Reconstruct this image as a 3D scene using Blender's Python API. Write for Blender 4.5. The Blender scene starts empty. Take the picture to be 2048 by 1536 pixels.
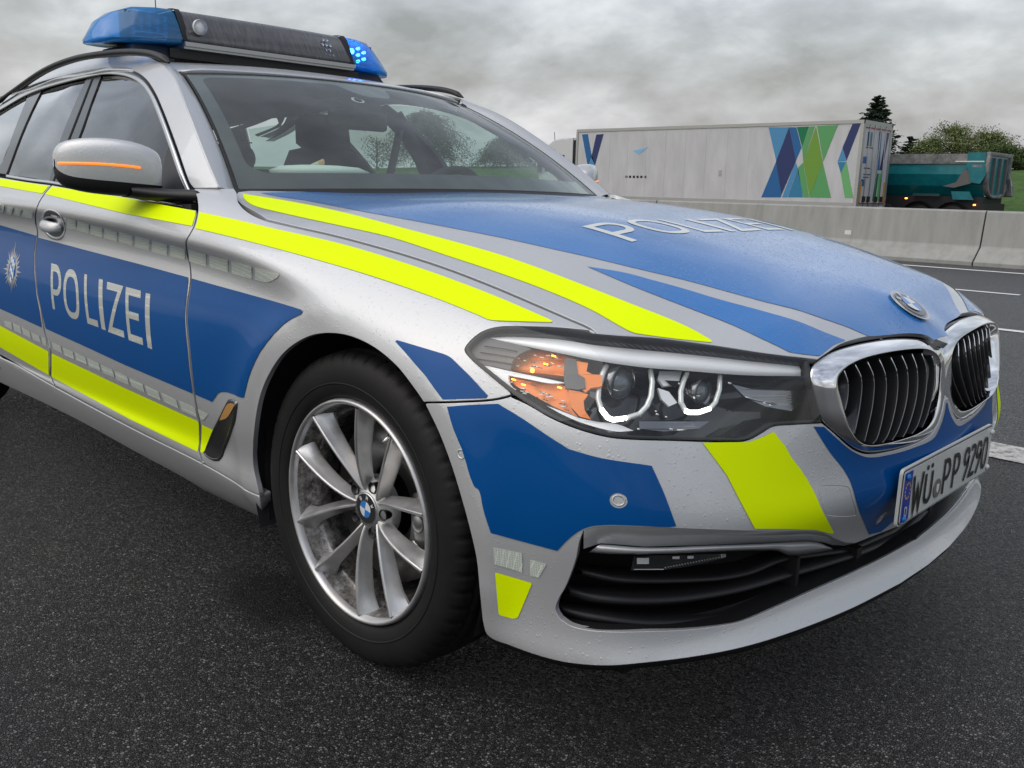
import bpy, bmesh, math, random
import numpy as np
from mathutils import Vector, Matrix, Euler
from mathutils.bvhtree import BVHTree
from mathutils.geometry import delaunay_2d_cdt, tessellate_polygon

SC = bpy.context.scene
COL = SC.collection
R = math.radians
random.seed(7); np.random.seed(7)

# ------------------------------------------------------------ camera
CAMPOS = np.array([1.4361, -1.9396, 0.991])
YAW, PITCH, ROLL, FPX = R(133.8086), R(-12.2942), R(1.3456), 1805.5188
cy_, sy_, cp_, sp_ = math.cos(YAW), math.sin(YAW), math.cos(PITCH), math.sin(PITCH)
FWD = np.array([cp_*cy_, cp_*sy_, sp_])
_r = np.array([sy_, -cy_, 0.0]); _u = np.cross(_r, FWD)
RGT = math.cos(ROLL)*_r + math.sin(ROLL)*_u
UPV = -math.sin(ROLL)*_r + math.cos(ROLL)*_u
cam_data = bpy.data.cameras.new('camera'); cam = bpy.data.objects.new('camera', cam_data); COL.objects.link(cam)
cam_data.sensor_width = 36.0; cam_data.lens = 36.0*FPX/2048
cam_data.clip_start = 0.02; cam_data.clip_end = 5000
cam.matrix_world = Matrix(((RGT[0], UPV[0], -FWD[0], CAMPOS[0]), (RGT[1], UPV[1], -FWD[1], CAMPOS[1]), (RGT[2], UPV[2], -FWD[2], CAMPOS[2]), (0, 0, 0, 1)))
SC.camera = cam

def sight(u, v):
    "line of sight from where the photograph was taken, used to measure where things stand"
    return FWD + (u-1024)/FPX*RGT - (v-768)/FPX*UPV
def at(u, v, ax, val):
    d = sight(u, v); t = (val-CAMPOS[ax])/d[ax]; return CAMPOS+t*d

# ------------------------------------------------------------ light: overcast, big soft sun, cloudy sky
SUN_EL, SUN_AZ = 52, -115      # direction the light comes from (azimuth in the xy plane)
world = bpy.data.worlds.new("World"); SC.world = world; world.use_nodes = True
wn = world.node_tree.nodes; wl = world.node_tree.links; wn.clear()
def N(nt, typ, **kw):
    n = nt.nodes.new(typ)
    for k, v in kw.items():
        if k in n.inputs: n.inputs[k].default_value = v
        else: setattr(n, k, v)
    return n
W_ = world.node_tree
out = N(W_, 'ShaderNodeOutputWorld')
bg1 = N(W_, 'ShaderNodeBackground', Strength=0.05)
bg2 = N(W_, 'ShaderNodeBackground', Strength=1.0)
sky = N(W_, 'ShaderNodeTexSky', sky_type='NISHITA', sun_disc=False, sun_elevation=R(SUN_EL), sun_rotation=R(90-SUN_AZ))
sky.air_density = 2.0; sky.dust_density = 4.0
tc = N(W_, 'ShaderNodeTexCoord')
sep = N(W_, 'ShaderNodeSeparateXYZ'); wl.new(tc.outputs['Generated'], sep.inputs[0])
# project the cloud deck on a plane: direction / (z + k)
addz = N(W_, 'ShaderNodeMath', operation='MAXIMUM'); wl.new(sep.outputs[2], addz.inputs[0]); addz.inputs[1].default_value = 0.0
addz2 = N(W_, 'ShaderNodeMath', operation='ADD'); wl.new(addz.outputs[0], addz2.inputs[0]); addz2.inputs[1].default_value = 0.42
dv = N(W_, 'ShaderNodeVectorMath', operation='DIVIDE'); wl.new(tc.outputs['Generated'], dv.inputs[0])
cmb = N(W_, 'ShaderNodeCombineXYZ')
for i in range(3): wl.new(addz2.outputs[0], cmb.inputs[i])
wl.new(cmb.outputs[0], dv.inputs[1])
mp = N(W_, 'ShaderNodeMapping'); wl.new(dv.outputs[0], mp.inputs[0]); mp.inputs['Location'].default_value = (3.1, 1.7, 0.0); mp.inputs['Scale'].default_value = (1, 1, 0.4)
n1 = N(W_, 'ShaderNodeTexNoise', Scale=1.9, Detail=7.0, Roughness=0.55, Distortion=0.15); wl.new(mp.outputs[0], n1.inputs['Vector'])
n2 = N(W_, 'ShaderNodeTexNoise', Scale=6.5, Detail=8.0, Roughness=0.55, Distortion=0.2); wl.new(mp.outputs[0], n2.inputs['Vector'])
mx = N(W_, 'ShaderNodeMath', operation='MULTIPLY_ADD'); wl.new(n2.outputs[0], mx.inputs[0]); mx.inputs[1].default_value = 0.35; wl.new(n1.outputs[0], mx.inputs[2])
cr = N(W_, 'ShaderNodeValToRGB'); wl.new(mx.outputs[0], cr.inputs[0])
e = cr.color_ramp.elements
e[0].position = 0.52; e[0].color = (0.20, 0.205, 0.235, 1)
e[1].position = 0.88; e[1].color = (0.775, 0.79, 0.84, 1)
m = cr.color_ramp.elements.new(0.67); m.color = (0.39, 0.403, 0.455, 1)
# the cloud deck is paler low down, all round the horizon
hz = N(W_, 'ShaderNodeMapRange'); wl.new(sep.outputs[2], hz.inputs[0]); hz.inputs[1].default_value = 0.0; hz.inputs[2].default_value = 0.15; hz.inputs[3].default_value = 0.35; hz.inputs[4].default_value = 0.0
hzm = N(W_, 'ShaderNodeMixRGB'); wl.new(hz.outputs[0], hzm.inputs[0]); wl.new(cr.outputs[0], hzm.inputs[1]); hzm.inputs[2].default_value = (0.545, 0.565, 0.625, 1)
wl.new(hzm.outputs[0], bg2.inputs[0]); wl.new(sky.outputs[0], bg1.inputs[0])
ash = N(W_, 'ShaderNodeAddShader'); wl.new(bg1.outputs[0], ash.inputs[0]); wl.new(bg2.outputs[0], ash.inputs[1]); wl.new(ash.outputs[0], out.inputs[0])

sun_d = bpy.data.lights.new('sun', 'SUN'); sun = bpy.data.objects.new('sun', sun_d); COL.objects.link(sun)
sun_d.energy = 1.35; sun_d.angle = R(75); sun_d.color = (1.0, 0.985, 0.96)
sdir = Vector((math.cos(R(SUN_AZ))*math.cos(R(SUN_EL)), math.sin(R(SUN_AZ))*math.cos(R(SUN_EL)), math.sin(R(SUN_EL))))
sun.rotation_euler = sdir.to_track_quat('Z', 'Y').to_euler()
SC.view_settings.view_transform = 'Standard'; SC.view_settings.look = 'None'
SC.view_settings.exposure = 0.0; SC.view_settings.gamma = 1.0
SC.view_settings.use_curve_mapping = False
SC.cycles.max_bounces = 10; SC.cycles.transparent_max_bounces = 24; SC.cycles.glossy_bounces = 6; SC.cycles.transmission_bounces = 8
SC.cycles.use_denoising = True
SC.cycles.caustics_reflective = False; SC.cycles.caustics_refractive = False
# ------------------------------------------------------------ object helpers
def tag(o, label=None, cat=None, group=None, kind=None):
    if label: o['label'] = label
    if cat: o['category'] = cat
    if group: o['group'] = group
    if kind: o['kind'] = kind
    return o
def thing(name, label, cat, loc=(0, 0, 0), rotz=0, group=None):
    o = bpy.data.objects.new(name, None); COL.objects.link(o); o.location = loc; o.rotation_euler = (0, 0, rotz)
    o.empty_display_size = 0.2
    return tag(o, label, cat, group)
def mesh(name, V, F, mat=None, parent=None, smooth=True, normals=None, mats=None, fmat=None):
    me = bpy.data.meshes.new(name)
    me.from_pydata([tuple(map(float, v)) for v in V], [], [tuple(map(int, f)) for f in F])
    for m_ in (mats or [mat]):
        if m_: me.materials.append(m_)
    if fmat is not None: me.polygons.foreach_set('material_index', np.asarray(fmat, dtype=np.int32))
    if smooth: me.polygons.foreach_set('use_smooth', np.ones(len(me.polygons), dtype=bool))
    me.update()
    if normals is not None: me.normals_split_custom_set_from_vertices([tuple(map(float, n)) for n in normals])
    o = bpy.data.objects.new(name, me); COL.objects.link(o)
    if parent: o.parent = parent
    return o
def bm_obj(name, bm, mat, parent=None, smooth=False, angle=None, bevel=0):
    me = bpy.data.meshes.new(name); bm.normal_update(); bm.to_mesh(me); bm.free()
    for m_ in (mat if isinstance(mat, (list, tuple)) else [mat]): me.materials.append(m_)
    if smooth: me.polygons.foreach_set('use_smooth', np.ones(len(me.polygons), dtype=bool))
    if smooth and angle is not None: me.set_sharp_from_angle(angle=R(angle))
    o = bpy.data.objects.new(name, me); COL.objects.link(o)
    if parent: o.parent = parent
    if bevel:
        b = o.modifiers.new('bevel', 'BEVEL'); b.width = bevel; b.segments = 2; b.limit_method = 'ANGLE'
    return o
def box(bm, lo, hi, mat=0, M=None):
    x0, y0, z0 = lo; x1, y1, z1 = hi
    vs = [Vector(p) for p in ((x0,y0,z0),(x1,y0,z0),(x1,y1,z0),(x0,y1,z0),(x0,y0,z1),(x1,y0,z1),(x1,y1,z1),(x0,y1,z1))]
    if M is not None: vs = [M @ v for v in vs]
    vs = [bm.verts.new(v) for v in vs]
    fs = []
    for f in ((0,3,2,1),(4,5,6,7),(0,1,5,4),(1,2,6,5),(2,3,7,6),(3,0,4,7)):
        fc = bm.faces.new([vs[i] for i in f]); fc.material_index = mat; fs.append(fc)
    return fs
def frame_for(d):
    d = np.asarray(d, float); d = d/np.linalg.norm(d)
    a = np.array([0, 0, 1.0]) if abs(d[2]) < 0.9 else np.array([1.0, 0, 0])
    s = np.cross(d, a); s /= np.linalg.norm(s); return s, np.cross(s, d)
def tube_vf(pts, rad, seg=8, closed=False, cap=True):
    pts = np.asarray(pts, float); n = len(pts)
    rad = np.broadcast_to(np.asarray(rad, float), (n,)) if np.ndim(rad) < 2 else rad
    V = []; F = []
    T = np.roll(pts, -1, 0)-np.roll(pts, 1, 0)
    if not closed: T[0] = pts[1]-pts[0]; T[-1] = pts[-1]-pts[-2]
    T /= np.linalg.norm(T, axis=1)[:, None]
    s, u = frame_for(T[0])
    for i in range(n):
        s = s-np.dot(s, T[i])*T[i]; s /= np.linalg.norm(s); u = np.cross(T[i], s)
        for k in range(seg):
            a = 2*math.pi*k/seg; V.append(pts[i]+rad[i]*(math.cos(a)*s+math.sin(a)*u))
    m_ = n if closed else n-1
    for i in range(m_):
        j = (i+1) % n
        for k in range(seg):
            k2 = (k+1) % seg; F.append((i*seg+k, i*seg+k2, j*seg+k2, j*seg+k))
    if cap and not closed: F.append(tuple(range(seg))[::-1]); F.append(tuple((n-1)*seg+k for k in range(seg)))
    return V, F
def tube(name, pts, rad, mat, parent=None, seg=8, closed=False):
    V, F = tube_vf(pts, rad, seg, closed); return mesh(name, V, F, mat, parent)
def lathe_vf(prof, seg=48, a0=0, a1=2*math.pi, axis='y'):
    "profile of (offset along axis, radius)"
    full = abs(a1-a0-2*math.pi) < 1e-6; V = []; F = []; n = len(prof); m_ = seg if full else seg+1
    for j in range(m_):
        a = a0+(a1-a0)*j/seg
        for (h, r) in prof:
            c, s = r*math.cos(a), r*math.sin(a)
            V.append((c, h, s) if axis == 'y' else ((h, c, s) if axis == 'x' else (c, s, h)))
    for j in range(seg):
        j2 = (j+1) % m_
        for i in range(n-1): F.append((j*n+i, j*n+i+1, j2*n+i+1, j2*n+i))
    return V, F
def merge(parts):
    V = []; F = []
    for v, f in parts:
        o = len(V); V += [tuple(p) for p in v]; F += [tuple(i+o for i in g) for g in f]
    return V, F
def catmull(P, n=8, closed=False):
    P = np.asarray(P, float); out_ = []
    m_ = len(P) if closed else len(P)-1
    for i in range(m_):
        if closed: p0, p1, p2, p3 = P[i-1], P[i], P[(i+1) % len(P)], P[(i+2) % len(P)]
        else:
            p1, p2 = P[i], P[i+1]; p0 = P[i-1] if i > 0 else 2*p1-p2; p3 = P[i+2] if i+2 < len(P) else 2*p2-p1
        d1 = max(np.linalg.norm(p1-p0)**.5, 1e-6); d2 = max(np.linalg.norm(p2-p1)**.5, 1e-6); d3 = max(np.linalg.norm(p3-p2)**.5, 1e-6)
        m1 = (p1-p0)/d1-(p2-p0)/(d1+d2)+(p2-p1)/d2; m2 = (p2-p1)/d2-(p3-p1)/(d2+d3)+(p3-p2)/d3
        m1 *= d2; m2 *= d2
        for k in range(n):
            t = k/n; t2 = t*t; t3 = t2*t
            out_.append((2*t3-3*t2+1)*p1+(t3-2*t2+t)*m1+(-2*t3+3*t2)*p2+(t3-t2)*m2)
    if not closed: out_.append(P[-1])
    return np.array(out_)
def resample(P, step, closed=False):
    P = np.asarray(P, float)
    Q = np.vstack([P, P[:1]]) if closed else P
    L = np.r_[0, np.cumsum(np.linalg.norm(np.diff(Q, axis=0), axis=1))]
    n = max(2, int(round(L[-1]/step)))+1
    t = np.linspace(0, L[-1], n)
    o = np.stack([np.interp(t, L, Q[:, k]) for k in range(Q.shape[1])], -1)
    return o[:-1] if closed else o
def densify(P, step, closed=True):
    "subdivide long edges, keep every corner"
    P = np.asarray(P, float); o = []
    m_ = len(P) if closed else len(P)-1
    for i in range(m_):
        a, b = P[i], P[(i+1) % len(P)]; n = max(1, int(math.ceil(np.linalg.norm(b-a)/step)))
        for k in range(n): o.append(a+(b-a)*k/n)
    if not closed: o.append(P[-1])
    return np.array(o)
def in_poly(pts, poly):
    x, y = pts[:, 0], pts[:, 1]; c = np.zeros(len(pts), bool); n = len(poly); j = n-1
    for i in range(n):
        xi, yi = poly[i]; xj, yj = poly[j]
        if yi != yj:
            k = ((yi > y) != (yj > y)) & (x < (xj-xi)*(y-yi)/(yj-yi)+xi); c ^= k
        j = i
    return c
def poly_dist(pts, poly):
    d = np.full(len(pts), 1e9); n = len(poly)
    for i in range(n):
        a = poly[i]; b = poly[(i+1) % n]; ab = b-a; L = ab@ab
        if L < 1e-14: continue
        t = np.clip(((pts-a)@ab)/L, 0, 1); d = np.minimum(d, np.linalg.norm(pts-a-t[:, None]*ab, axis=1))
    return d
def area2(P): return 0.5*np.sum(P[:, 0]*np.roll(P[:, 1], -1)-np.roll(P[:, 0], -1)*P[:, 1])
def inset_poly(P, d):
    "move a closed polyline inwards by d"
    P = np.asarray(P, float); s = np.sign(area2(P))
    T = np.roll(P, -1, 0)-P; T /= np.linalg.norm(T, axis=1)[:, None]+1e-12
    Nn = np.stack([-T[:, 1], T[:, 0]], -1)*s; Nv = Nn+np.roll(Nn, 1, 0)
    Nv /= np.maximum(np.linalg.norm(Nv, axis=1)[:, None], 0.5)
    return P+Nv*d/np.maximum(np.sum(Nv*Nn, 1), 0.6)[:, None]
def round_poly(P, r, n=4):
    "round the corners of a closed polygon"
    P = np.asarray(P, float); o = []
    for i in range(len(P)):
        a, b, c = P[i-1], P[i], P[(i+1) % len(P)]
        u = a-b; v = c-b; lu, lv = np.linalg.norm(u), np.linalg.norm(v); rr = min(r, lu*.45, lv*.45)
        if np.dot(u, v)/(lu*lv+1e-12) < -0.97: o.append(b); continue
        p, q_ = b+u/lu*rr, b+v/lv*rr
        for k in range(n+1):
            t = k/n; o.append((1-t)**2*p+2*t*(1-t)*b+t*t*q_)
    return np.array(o)

# ------------------------------------------------------------ smooth surfaces through measured sections
class Spl:
    def __init__(s, x):
        s.x = np.asarray(x, float); n = len(s.x); h = np.diff(s.x); A = np.zeros((n, n)); B = np.zeros((n, n)); A[0, 0] = A[-1, -1] = 1
        for i in range(1, n-1):
            A[i, i-1] = h[i-1]; A[i, i] = 2*(h[i-1]+h[i]); A[i, i+1] = h[i]
            B[i, i-1] = 6/h[i-1]; B[i, i] = -6/h[i-1]-6/h[i]; B[i, i+1] = 6/h[i]
        s.M = np.linalg.solve(A, B)
    def basis(s, q):
        q = np.clip(q, s.x[0], s.x[-1]); i = np.clip(np.searchsorted(s.x, q)-1, 0, len(s.x)-2); h = s.x[i+1]-s.x[i]
        a = (s.x[i+1]-q)/h; b = 1-a; n = len(q); r = np.arange(n)
        W = ((a**3-a)*h*h/6)[:, None]*s.M[i]+((b**3-b)*h*h/6)[:, None]*s.M[i+1]
        W[r, i] += a; W[r, i+1] += b; return W
class Surf:
    "P(a,b): parameters in metres, roughly along / up the surface"
    def finish(s, a, b):
        A, B = np.meshgrid(a, b, indexing='ij'); s.ab = np.stack([A.ravel(), B.ravel()], -1); V = s.P(s.ab)
        na, nb = len(a), len(b); F = []
        for i in range(na-1):
            for j in range(nb-1):
                k = i*nb+j; F.append((k, k+nb, k+nb+1)); F.append((k, k+nb+1, k+1))
        s.V = V; s.F = F; s.bvh = BVHTree.FromPolygons([tuple(v) for v in V], F)
    def hit(s, px, O=CAMPOS, D=None):
        res = []
        last = None
        for i, p in enumerate(px):
            d = sight(p[0], p[1]) if D is None else D
            o = O if D is None else p
            loc, nor, idx, dist = s.bvh.ray_cast(Vector(o), Vector(d))
            if loc is None:
                loc, nor, idx, dist = s.bvh.find_nearest(Vector(o)+Vector(d)*2.2) if False else (None,)*4
                res.append(None); continue
            f = s.F[idx]; P0, P1, P2 = (s.V[k] for k in f); L = np.array(loc)
            v0, v1, v2 = P1-P0, P2-P0, L-P0; d00, d01, d11, d20, d21 = v0@v0, v0@v1, v1@v1, v2@v0, v2@v1; den = d00*d11-d01*d01
            v = (d11*d20-d01*d21)/den; w = (d00*d21-d01*d20)/den
            res.append((1-v-w)*s.ab[f[0]]+v*s.ab[f[1]]+w*s.ab[f[2]])
        # points whose sight line misses: carry the nearest measured neighbour
        n = len(res); good = [i for i in range(n) if res[i] is not None]
        miss = [i for i in range(n) if res[i] is None]
        if miss: print('MISS', getattr(s, 'name', ''), len(miss), 'of', n, [tuple(np.round(px[i], 0)) for i in miss[:3]])
        for i in miss:
            j = min(good, key=lambda g: min(abs(g-i), n-abs(g-i))); res[i] = res[j]
        return np.array(res)
    def Nn(s, ab):
        h = 0.004; a = s.P(ab+[h, 0])-s.P(ab-[h, 0]); b = s.P(ab+[0, h])-s.P(ab-[0, h]); n = np.cross(a, b)*s.sgn
        return n/(np.linalg.norm(n, axis=1)[:, None]+1e-12)
def px_poly(curves, step=6.0, closed=True, smooth=True):
    "curves: lists of image points; each list is one smooth run, corners where lists meet"
    o = []
    for c in curves:
        c = np.asarray(c, float)
        p = catmull(c, 8) if (len(c) > 2 and smooth) else c
        p = densify(p, step, closed=False)
        if o and np.linalg.norm(o[-1]-p[0]) < 0.5: p = p[1:]
        o += list(p)
    if closed and np.linalg.norm(o[0]-o[-1]) < 0.5: o = o[:-1]
    return np.array(o)
def clean(P, eps=0.0008):
    o = [P[0]]
    for p in P[1:]:
        if np.linalg.norm(p-o[-1]) > eps: o.append(p)
    while len(o) > 3 and np.linalg.norm(o[0]-o[-1]) <= eps: o.pop()
    return np.array(o)
def tess(outline, holes, step):
    outline = clean(outline); holes = [clean(h) for h in holes]
    lo, hi = outline.min(0), outline.max(0)
    ga = np.arange(lo[0]-step, hi[0]+step, step); gb = np.arange(lo[1]-step, hi[1]+step, step)
    A, B = np.meshgrid(ga, gb, indexing='ij'); A = A.copy(); A[:, ::2] += step*.5
    G = np.stack([A.ravel(), B.ravel()], -1); k = in_poly(G, outline)
    for h in holes: k &= ~in_poly(G, h)
    G = G[k]
    if len(G):
        k = poly_dist(G, outline) > step*.45
        for h in holes: k &= poly_dist(G, h) > step*.45
        G = G[k]
    pts = [outline]+holes; edges = []; o = 0
    for p in pts:
        n = len(p); edges += [(o+i, o+(i+1) % n) for i in range(n)]; o += n
    allp = np.vstack(pts+[G]) if len(G) else np.vstack(pts)
    v, e_, f, ov, oe, of = delaunay_2d_cdt([Vector(p) for p in allp], edges, [], 0, 1e-6, False)
    v = np.array([[p.x, p.y] for p in v]); F = []
    f = np.array([t for t in f if len(t) == 3]); cen = v[f].mean(1); k = in_poly(cen, outline)
    for h in holes: k &= ~in_poly(cen, h)
    F = f[k]
    a = v[F]; ar = (a[:, 1, 0]-a[:, 0, 0])*(a[:, 2, 1]-a[:, 0, 1])-(a[:, 1, 1]-a[:, 0, 1])*(a[:, 2, 0]-a[:, 0, 0])
    F = np.where((ar < 0)[:, None], F[:, ::-1], F); F = F[np.abs(ar) > 1e-12]
    return v, F
def sheet(name, S, outline, mat, parent=None, holes=(), step=0.02, off=0.0, depth=0.0, roll=0.0010, mirror=False):
    """one panel cut out of surface S along an outline (in the surface's own parameters),
    with rounded edges turned inwards by depth"""
    v, F = tess(np.asarray(outline), [np.asarray(h) for h in holes], step)
    Nv = S.Nn(v); P = S.P(v)+Nv*off
    V = [P]; NN = [Nv]; FF = [np.asarray(F) if S.sgn > 0 else np.asarray(F)[:, ::-1]]; cnt = len(P)
    if depth:
        # boundary edges
        ed = {}
        for t in FF[0]:
            for i in range(3):
                a, b = int(t[i]), int(t[(i+1) % 3]); ed[(a, b)] = 1
        bd = [(a, b) for (a, b) in ed if (b, a) not in ed]
        nxt = dict(bd); prv = {b: a for a, b in bd}
        idx = sorted(nxt.keys()); mp_ = {a: i for i, a in enumerate(idx)}
        ia = np.array(idx); pn = P[[nxt[a] for a in idx]]; pp = P[[prv.get(a, a) for a in idx]]
        T = pn-pp; T /= np.linalg.norm(T, axis=1)[:, None]+1e-12
        O = np.cross(T, Nv[ia]); O /= np.linalg.norm(O, axis=1)[:, None]+1e-12
        base = P[ia]; nb_ = len(ia)
        rings = []
        for ang in (0, 35, 65, 90):
            a_ = R(ang); rings.append((base+O*roll*math.sin(a_)-Nv[ia]*roll*(1-math.cos(a_)), Nv[ia]*math.cos(a_)+O*math.sin(a_)))
        rings.append((base+O*roll-Nv[ia]*depth, O))
        for p_, n_ in rings: V.append(p_); NN.append(n_)
        qs = []
        for k in range(len(rings)-1):
            o0 = cnt+k*nb_; o1 = cnt+(k+1)*nb_
            for a, b in bd:
                i, j = mp_[a], mp_[b]; qs.append((o0+i, o1+i, o1+j, o0+j))
        V = np.vstack(V); NN = np.vstack(NN); FL = [tuple(t) for t in FF[0]]+qs
    else:
        V = V[0]; NN = NN[0]; FL = [tuple(t) for t in FF[0]]
    if mirror: V = V*[1, -1, 1]; NN = NN*[1, -1, 1]; FL = [t[::-1] for t in FL]
    return mesh(name, V, FL, mat, parent, normals=NN)
# ------------------------------------------------------------ the estate car's skin: flank + bumper ("band"), hood, side glass, windscreen, roof
WC = (0.0, 0.33)          # front wheel centre x, z
class Band(Surf):
    sgn = 1; name = 'band'
    def __init__(s):
        # plan outline, rear to front centre; y is the half width
        pl = [(-3.6, .912), (-3.0, .922), (-2.2, .925), (-1.4, .926), (-.6, .928), (-.3, .930), (0, .932), (.25, .927), (.42, .915), (.54, .890), (.64, .838), (.71, .752), (.763, .635), (.80, .490), (.828, .310), (.842, .155), (.8475, 0)]
        pl += [(x, -y) for x, y in pl[-2::-1][:4]]
        s.pl = np.array(pl); s.pl[:, 1] *= -1
        L = np.r_[0, np.cumsum(np.linalg.norm(np.diff(s.pl, axis=0), axis=1))]; s.L = L; s.s0 = L[16]
        s.sp = Spl(L)
        n0 = 17
        flank = lambda zc, zb, dz=0: ([.15, .20, .272+dz, .34, .44, .58, .71, zc-.045, zc, zc+.040, zb, zb+.035, zb+.055], [.12, .072, .030, .032, .010, .001, .018, .033, .008, .030, .062, .13, .20])
        Z = []; I = []
        for (z, i) in [flank(.900, 1.0, .06), flank(.899, .99, .055), flank(.895, .978, .05), flank(.886, .96, .03), ([.15,.20,.285,.34,.44,.58,.71,.804,.849,.889,.928,.957,.976], [.12,.070,.029,.031,.010,.001,.018,.033,.008,.034,.078,.14,.20])]: Z.append(z); I.append(i)
        T = [  # -.3, 0, .25, .42, .54, .64, .71, .763, .80, .828, .842, .8475
            ([.15,.20,.265,.34,.44,.57,.69,.775,.822,.852,.885,.905,.925], [.12,.062,.026,.026,.009,.002,.012,.024,.012,.038,.085,.145,.21]),
            ([.15,.20,.265,.34,.44,.55,.64,.71,.758,.795,.828,.852,.870], [.10,.05,.020,.020,.006,.002,.006,.016,.030,.058,.098,.160,.24]),
            ([.15,.20,.26,.34,.43,.53,.60,.66,.706,.748,.782,.808,.826], [.09,.035,.016,.012,.004,.002,.006,.015,.031,.062,.102,.160,.24]),
            ([.155,.20,.26,.34,.43,.52,.59,.64,.685,.725,.755,.778,.796], [.075,.020,.014,.010,.002,.003,.009,.018,.034,.062,.098,.150,.23]),
            ([.155,.20,.26,.34,.43,.515,.58,.63,.672,.712,.742,.765,.783], [.070,.015,.016,.012,.002,.004,.013,.026,.046,.075,.110,.155,.23]),
            ([.155,.20,.255,.33,.43,.51,.57,.62,.66,.700,.731,.757,.777], [.070,.012,.020,.020,.002,.006,.020,.037,.058,.086,.120,.160,.23]),
            ([.155,.20,.25,.33,.43,.505,.565,.615,.655,.695,.727,.752,.774], [.075,.014,.028,.030,.004,.010,.027,.044,.062,.086,.118,.158,.22]),
            ([.155,.20,.25,.33,.43,.50,.56,.61,.65,.69,.722,.748,.772], [.075,.016,.036,.040,.008,.015,.031,.045,.059,.078,.106,.145,.20]),
            ([.155,.20,.25,.33,.43,.50,.56,.61,.65,.69,.720,.746,.770], [.070,.015,.042,.048,.009,.015,.025,.033,.041,.052,.078,.115,.17]),
            ([.155,.20,.25,.33,.43,.495,.55,.605,.65,.69,.718,.744,.770], [.065,.013,.042,.050,.009,.014,.022,.029,.037,.048,.070,.104,.16]),
            ([.155,.20,.25,.33,.43,.49,.55,.605,.65,.688,.715,.742,.770], [.062,.012,.040,.050,.007,.012,.020,.027,.036,.048,.067,.097,.15]),
            ([.155,.20,.25,.33,.43,.49,.55,.605,.65,.688,.714,.741,.770], [.060,.012,.040,.050,.006,.010,.020,.028,.036,.048,.066,.095,.15]),
        ]
        for z, i in T: Z.append(z); I.append(i)
        for k in (15, 14, 13, 12): Z.append(Z[k]); I.append(I[k])
        s.Z = np.array(Z); s.I = np.array(I)
        vk = np.r_[0, np.cumsum(np.sqrt(np.diff(s.Z.mean(0))**2+np.abs(np.diff(s.I.mean(0)))**2))]; s.vk = vk; s.sv = Spl(vk)
        s.finish(np.linspace(.02, L[-1]-.02, 430), np.linspace(0.002, vk[-1]-.002, 130))
    def P(s, ab):
        Bs = s.sp.basis(ab[:, 0]); Bv = s.sv.basis(ab[:, 1])
        p = Bs@s.pl; h = .002
        t = s.sp.basis(ab[:, 0]+h)@s.pl-s.sp.basis(ab[:, 0]-h)@s.pl; t /= np.linalg.norm(t, axis=1)[:, None]
        nrm = np.stack([t[:, 1], -t[:, 0]], -1)
        z = np.einsum('ni,ik,nk->n', Bs, s.Z, Bv); ins = np.einsum('ni,ik,nk->n', Bs, s.I, Bv)
        # flared lip round the wheel opening
        x0 = p[:, 0]; r = np.hypot(x0-WC[0], z-WC[1])
        fl = .016*np.where(r < .417, 1.0-np.clip((.417-r)/.06, 0, 1)**2*.25, np.exp(-((r-.417)/.055)**1.5 if False else -(np.abs(r-.417)/.055)**1.4))
        fade = np.clip((z-.20)/.12, 0, 1); fade = fade*fade*(3-2*fade)
        fx = np.clip((.50-x0)/.10, 0, 1); ins = ins-fl*fade*fx*fx*(3-2*fx)
        xy = p-nrm*ins[:, None]
        return np.column_stack([xy, z])
BAND = Band()

class Height(Surf):
    "height field z(x,y) through scattered measured points, symmetric in y"
    sgn = 1
    def __init__(s, name, pts, xr, yr, n=(120, 120), axis=2, lam=1e-5, sym=True):
        s.name = name; s.axis = axis
        pts = np.array(pts, float)
        if sym:
            m_ = pts[np.abs(pts[:, 1]) > 1e-6]*[1, -1, 1]; pts = np.vstack([pts, m_])
        s.c = pts[:, :2]; k = len(pts); d = np.linalg.norm(s.c[:, None]-s.c[None], axis=2)
        A = np.zeros((k+3, k+3)); A[:k, :k] = s.phi(d)+lam*np.eye(k); A[:k, k] = 1; A[:k, k+1:] = s.c; A[k, :k] = 1; A[k+1:, :k] = s.c.T
        s.w = np.linalg.solve(A, np.r_[pts[:, 2], 0, 0, 0])
        s.finish(np.linspace(*xr, n[0]), np.linspace(*yr, n[1]))
    def phi(s, d): return d**3
    def P(s, ab):
        o = []
        for i in range(0, len(ab), 20000):
            q = ab[i:i+20000]; d = np.linalg.norm(q[:, None]-s.c[None], axis=2); o.append(s.phi(d)@s.w[:-3]+s.w[-3]+q@s.w[-2:])
        z = np.concatenate(o)
        if s.axis == 2: return np.column_stack([ab, z])
        return np.column_stack([ab[:, 0], -z, ab[:, 1]])        # flank glass: a = x, b = z, value = half width

# --- the line where hood meets fender, headlight and grille, measured on the band
GAP = [[(469,372),(471,385),(477,400),(488,414),(505,426.5),(532,438.6),(587.5,452),(664,469),(722,484),(810,509),(898,538),(986,572),(1080,612),(1140,638),(1180,656),(1193,666.5)]]
LEAD = [[(1193,666.5),(1229,670),(1308,674.5),(1419.5,688.6),(1494,700),(1550,709),(1599,713.4),(1634.7,717.5)],
        [(1634.7,717.5),(1654.7,703.7),(1681.5,686.6),(1720.5,674.5),(1769,666),(1818,662),(1854.4,666.3),(1874,678),(1883.5,688.5)]]
gap_ab = BAND.hit(px_poly([GAP[0][4:]], closed=False)); gap3 = BAND.P(gap_ab)
lead_ab = [BAND.hit(px_poly([c], closed=False)) for c in LEAD]; lead3 = [BAND.P(a) for a in lead_ab]
def dbg(n, p): print(n, np.round(p[:: max(1, len(p)//8)], 3).tolist(), np.round(p[-1], 3).tolist())
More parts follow.
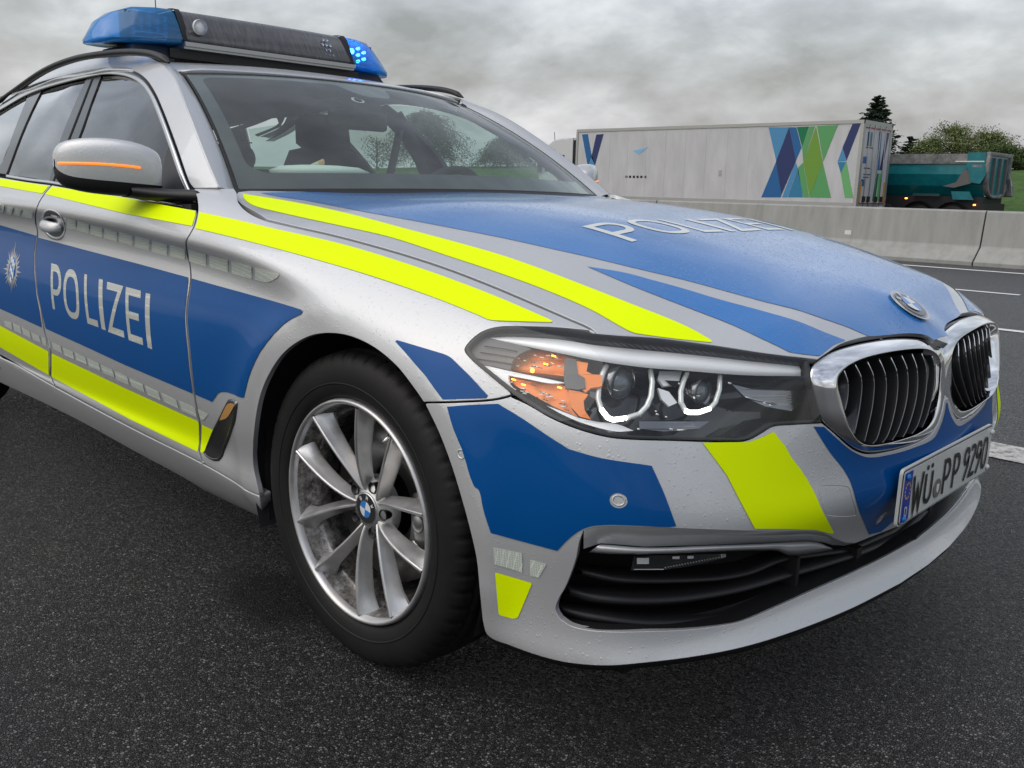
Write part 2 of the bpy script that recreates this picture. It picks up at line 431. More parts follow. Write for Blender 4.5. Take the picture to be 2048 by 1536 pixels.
dbg('gap', gap3); dbg('lead0', lead3[0]); dbg('lead1', lead3[1])
prof = [(-.66, .974), (-.50, .973), (-.36, .969), (-.2, .960), (0, .943), (.2, .917), (.38, .883), (.5, .853), (.62, .815), (.70, .782), (.76, .748), (.795, .722)]
hp = [(x, 0.0, z) for x, z in prof]
hp += [tuple(p) for p in gap3[::14]]+[tuple(gap3[-1])]
hp += [tuple(p) for p in lead3[0][8::14]]
hp += [tuple(p) for p in lead3[1][6::12]]
hp += [(-.70, -.735, .970), (-.62, -.78, .945), (-.70, -.40, .974)]
for x, z in ((-.30, .955), (.0, .930), (.22, .900), (.42, .855), (.58, .808), (.68,.768)): hp.append((x, -.42, z))
HOOD = Height('hood', hp, (-.80, .90), (-.92, .92), (170, 150), lam=6e-5)

# --- side glass / door frame surface: half width as a function of x, z
gh = []
for x, k in ((-3.6, -.05), (-2.8, -.015), (-2.0, 0), (-1.4, 0), (-1.1, -.006), (-.9, -.024), (-.7, -.058), (-.5, -.105), (-.3, -.16)):
    for z, w in ((.88, .892), (.95, .862), (1.05, .806), (1.15, .744), (1.25, .677), (1.33, .616), (1.40, .545)): gh.append((x, z, w+k))
SIDE = Height('side', gh, (-3.6, -.35), (.86, 1.42), (160, 60), axis=1, lam=1e-4, sym=False)
# --- windscreen: ruled between cowl and roof edge, bowed
class Screen(Surf):
    sgn = 1; name = 'screen'
    def __init__(s):
        s.bot = [(-.715, -.745, .962), (-.60, -.40, .970), (-.565, 0, .974)]; s.top = [(-1.300, -.575, 1.306), (-1.235, -.30, 1.323), (-1.21, 0, 1.327)]
        s.finish(np.linspace(-.9, .9, 90), np.linspace(-.05, .80, 60))
    def P(s, ab):
        "a: across (-.75..+.75), b: up the glass (0...75)"
        t = ab[:, 1]/.70; u = ab[:, 0]/.75
        def cur(C):
            C = np.array(C); e_, m_, c = C; y = e_[1]*np.abs(u)
            k = np.abs(u)
            # quadratic-ish symmetric curve through centre, mid, edge
            q2 = k*k; um = m_[1]/e_[1]; A_ = np.array([[um**2, um**4], [1, 1]])
            cx = np.linalg.solve(A_, [m_[0]-c[0], e_[0]-c[0]]); cz = np.linalg.solve(A_, [m_[2]-c[2], e_[2]-c[2]])
            return np.column_stack([c[0]+cx[0]*q2+cx[1]*q2*q2, np.abs(e_[1])*u, c[2]+cz[0]*q2+cz[1]*q2*q2])
        B_ = cur(s.bot); T_ = cur(s.top); P_ = B_+(T_-B_)*t[:, None]
        bow = .028*(1-(2*t-1)**2); P_[:, 2] += bow*.9; P_[:, 0] += bow*.35
        return P_
SCREEN = Screen()
rf = []
for x, zc, ze, we in ((-1.10, 1.300, 1.245, .60), (-1.25, 1.343, 1.292, .60), (-1.45, 1.376, 1.330, .60), (-1.75, 1.396, 1.352, .60), (-2.2, 1.396, 1.350, .60), (-2.8, 1.375, 1.322, .595), (-3.5, 1.33, 1.27, .58)):
    rf += [(x, 0, zc), (x, -.30, zc-(zc-ze)*.16), (x, -.48, zc-(zc-ze)*.45), (x, -we, ze), (x, -we-.09, ze-.055)]
ROOF = Height('roof', rf, (-3.5, -1.10), (-.72, .72), (90, 70), lam=1e-5)
# ------------------------------------------------------------ materials
def mat(name, col=(.5, .5, .5), rough=.5, metal=0., coat=0., coat_r=.03, spec=.5, emit=None, estr=0., trans=0., ior=1.45, alpha=1.):
    m_ = bpy.data.materials.new(name); m_.use_nodes = True; b = m_.node_tree.nodes['Principled BSDF']
    b.inputs['Base Color'].default_value = (*col, 1); b.inputs['Roughness'].default_value = rough; b.inputs['Metallic'].default_value = metal
    b.inputs['Coat Weight'].default_value = coat; b.inputs['Coat Roughness'].default_value = coat_r; b.inputs['Specular IOR Level'].default_value = spec
    b.inputs['Transmission Weight'].default_value = trans; b.inputs['IOR'].default_value = ior; b.inputs['Alpha'].default_value = alpha
    if emit: b.inputs['Emission Color'].default_value = (*emit, 1); b.inputs['Emission Strength'].default_value = estr
    return m_
def nodes(m_): return m_.node_tree, m_.node_tree.nodes['Principled BSDF']
def lk(nt, a, b): nt.links.new(a, b)
def coords(nt, scale=1.0, kind='Object'):
    t = N(nt, 'ShaderNodeTexCoord'); m_ = N(nt, 'ShaderNodeMapping'); m_.inputs['Scale'].default_value = (scale,)*3 if np.isscalar(scale) else scale
    lk(nt, t.outputs[kind], m_.inputs[0]); return m_.outputs[0]
def ramp(nt, src, stops):
    r = N(nt, 'ShaderNodeValToRGB'); lk(nt, src, r.inputs[0]); el = r.color_ramp.elements
    el[0].position, el[0].color = stops[0][0], (*stops[0][1], 1) if len(stops[0][1]) == 3 else stops[0][1]
    el[1].position, el[1].color = stops[-1][0], (*stops[-1][1], 1) if len(stops[-1][1]) == 3 else stops[-1][1]
    for p, c in stops[1:-1]: q = el.new(p); q.color = (*c, 1)
    return r.outputs[0]
def noise(nt, vec, scale, detail=3, rough=.5, dist=0.):
    n = N(nt, 'ShaderNodeTexNoise', Scale=scale, Detail=detail, Roughness=rough, Distortion=dist); lk(nt, vec, n.inputs['Vector']); return n.outputs[0]
def bump(nt, b, h, strength=.3, dist=.001, inp='Normal'):
    n = N(nt, 'ShaderNodeBump', Strength=strength, Distance=dist); lk(nt, h, n.inputs['Height']); lk(nt, n.outputs[0], b.inputs[inp]); return n
def droplets(nt, vec, scale, thr=.28, dens=.5):
    "rain beads: domes on a random subset of cells"
    v = N(nt, 'ShaderNodeTexVoronoi', Scale=scale, Randomness=1.0); lk(nt, vec, v.inputs['Vector'])
    r = N(nt, 'ShaderNodeMapRange'); lk(nt, v.outputs['Distance'], r.inputs[0]); r.inputs[1].default_value = thr; r.inputs[2].default_value = 0.0; r.inputs[3].default_value = 0.0; r.inputs[4].default_value = 1.0
    sp = N(nt, 'ShaderNodeSeparateColor'); lk(nt, v.outputs['Color'], sp.inputs[0])
    g = N(nt, 'ShaderNodeMath', operation='GREATER_THAN'); lk(nt, sp.outputs[0], g.inputs[0]); g.inputs[1].default_value = 1-dens
    m_ = N(nt, 'ShaderNodeMath', operation='MULTIPLY'); lk(nt, r.outputs[0], m_.inputs[0]); lk(nt, g.outputs[0], m_.inputs[1])
    s = N(nt, 'ShaderNodeMath', operation='POWER'); lk(nt, m_.outputs[0], s.inputs[0]); s.inputs[1].default_value = .5
    return s.outputs[0], m_.outputs[0]
def wet(m_, drops=1.0, scale=150, dens=.22, flake=False, grime=.0):
    nt, b = nodes(m_); v = coords(nt)
    h, mask = droplets(nt, v, scale, .34, dens); h2, mask2 = droplets(nt, v, scale*2.3, .36, dens*1.3)
    ad = N(nt, 'ShaderNodeMath', operation='MULTIPLY_ADD'); lk(nt, h2, ad.inputs[0]); ad.inputs[1].default_value = .45; lk(nt, h, ad.inputs[2])
    bn = bump(nt, b, ad.outputs[0], .55*drops, .0011, 'Coat Normal')
    lk(nt, bn.outputs[0], b.inputs['Normal']) if not flake else None
    if flake:
        w = N(nt, 'ShaderNodeTexWhiteNoise', noise_dimensions='3D'); sn = N(nt, 'ShaderNodeVectorMath', operation='SNAP'); lk(nt, v, sn.inputs[0]); sn.inputs[1].default_value = (.0007,)*3
        lk(nt, sn.outputs[0], w.inputs['Vector']); sb = N(nt, 'ShaderNodeVectorMath', operation='SUBTRACT'); lk(nt, w.outputs['Color'], sb.inputs[0]); sb.inputs[1].default_value = (.5, .5, .5)
        sc = N(nt, 'ShaderNodeVectorMath', operation='SCALE'); lk(nt, sb.outputs[0], sc.inputs[0]); sc.inputs['Scale'].default_value = .08
        an = N(nt, 'ShaderNodeVectorMath', operation='ADD'); lk(nt, bn.outputs[0], an.inputs[0]); lk(nt, sc.outputs[0], an.inputs[1])
        nn = N(nt, 'ShaderNodeVectorMath', operation='NORMALIZE'); lk(nt, an.outputs[0], nn.inputs[0]); lk(nt, nn.outputs[0], b.inputs['Normal'])
    if grime:
        g = noise(nt, coords(nt, 1), 5.0, 6, .62); c = b.inputs['Base Color'].default_value[:3]
        rr = ramp(nt, g, [(.38, c), (.75, tuple(x*(1-grime)+.16*grime for x in c))]); lk(nt, rr, b.inputs['Base Color'])
        rg = ramp(nt, g, [(.35, (b.inputs['Roughness'].default_value,)*3), (.75, (min(1, b.inputs['Roughness'].default_value+.10),)*3)]); lk(nt, rg, b.inputs['Roughness'])
    return m_
M = {}
M['silver'] = wet(mat('silver_paint', (.58, .587, .60), .40, .42, .85, .03), .7, 150, .24, flake=True)
M['blue'] = wet(mat('blue_film_sky_lit', (.012, .165, .50), .30, 0, 1.0, .09, .45), 1.1, 140, .5, grime=.05)  # same film as the flanks, colour lightened for the sky's reflection
M['blue_side'] = wet(mat('blue_film_side', (.0, .072, .27), .34, 0, .28, .05, .1), .12, 150, .10)  # flank copy of the hood's blue, without the painted-in sky
M['yellow'] = wet(mat('yellow_film', (.80, 1.0, .0), .55, 0, .0, .15, .08), .4, 150, .12)
def reflective(name, c):
    m_ = mat(name, c, .32, .25, .6, .1); nt, b = nodes(m_); v = coords(nt, 1)
    vo = N(nt, 'ShaderNodeTexVoronoi', Scale=230., Randomness=.15, feature='DISTANCE_TO_EDGE'); lk(nt, v, vo.inputs['Vector'])
    lk(nt, ramp(nt, vo.outputs['Distance'], [(.02, tuple(x*1.25 for x in c)), (.12, tuple(x*.82 for x in c))]), b.inputs['Base Color']); return m_
M['reflect'] = reflective('reflective_film', (.74, .80, .72))
M['letter'] = reflective('reflective_letter_film', (.58, .60, .56))
M['letter_plain'] = mat('pale_letter_film', (.68, .70, .68), .4, 0, .4, .1)
M['chrome'] = mat('chrome', (.86, .86, .88), .06, 1.0)
M['satin'] = mat('satin_aluminium', (.62, .62, .63), .30, 1.0)
M['black'] = mat('black_plastic', (.012, .012, .013), .45)
M['rough_black'] = mat('rough_black_plastic', (.018, .018, .019), .75)
M['gloss_black'] = mat('gloss_black', (.006, .006, .007), .08, 0, .5)
M['rubber'] = mat('seal_rubber', (.012, .012, .012), .6)
M['dark'] = mat('dark_void', (.004, .004, .004), .9)
# ------------------------------------------------------------ police estate car: body panels
car = thing('police_car', 'silver and blue police estate car with neon yellow stripes and a roof light bar', 'police car')
def hitb(curves, **k): return BAND.hit(px_poly(curves, **k))
def bp(name, outline, m_='silver', parent=car, mir=True, **k):
    "a body panel and its mirror image on the far side of the car"
    o = sheet(name, BAND, outline, M[m_], parent, **k)
    o2 = sheet(name, BAND, outline, M[m_], parent, mirror=True, **k) if mir else None
    return o, o2
def vz(s_, z):
    "band parameter v at height z on station s"
    v = np.linspace(0, BAND.vk[-1], 600); P_ = BAND.P(np.column_stack([np.full(600, s_), v])); return float(np.interp(z, P_[:, 2], v))
def s_at_x(x):
    ss = np.linspace(0, BAND.s0, 800); return float(np.interp(x, (BAND.sp.basis(ss)@BAND.pl)[:, 0], ss))
D = .012
DOORGAP = [(389,377),(393,395),(395,415),(393.5,430),(387.5,452.5),(379,469),(372.5,482),(373.5,505),(379,530),(381,552),(379,575),(375,600),(372.5,632),(374,660),(377,690),(381,732),(388,787),(396,830),(401,858),(401,885),(399,905),(406,928)]
REARGAP = [(102,371),(90,386),(78,404),(71,427),(71,445),(74,460),(74.5,475),(71,507),(71,545),(75,590),(82,622),(89,665),(96,688),(101,703),(102,730),(101,751),(111,774)]
WLINE = [(-140,630),(-60,680),(0,711),(111,775),(264,857),(406,928.5),(469,965),(492,981),(517,992)]
ARCH = [(519,995),(506,929),(508,857),(521,786),(545,734),(573.6,698.4),(616,672),(654.4,665),(697,670),(744.7,691),(792,729),(830,776.8),(848,803)]
ARCH2 = [(852,809),(877.8,862.4),(901.5,924),(925,1000),(944,1071.5),(954,1119),(961,1190),(966,1240)]
BGAP = [(851,805.5),(877.7,805),(925,803.5),(972.8,801),(1000,797),(1020.6,791.5)]
HLREAR = [(1015,782),(974,748),(940.8,718.5),(928,700.5),(935,686),(958,665.5),(978,656.5),(1004,651.5),(1067,651.5),(1122.6,654),(1182,660.5),(1190,664.5)]
def off(c, dx, dy): return [(x+dx, y+dy) for x, y in c]
# front fender
rearfl = [(438,377.5),(389.5,377.5)]
fo = hitb([off(DOORGAP[1:], 2.4, 0), off(WLINE[5:], 2, -3)[:], off(ARCH, 0, 0), off(BGAP, 0, -3.2), off(HLREAR, 0, 0), off(GAP[0][2:], -3, 3.2)[::-1], [(472,385),(467,377.5)], rearfl, [(389.5,377.5),(395.4,395)]])
bp('front_fender', fo, depth=D, step=.018)
# front door, rear door
TOPF = [(104,371),(183,385.5),(236,391),(288.5,402),(341,413.5),(391,421.5)]
fd = hitb([TOPF[::-1], off(REARGAP, 2, 0), off(WLINE[3:6], 2, -3)[:], off(DOORGAP[3:], -1.8, 0)[::-1]])
door, door2 = bp('front_door', fd, depth=D, step=.018)
rd = hitb([[(100,370.5),(60,365.5),(0,355.5),(-70,343),(-135,333)], [(-135,333),(-140,480),(-140,626)], off(WLINE[:4], 0, -3)[:], off(REARGAP, -1.6, 0)[::-1]])
SREAR = s_at_x(-2.53); rd[:, 0] = np.maximum(rd[:, 0], SREAR); rd = clean(rd)
rdoor, rdoor2 = bp('rear_door', rd, depth=D, step=.018)
# sill
sl = hitb([off(WLINE, 0, 2), [(517,994),(522,1020),(524,1044)], [(524,1044),(498,1039.5),(381,963),(264,899),(146.5,834.4),(0,764),(-60,736),(-140,697)]])
sl[:, 0] = np.maximum(sl[:, 0], s_at_x(-2.585)); sl = clean(sl)
bp('sill', sl, depth=.03, step=.018, roll=.003)
# rear quarter, seen only from other positions
sA = SREAR-.005; sR = s_at_x(-2.975)
aw = np.array([(sR+.39*math.cos(t), .33+.385*math.sin(t)) for t in np.linspace(R(-12), R(192), 30)])
qo = [(sA, vz(sA, .24))]+[(a, vz(a, max(z, .24))) for a, z in aw]+[(.05, vz(.05, .26)), (.05, vz(.05, .62)), (.05, vz(.05, .95)), (sR, vz(sR, .97)), (sA, vz(sA, .985))]
bp('rear_quarter_panel', densify(np.array(qo), .05), depth=D, step=.04)
# front bumper, right half mirrored into the left
s0 = BAND.s0
HLBOT = [(1020.6,795.5),(1055.8,811.5),(1104,839),(1159.7,861.5),(1215,876),(1252,880),(1345,883),(1478.8,885.5),(1501,880.5),(1527,866),(1545.6,855),(1586.5,851),(1644,848)]
KBOT = [(1644,848),(1671.8,871),(1690,888),(1708,901),(1732.7,909.5),(1781,903.5),(1830,888.5),(1861.7,871),(1876,850),(1885,822),(1889,800)]
CREASE = [(1712,1085),(1690,1084),(1668,1075),(1650,1066.5),(1630.5,1063),(1583.6,1062),(1486,1060.5),(1388,1057),(1300,1053.5),(1204.7,1052),(1180,1055.5),(1165.6,1060.5)]
LTIP = [(1165.6,1060.5),(1157,1085),(1150,1120),(1130.5,1172),(1116,1198),(1110,1216),(1113,1229),(1121,1240)]
LOWE = [(1121,1240),(1142,1253),(1181,1262),(1232,1265),(1290.6,1264),(1368.8,1261),(1447,1251.5),(1486,1243),(1564,1210),(1622.7,1183.5),(1700,1149),(1769,1115),(1842,1074)]
BOTL = [(1800,1166),(1700,1217),(1583.6,1263),(1486,1293),(1388,1312),(1290.6,1324),(1212.5,1330),(1134,1324),(1075.8,1310),(1017,1289),(985,1277),(973,1266),(966,1240)]
rt = [off(BGAP, 2, 3.0), HLBOT, KBOT]
up_ab = hitb(rt, closed=False)
cz1 = vz(s0, .60)
kb_end = up_ab[-1]
crl = hitb([[(1793.5,1053),(1740,1074),(1712,1085)], CREASE, LTIP, LOWE], closed=False)
bot = hitb([BOTL, ARCH2[::-1]], closed=False)
zc_low = BAND.P(crl[:1])[0, 2]
n_ = 6
mid1 = [(s0, kb_end[1]), (s0, vz(s0, .50)), (s0, vz(s0, .385))]
outl = np.vstack([up_ab, densify(np.array(mid1), .02, closed=False), crl[crl[:, 0] < s0-.01], [[s0, crl[-1][1]]], [[s0, vz(s0, .235)], [s0, bot[bot[:, 0] < s0-.01][0][1]]], bot[bot[:, 0] < s0-.01]])
outl[:, 0] = np.minimum(outl[:, 0], s0)
print('bumper crl', np.round(BAND.P(crl)[::25], 3).tolist()); print('bot', np.round(BAND.P(bot)[::30], 3).tolist())
def sym_sheet(name, S, outline, m_, parent, centre_a=None, **k):
    "right half + mirrored left half in one object"
    a = sheet(name, S, outline, m_, None, **k); b = sheet(name, S, outline, m_, None, mirror=True, **k)
    va = [v.co[:] for v in a.data.vertices]; fa = [tuple(p.vertices) for p in a.data.polygons]
    n = len(va)
    def vn(o):
        me = o.data; r = np.zeros((len(me.vertices), 3)); cn = me.corner_normals
        vi = np.empty(len(me.loops), dtype=np.int32); me.loops.foreach_get('vertex_index', vi); nn = np.empty(len(me.loops)*3, dtype=np.float32); cn.foreach_get('vector', nn); r[vi] = nn.reshape(-1, 3); return r
    na, nb = vn(a), vn(b)
    V = va+[v.co[:] for v in b.data.vertices]; F = fa+[tuple(i+n for i in p.vertices) for p in b.data.polygons]
    for o in (a, b): me = o.data; bpy.data.objects.remove(o); bpy.data.meshes.remove(me)
    return mesh(name, V, F, m_, parent, normals=np.vstack([na, nb]))
HR = round_poly(hitb([[(1637,985),(1636,976),(1641,972),(1690,972),(1699,976),(1706,1000),(1713,1024),(1711,1031),(1703,1033),(1662,1032),(1652,1028),(1643,1006),(1637,985)]]), .002, 1)
SENS = [((1237, 1001), 14.5, 15.0, .012), ((1762, 1036), 7.2, 12.5, .012), ((922, 908), 8, 11, .010)]
sens_ab = []
for (c, rx, ry, r) in SENS:
    ab = BAND.hit([c])[0]; sens_ab.append(ab)
circ = lambda ab, r, n=28: np.array([(ab[0]+r*math.cos(t), ab[1]+r*math.sin(t)) for t in np.linspace(0, 2*math.pi, n, endpoint=False)])
def seam_holes(): return [HR]+[circ(ab, r*.78) for ab, (c, rx, ry, r) in zip(sens_ab, SENS)]
bumper = sym_sheet('front_bumper', BAND, outl, M['silver'], car, holes=seam_holes(), depth=.014, step=.015)
tow = sheet('tow_eye_cover', BAND, inset_poly(HR, .0026), M['silver'], bumper, depth=.01, step=.012, roll=.0015, off=-.0006)
for ab, (c, rx, ry, r) in zip(sens_ab, SENS):
    sheet('parking_sensor', BAND, circ(ab, r*.66), M['silver'], bumper, depth=.008, step=.01, roll=.002, off=-.0005)
    sheet('parking_sensor', BAND, circ(ab, r*.66), M['silver'], bumper, depth=.008, step=.01, roll=.002, off=-.0005, mirror=True)
# hood
hr_ = [(-.600, 0), (-.606, -.25), (-.625, -.45), (-.652, -.62), (-.680, -.715), (-.678, -.748), (-.640, -.778), (-.575, -.796)]
hg = HOOD.hit(px_poly([off(GAP[0][5:], 1.5, -1.4), off(LEAD[0], 0, 0), off(LEAD[1][:-1], 0, 0)], closed=False))
print('hood gap rear hit', HOOD.P(hg[:1]), 'front', hg[-3:])
lead_c = [(HOOD.hit([(1888,690.5)])[0][0], 0)]
ho = np.vstack([np.array(hr_), hg[hg[:, 1] < -.004], lead_c])
ho = clean(ho, .002)
hood = sym_sheet('hood', HOOD, densify(ho, .02), M['silver'], car, depth=.014, step=.02, roll=.001)
# black inner shell, seen only in the gaps
vv = BAND.vk
grid_a = np.linspace(.1, s0, 160); grid_b = np.linspace(vz(s0*.6, .24), BAND.vk[-1]-.01, 40)
A_, B_ = np.meshgrid(grid_a, grid_b, indexing='ij'); ab_ = np.stack([A_.ravel(), B_.ravel()], -1)
Pn = BAND.P(ab_)-BAND.Nn(ab_)*.05; Fq = []
for i in range(159):
    for j in range(39):
        k = i*40+j; c_ = Pn[k]
        if abs(c_[0]) < .50 and c_[2] < .80 and math.hypot(c_[0], c_[2]-.33) < .44: continue
        if c_[0] > .30 and c_[2] > .24: continue
        if math.hypot(c_[0]+2.975, c_[2]-.33) < .42: continue
        Fq.append((k, k+40, k+41, k+1))
V2 = np.vstack([Pn, Pn*[1, -1, 1]]); F2 = Fq+[tuple(i+len(Pn) for i in f[::-1]) for f in Fq]
mesh('inner_body', V2, F2, M['dark'], car)
# inner panel under the hood
g2 = np.array([(x, y) for x in np.linspace(-.56, .62, 24) for y in np.linspace(-.70, .70, 24)]); P2 = HOOD.P(g2)-[0, 0, .05]
mesh('engine_cover', P2, [(i*24+j, (i+1)*24+j, (i+1)*24+j+1, i*24+j+1) for i in range(23) for j in range(23)], M['dark'], car)
# ------------------------------------------------------------ lettering strokes
def ribbon(path, w, closed=False):
    P_ = np.asarray(path, float); n = len(P_)
    o1 = []; o2 = []
    for i in range(n):
        if closed or 0 < i < n-1:
            a = P_[i]-P_[i-1]; b = P_[(i+1) % n]-P_[i]; a /= np.linalg.norm(a); b /= np.linalg.norm(b)
            na = np.array([-a[1], a[0]]); nb = np.array([-b[1], b[0]]); m_ = na+nb; m_ /= max(m_@na*1.0, 1e-3)*1.0
            m_ = m_*(1/1.0) if np.linalg.norm(m_) < 4 else m_/np.linalg.norm(m_)*4
        else:
            a = P_[1]-P_[0] if i == 0 else P_[-1]-P_[-2]; a /= np.linalg.norm(a); m_ = np.array([-a[1], a[0]])
        o1.append(P_[i]+m_*w/2); o2.append(P_[i]-m_*w/2)
    return np.array(o1), np.array(o2)
def arc(cx, cy, rx, ry, a0, a1, n=14): return [(cx+rx*math.cos(R(a0+(a1-a0)*i/n)), cy+ry*math.sin(R(a0+(a1-a0)*i/n))) for i in range(n+1)]
def glyph(ch, W, H, t):
    "centre-line strokes of one letter in a W x H box, stroke t"
    h = t/2; L_, R_, B_, T_ = h, W-h, h, H-h; m_ = H*.5
    r = min(W-t, H*.30)*.5
    if ch == 'I': return [([(W/2, 0), (W/2, H)], False)]
    if ch == 'L': return [([(L_, H), (L_, B_), (W, B_)], False)]
    if ch == 'Z': return [([(0, T_), (R_-t*.10, T_), (L_+t*.10, B_), (W, B_)], False)]
    if ch == 'E': return [([(W, T_), (L_, T_), (L_, B_), (W, B_)], False), ([(t, m_), (W*.88, m_)], False)]
    if ch == 'P':
        pm = H*.42; ry = (T_-pm)/2; rx = min(ry, (W-t)*.6)
        return [([(L_, 0), (L_, T_), (R_-rx, T_)]+arc(R_-rx, T_-ry, rx, ry, 85, -85)+[(R_-rx, pm), (t, pm)], False)]
    if ch == 'O' or ch == '0':
        e_ = 2.6; pts = []
        for i in range(40):
            a = 2*math.pi*i/40; c, s = math.cos(a), math.sin(a)
            pts.append((W/2+(W-t)/2*np.sign(c)*abs(c)**(2/e_), H/2+(H-t)/2*np.sign(s)*abs(s)**(2/e_)))
        return [(pts, True)]
    if ch == 'W': return [([(L_*.9, H), (W*.27, B_*.8), (W*.5, H*.62), (W*.73, B_*.8), (W-L_*.9, H)], False)]
    if ch == 'U':
        r = (W-t)/2; return [([(L_, H)]+arc(W/2, B_+r, r, r, 180, 360)+[(R_, H)], False)]
    if ch == 'D':
        r = (W-t)*.8; return [([(L_+(W-t)*.35, T_), (L_, T_), (L_, B_), (R_-r*.5, B_)]+arc(R_-r*.5, H/2, r*.5, (T_-B_)/2, -80, 80)+[(R_-r*.5, T_), (L_+(W-t)*.4, T_)], False)]
    if ch == '2':
        r = (W-t)/2; return [(arc(W/2, T_-r, r, r, 165, -15)+[(L_, B_), (W, B_)], False)]
    if ch == '9':
        ry = H*.22; r = (W-t)/2; cy = T_-ry
        return [([(W/2+r*.985, cy+ry*.15)]+arc(W/2, cy, r, ry, 12, 352, 30), False), ([(R_, cy+ry*.05), (R_-W*.06, H*.40), (W*.30, 0)], False)]
    if ch == 'B':
        return [([(L_, 0), (L_, T_), (R_*.6, T_)]+arc(R_*.6, H*.75, R_*.35, (T_-H*.5)/2, 80, -80)+[(R_*.6, m_), (t, m_)], False), ([(R_*.6, m_)]+arc(R_*.6, H*.27, R_*.42, H*.22, 75, -90)+[(t, B_)], False)]
    if ch == 'M': return [([(L_, 0), (L_, H*.98), (W/2, H*.35), (R_, H*.98), (R_, 0)], False)]
    return []
def draw_glyph(name, ch, W, H, t, place, m_, parent, sub=.012, flip=False):
    "place(points Nx2) -> 3-D points on the surface"
    V = []; F = []
    for path, closed in glyph(ch, W, H, t):
        pth = densify(np.array(path, float), sub, closed=closed)
        # mitres come from the corner list: keep exact by ribboning first
        a, b = ribbon(np.array(path, float), t, closed)
        a = list(a)+([a[0]] if closed else []); b = list(b)+([b[0]] if closed else [])
        A2 = []; B2 = []
        for i in range(len(a)-1):
            n = max(1, int(np.linalg.norm(np.array(path)[(i+1) % len(path)]-np.array(path)[i])/sub))
            for k in range(n): A2.append(a[i]+(a[i+1]-a[i])*k/n); B2.append(b[i]+(b[i+1]-b[i])*k/n)
        A2.append(a[-1]); B2.append(b[-1])
        o = len(V); n = len(A2); V += A2+B2
        for i in range(n-1): F.append((o+i, o+n+i, o+n+i+1, o+i+1) if not flip else (o+i, o+i+1, o+n+i+1, o+n+i))
    return mesh(name, place(np.array(V)), F, m_, parent)
def quad_place(S, corners_ab, W, H, off_):
    "bilinear patch: corners top-left, top-right, bottom-left, bottom-right in surface parameters"
    TL, TR, BL, BR = [np.array(c) for c in corners_ab]
    def f(p):
        u = (p[:, 0]/W)[:, None]; v = (p[:, 1]/H)[:, None]
        ab = (BL*(1-u)+BR*u)*(1-v)+(TL*(1-u)+TR*u)*v
        return S.P(ab)+S.Nn(ab)*off_
    return f
# ------------------------------------------------------------ livery films
def film(parent, curves, m_, S=BAND, name='stripe', off_=.0012, step=.014, mirror_parent=None, smooth=False, rnd=0):
    ab = S.hit(px_poly(curves, smooth=smooth))
    if parent is rdoor: ab[:, 0] = np.maximum(ab[:, 0], SREAR+.002); ab = clean(ab)
    o = sheet(name, S, ab, M[m_], parent, off=off_, step=step)
    if mirror_parent: sheet(name, S, ab, M[m_], mirror_parent, off=off_, step=step, mirror=True)
    return ab
fen = bpy.data.objects['front_fender']; fen2 = bpy.data.objects['front_fender.001']
# neon belt stripe
film(rdoor, [[(98,372.5),(87.5,385),(84.5,387.2)],[(84.5,387.2),(0,372.5),(-70,361.5),(-130,352)],[(-130,337),(-70,346),(0,357.5),(98,372.5)]], 'yellow', mirror_parent=rdoor2)
film(door, [[(105,373.5),(150,380),(250,396),(391.5,422.5)],[(391.5,422.5),(391,432),(384.5,452.5)],[(384.5,452.5),(250,427.5),(90.5,388.5)],[(90.5,388.5),(105,373.5)]], 'yellow', mirror_parent=door2)
film(fen, [[(398.5,424.5),(472,440),(546.5,457.6),(693,491.3),(839.5,536.8),(920,565.5),(1000,596.8),(1060,622.5),(1102,641)],[(1102,641),(1105,643.5),(1102,645.3)],[(1102,645.3),(1040,643.5),(985,641),(975,639)],[(975,639),(962,633),(880.5,600),(781,564.6),(693,536.8),(546.5,495.7),(450,471),(391,457)],[(391,457),(396,440),(398.5,424.5)]], 'yellow', smooth=True, mirror_parent=fen2)
# blue flank
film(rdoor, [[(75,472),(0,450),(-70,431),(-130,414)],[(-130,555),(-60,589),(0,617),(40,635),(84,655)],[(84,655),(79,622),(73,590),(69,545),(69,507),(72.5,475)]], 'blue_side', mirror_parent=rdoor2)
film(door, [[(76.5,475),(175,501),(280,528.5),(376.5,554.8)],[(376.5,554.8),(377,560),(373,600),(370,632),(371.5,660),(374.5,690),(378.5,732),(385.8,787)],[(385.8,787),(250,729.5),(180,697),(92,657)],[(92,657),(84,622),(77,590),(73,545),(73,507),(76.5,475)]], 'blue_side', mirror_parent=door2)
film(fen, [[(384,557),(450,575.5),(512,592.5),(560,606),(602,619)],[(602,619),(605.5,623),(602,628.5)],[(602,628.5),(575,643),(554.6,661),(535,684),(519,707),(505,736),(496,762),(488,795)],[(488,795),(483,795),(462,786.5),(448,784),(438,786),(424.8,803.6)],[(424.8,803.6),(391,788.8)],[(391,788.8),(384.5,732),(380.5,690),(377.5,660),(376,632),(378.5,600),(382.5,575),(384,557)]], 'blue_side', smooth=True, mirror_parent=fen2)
# lower neon stripe
film(rdoor, [[(97.5,703),(0,651),(-60,620),(-130,584)],[(-130,628),(-60,662),(0,693.8),(98,750)]], 'yellow', mirror_parent=rdoor2)
film(door, [[(104,706.5),(250,776),(396,842),(398.5,846)],[(398.5,846),(399,885),(396,903.5)],[(396,903.5),(263.7,840),(104,753.5)]], 'yellow', mirror_parent=door2)
film(fen, [[(404.5,849),(426,859.3)],[(426,859.3),(418,882),(410,901)],[(410,901),(406,905.5),(401.3,904)],[(401.3,904),(403.3,880),(404.5,849)]], 'yellow', mirror_parent=fen2)
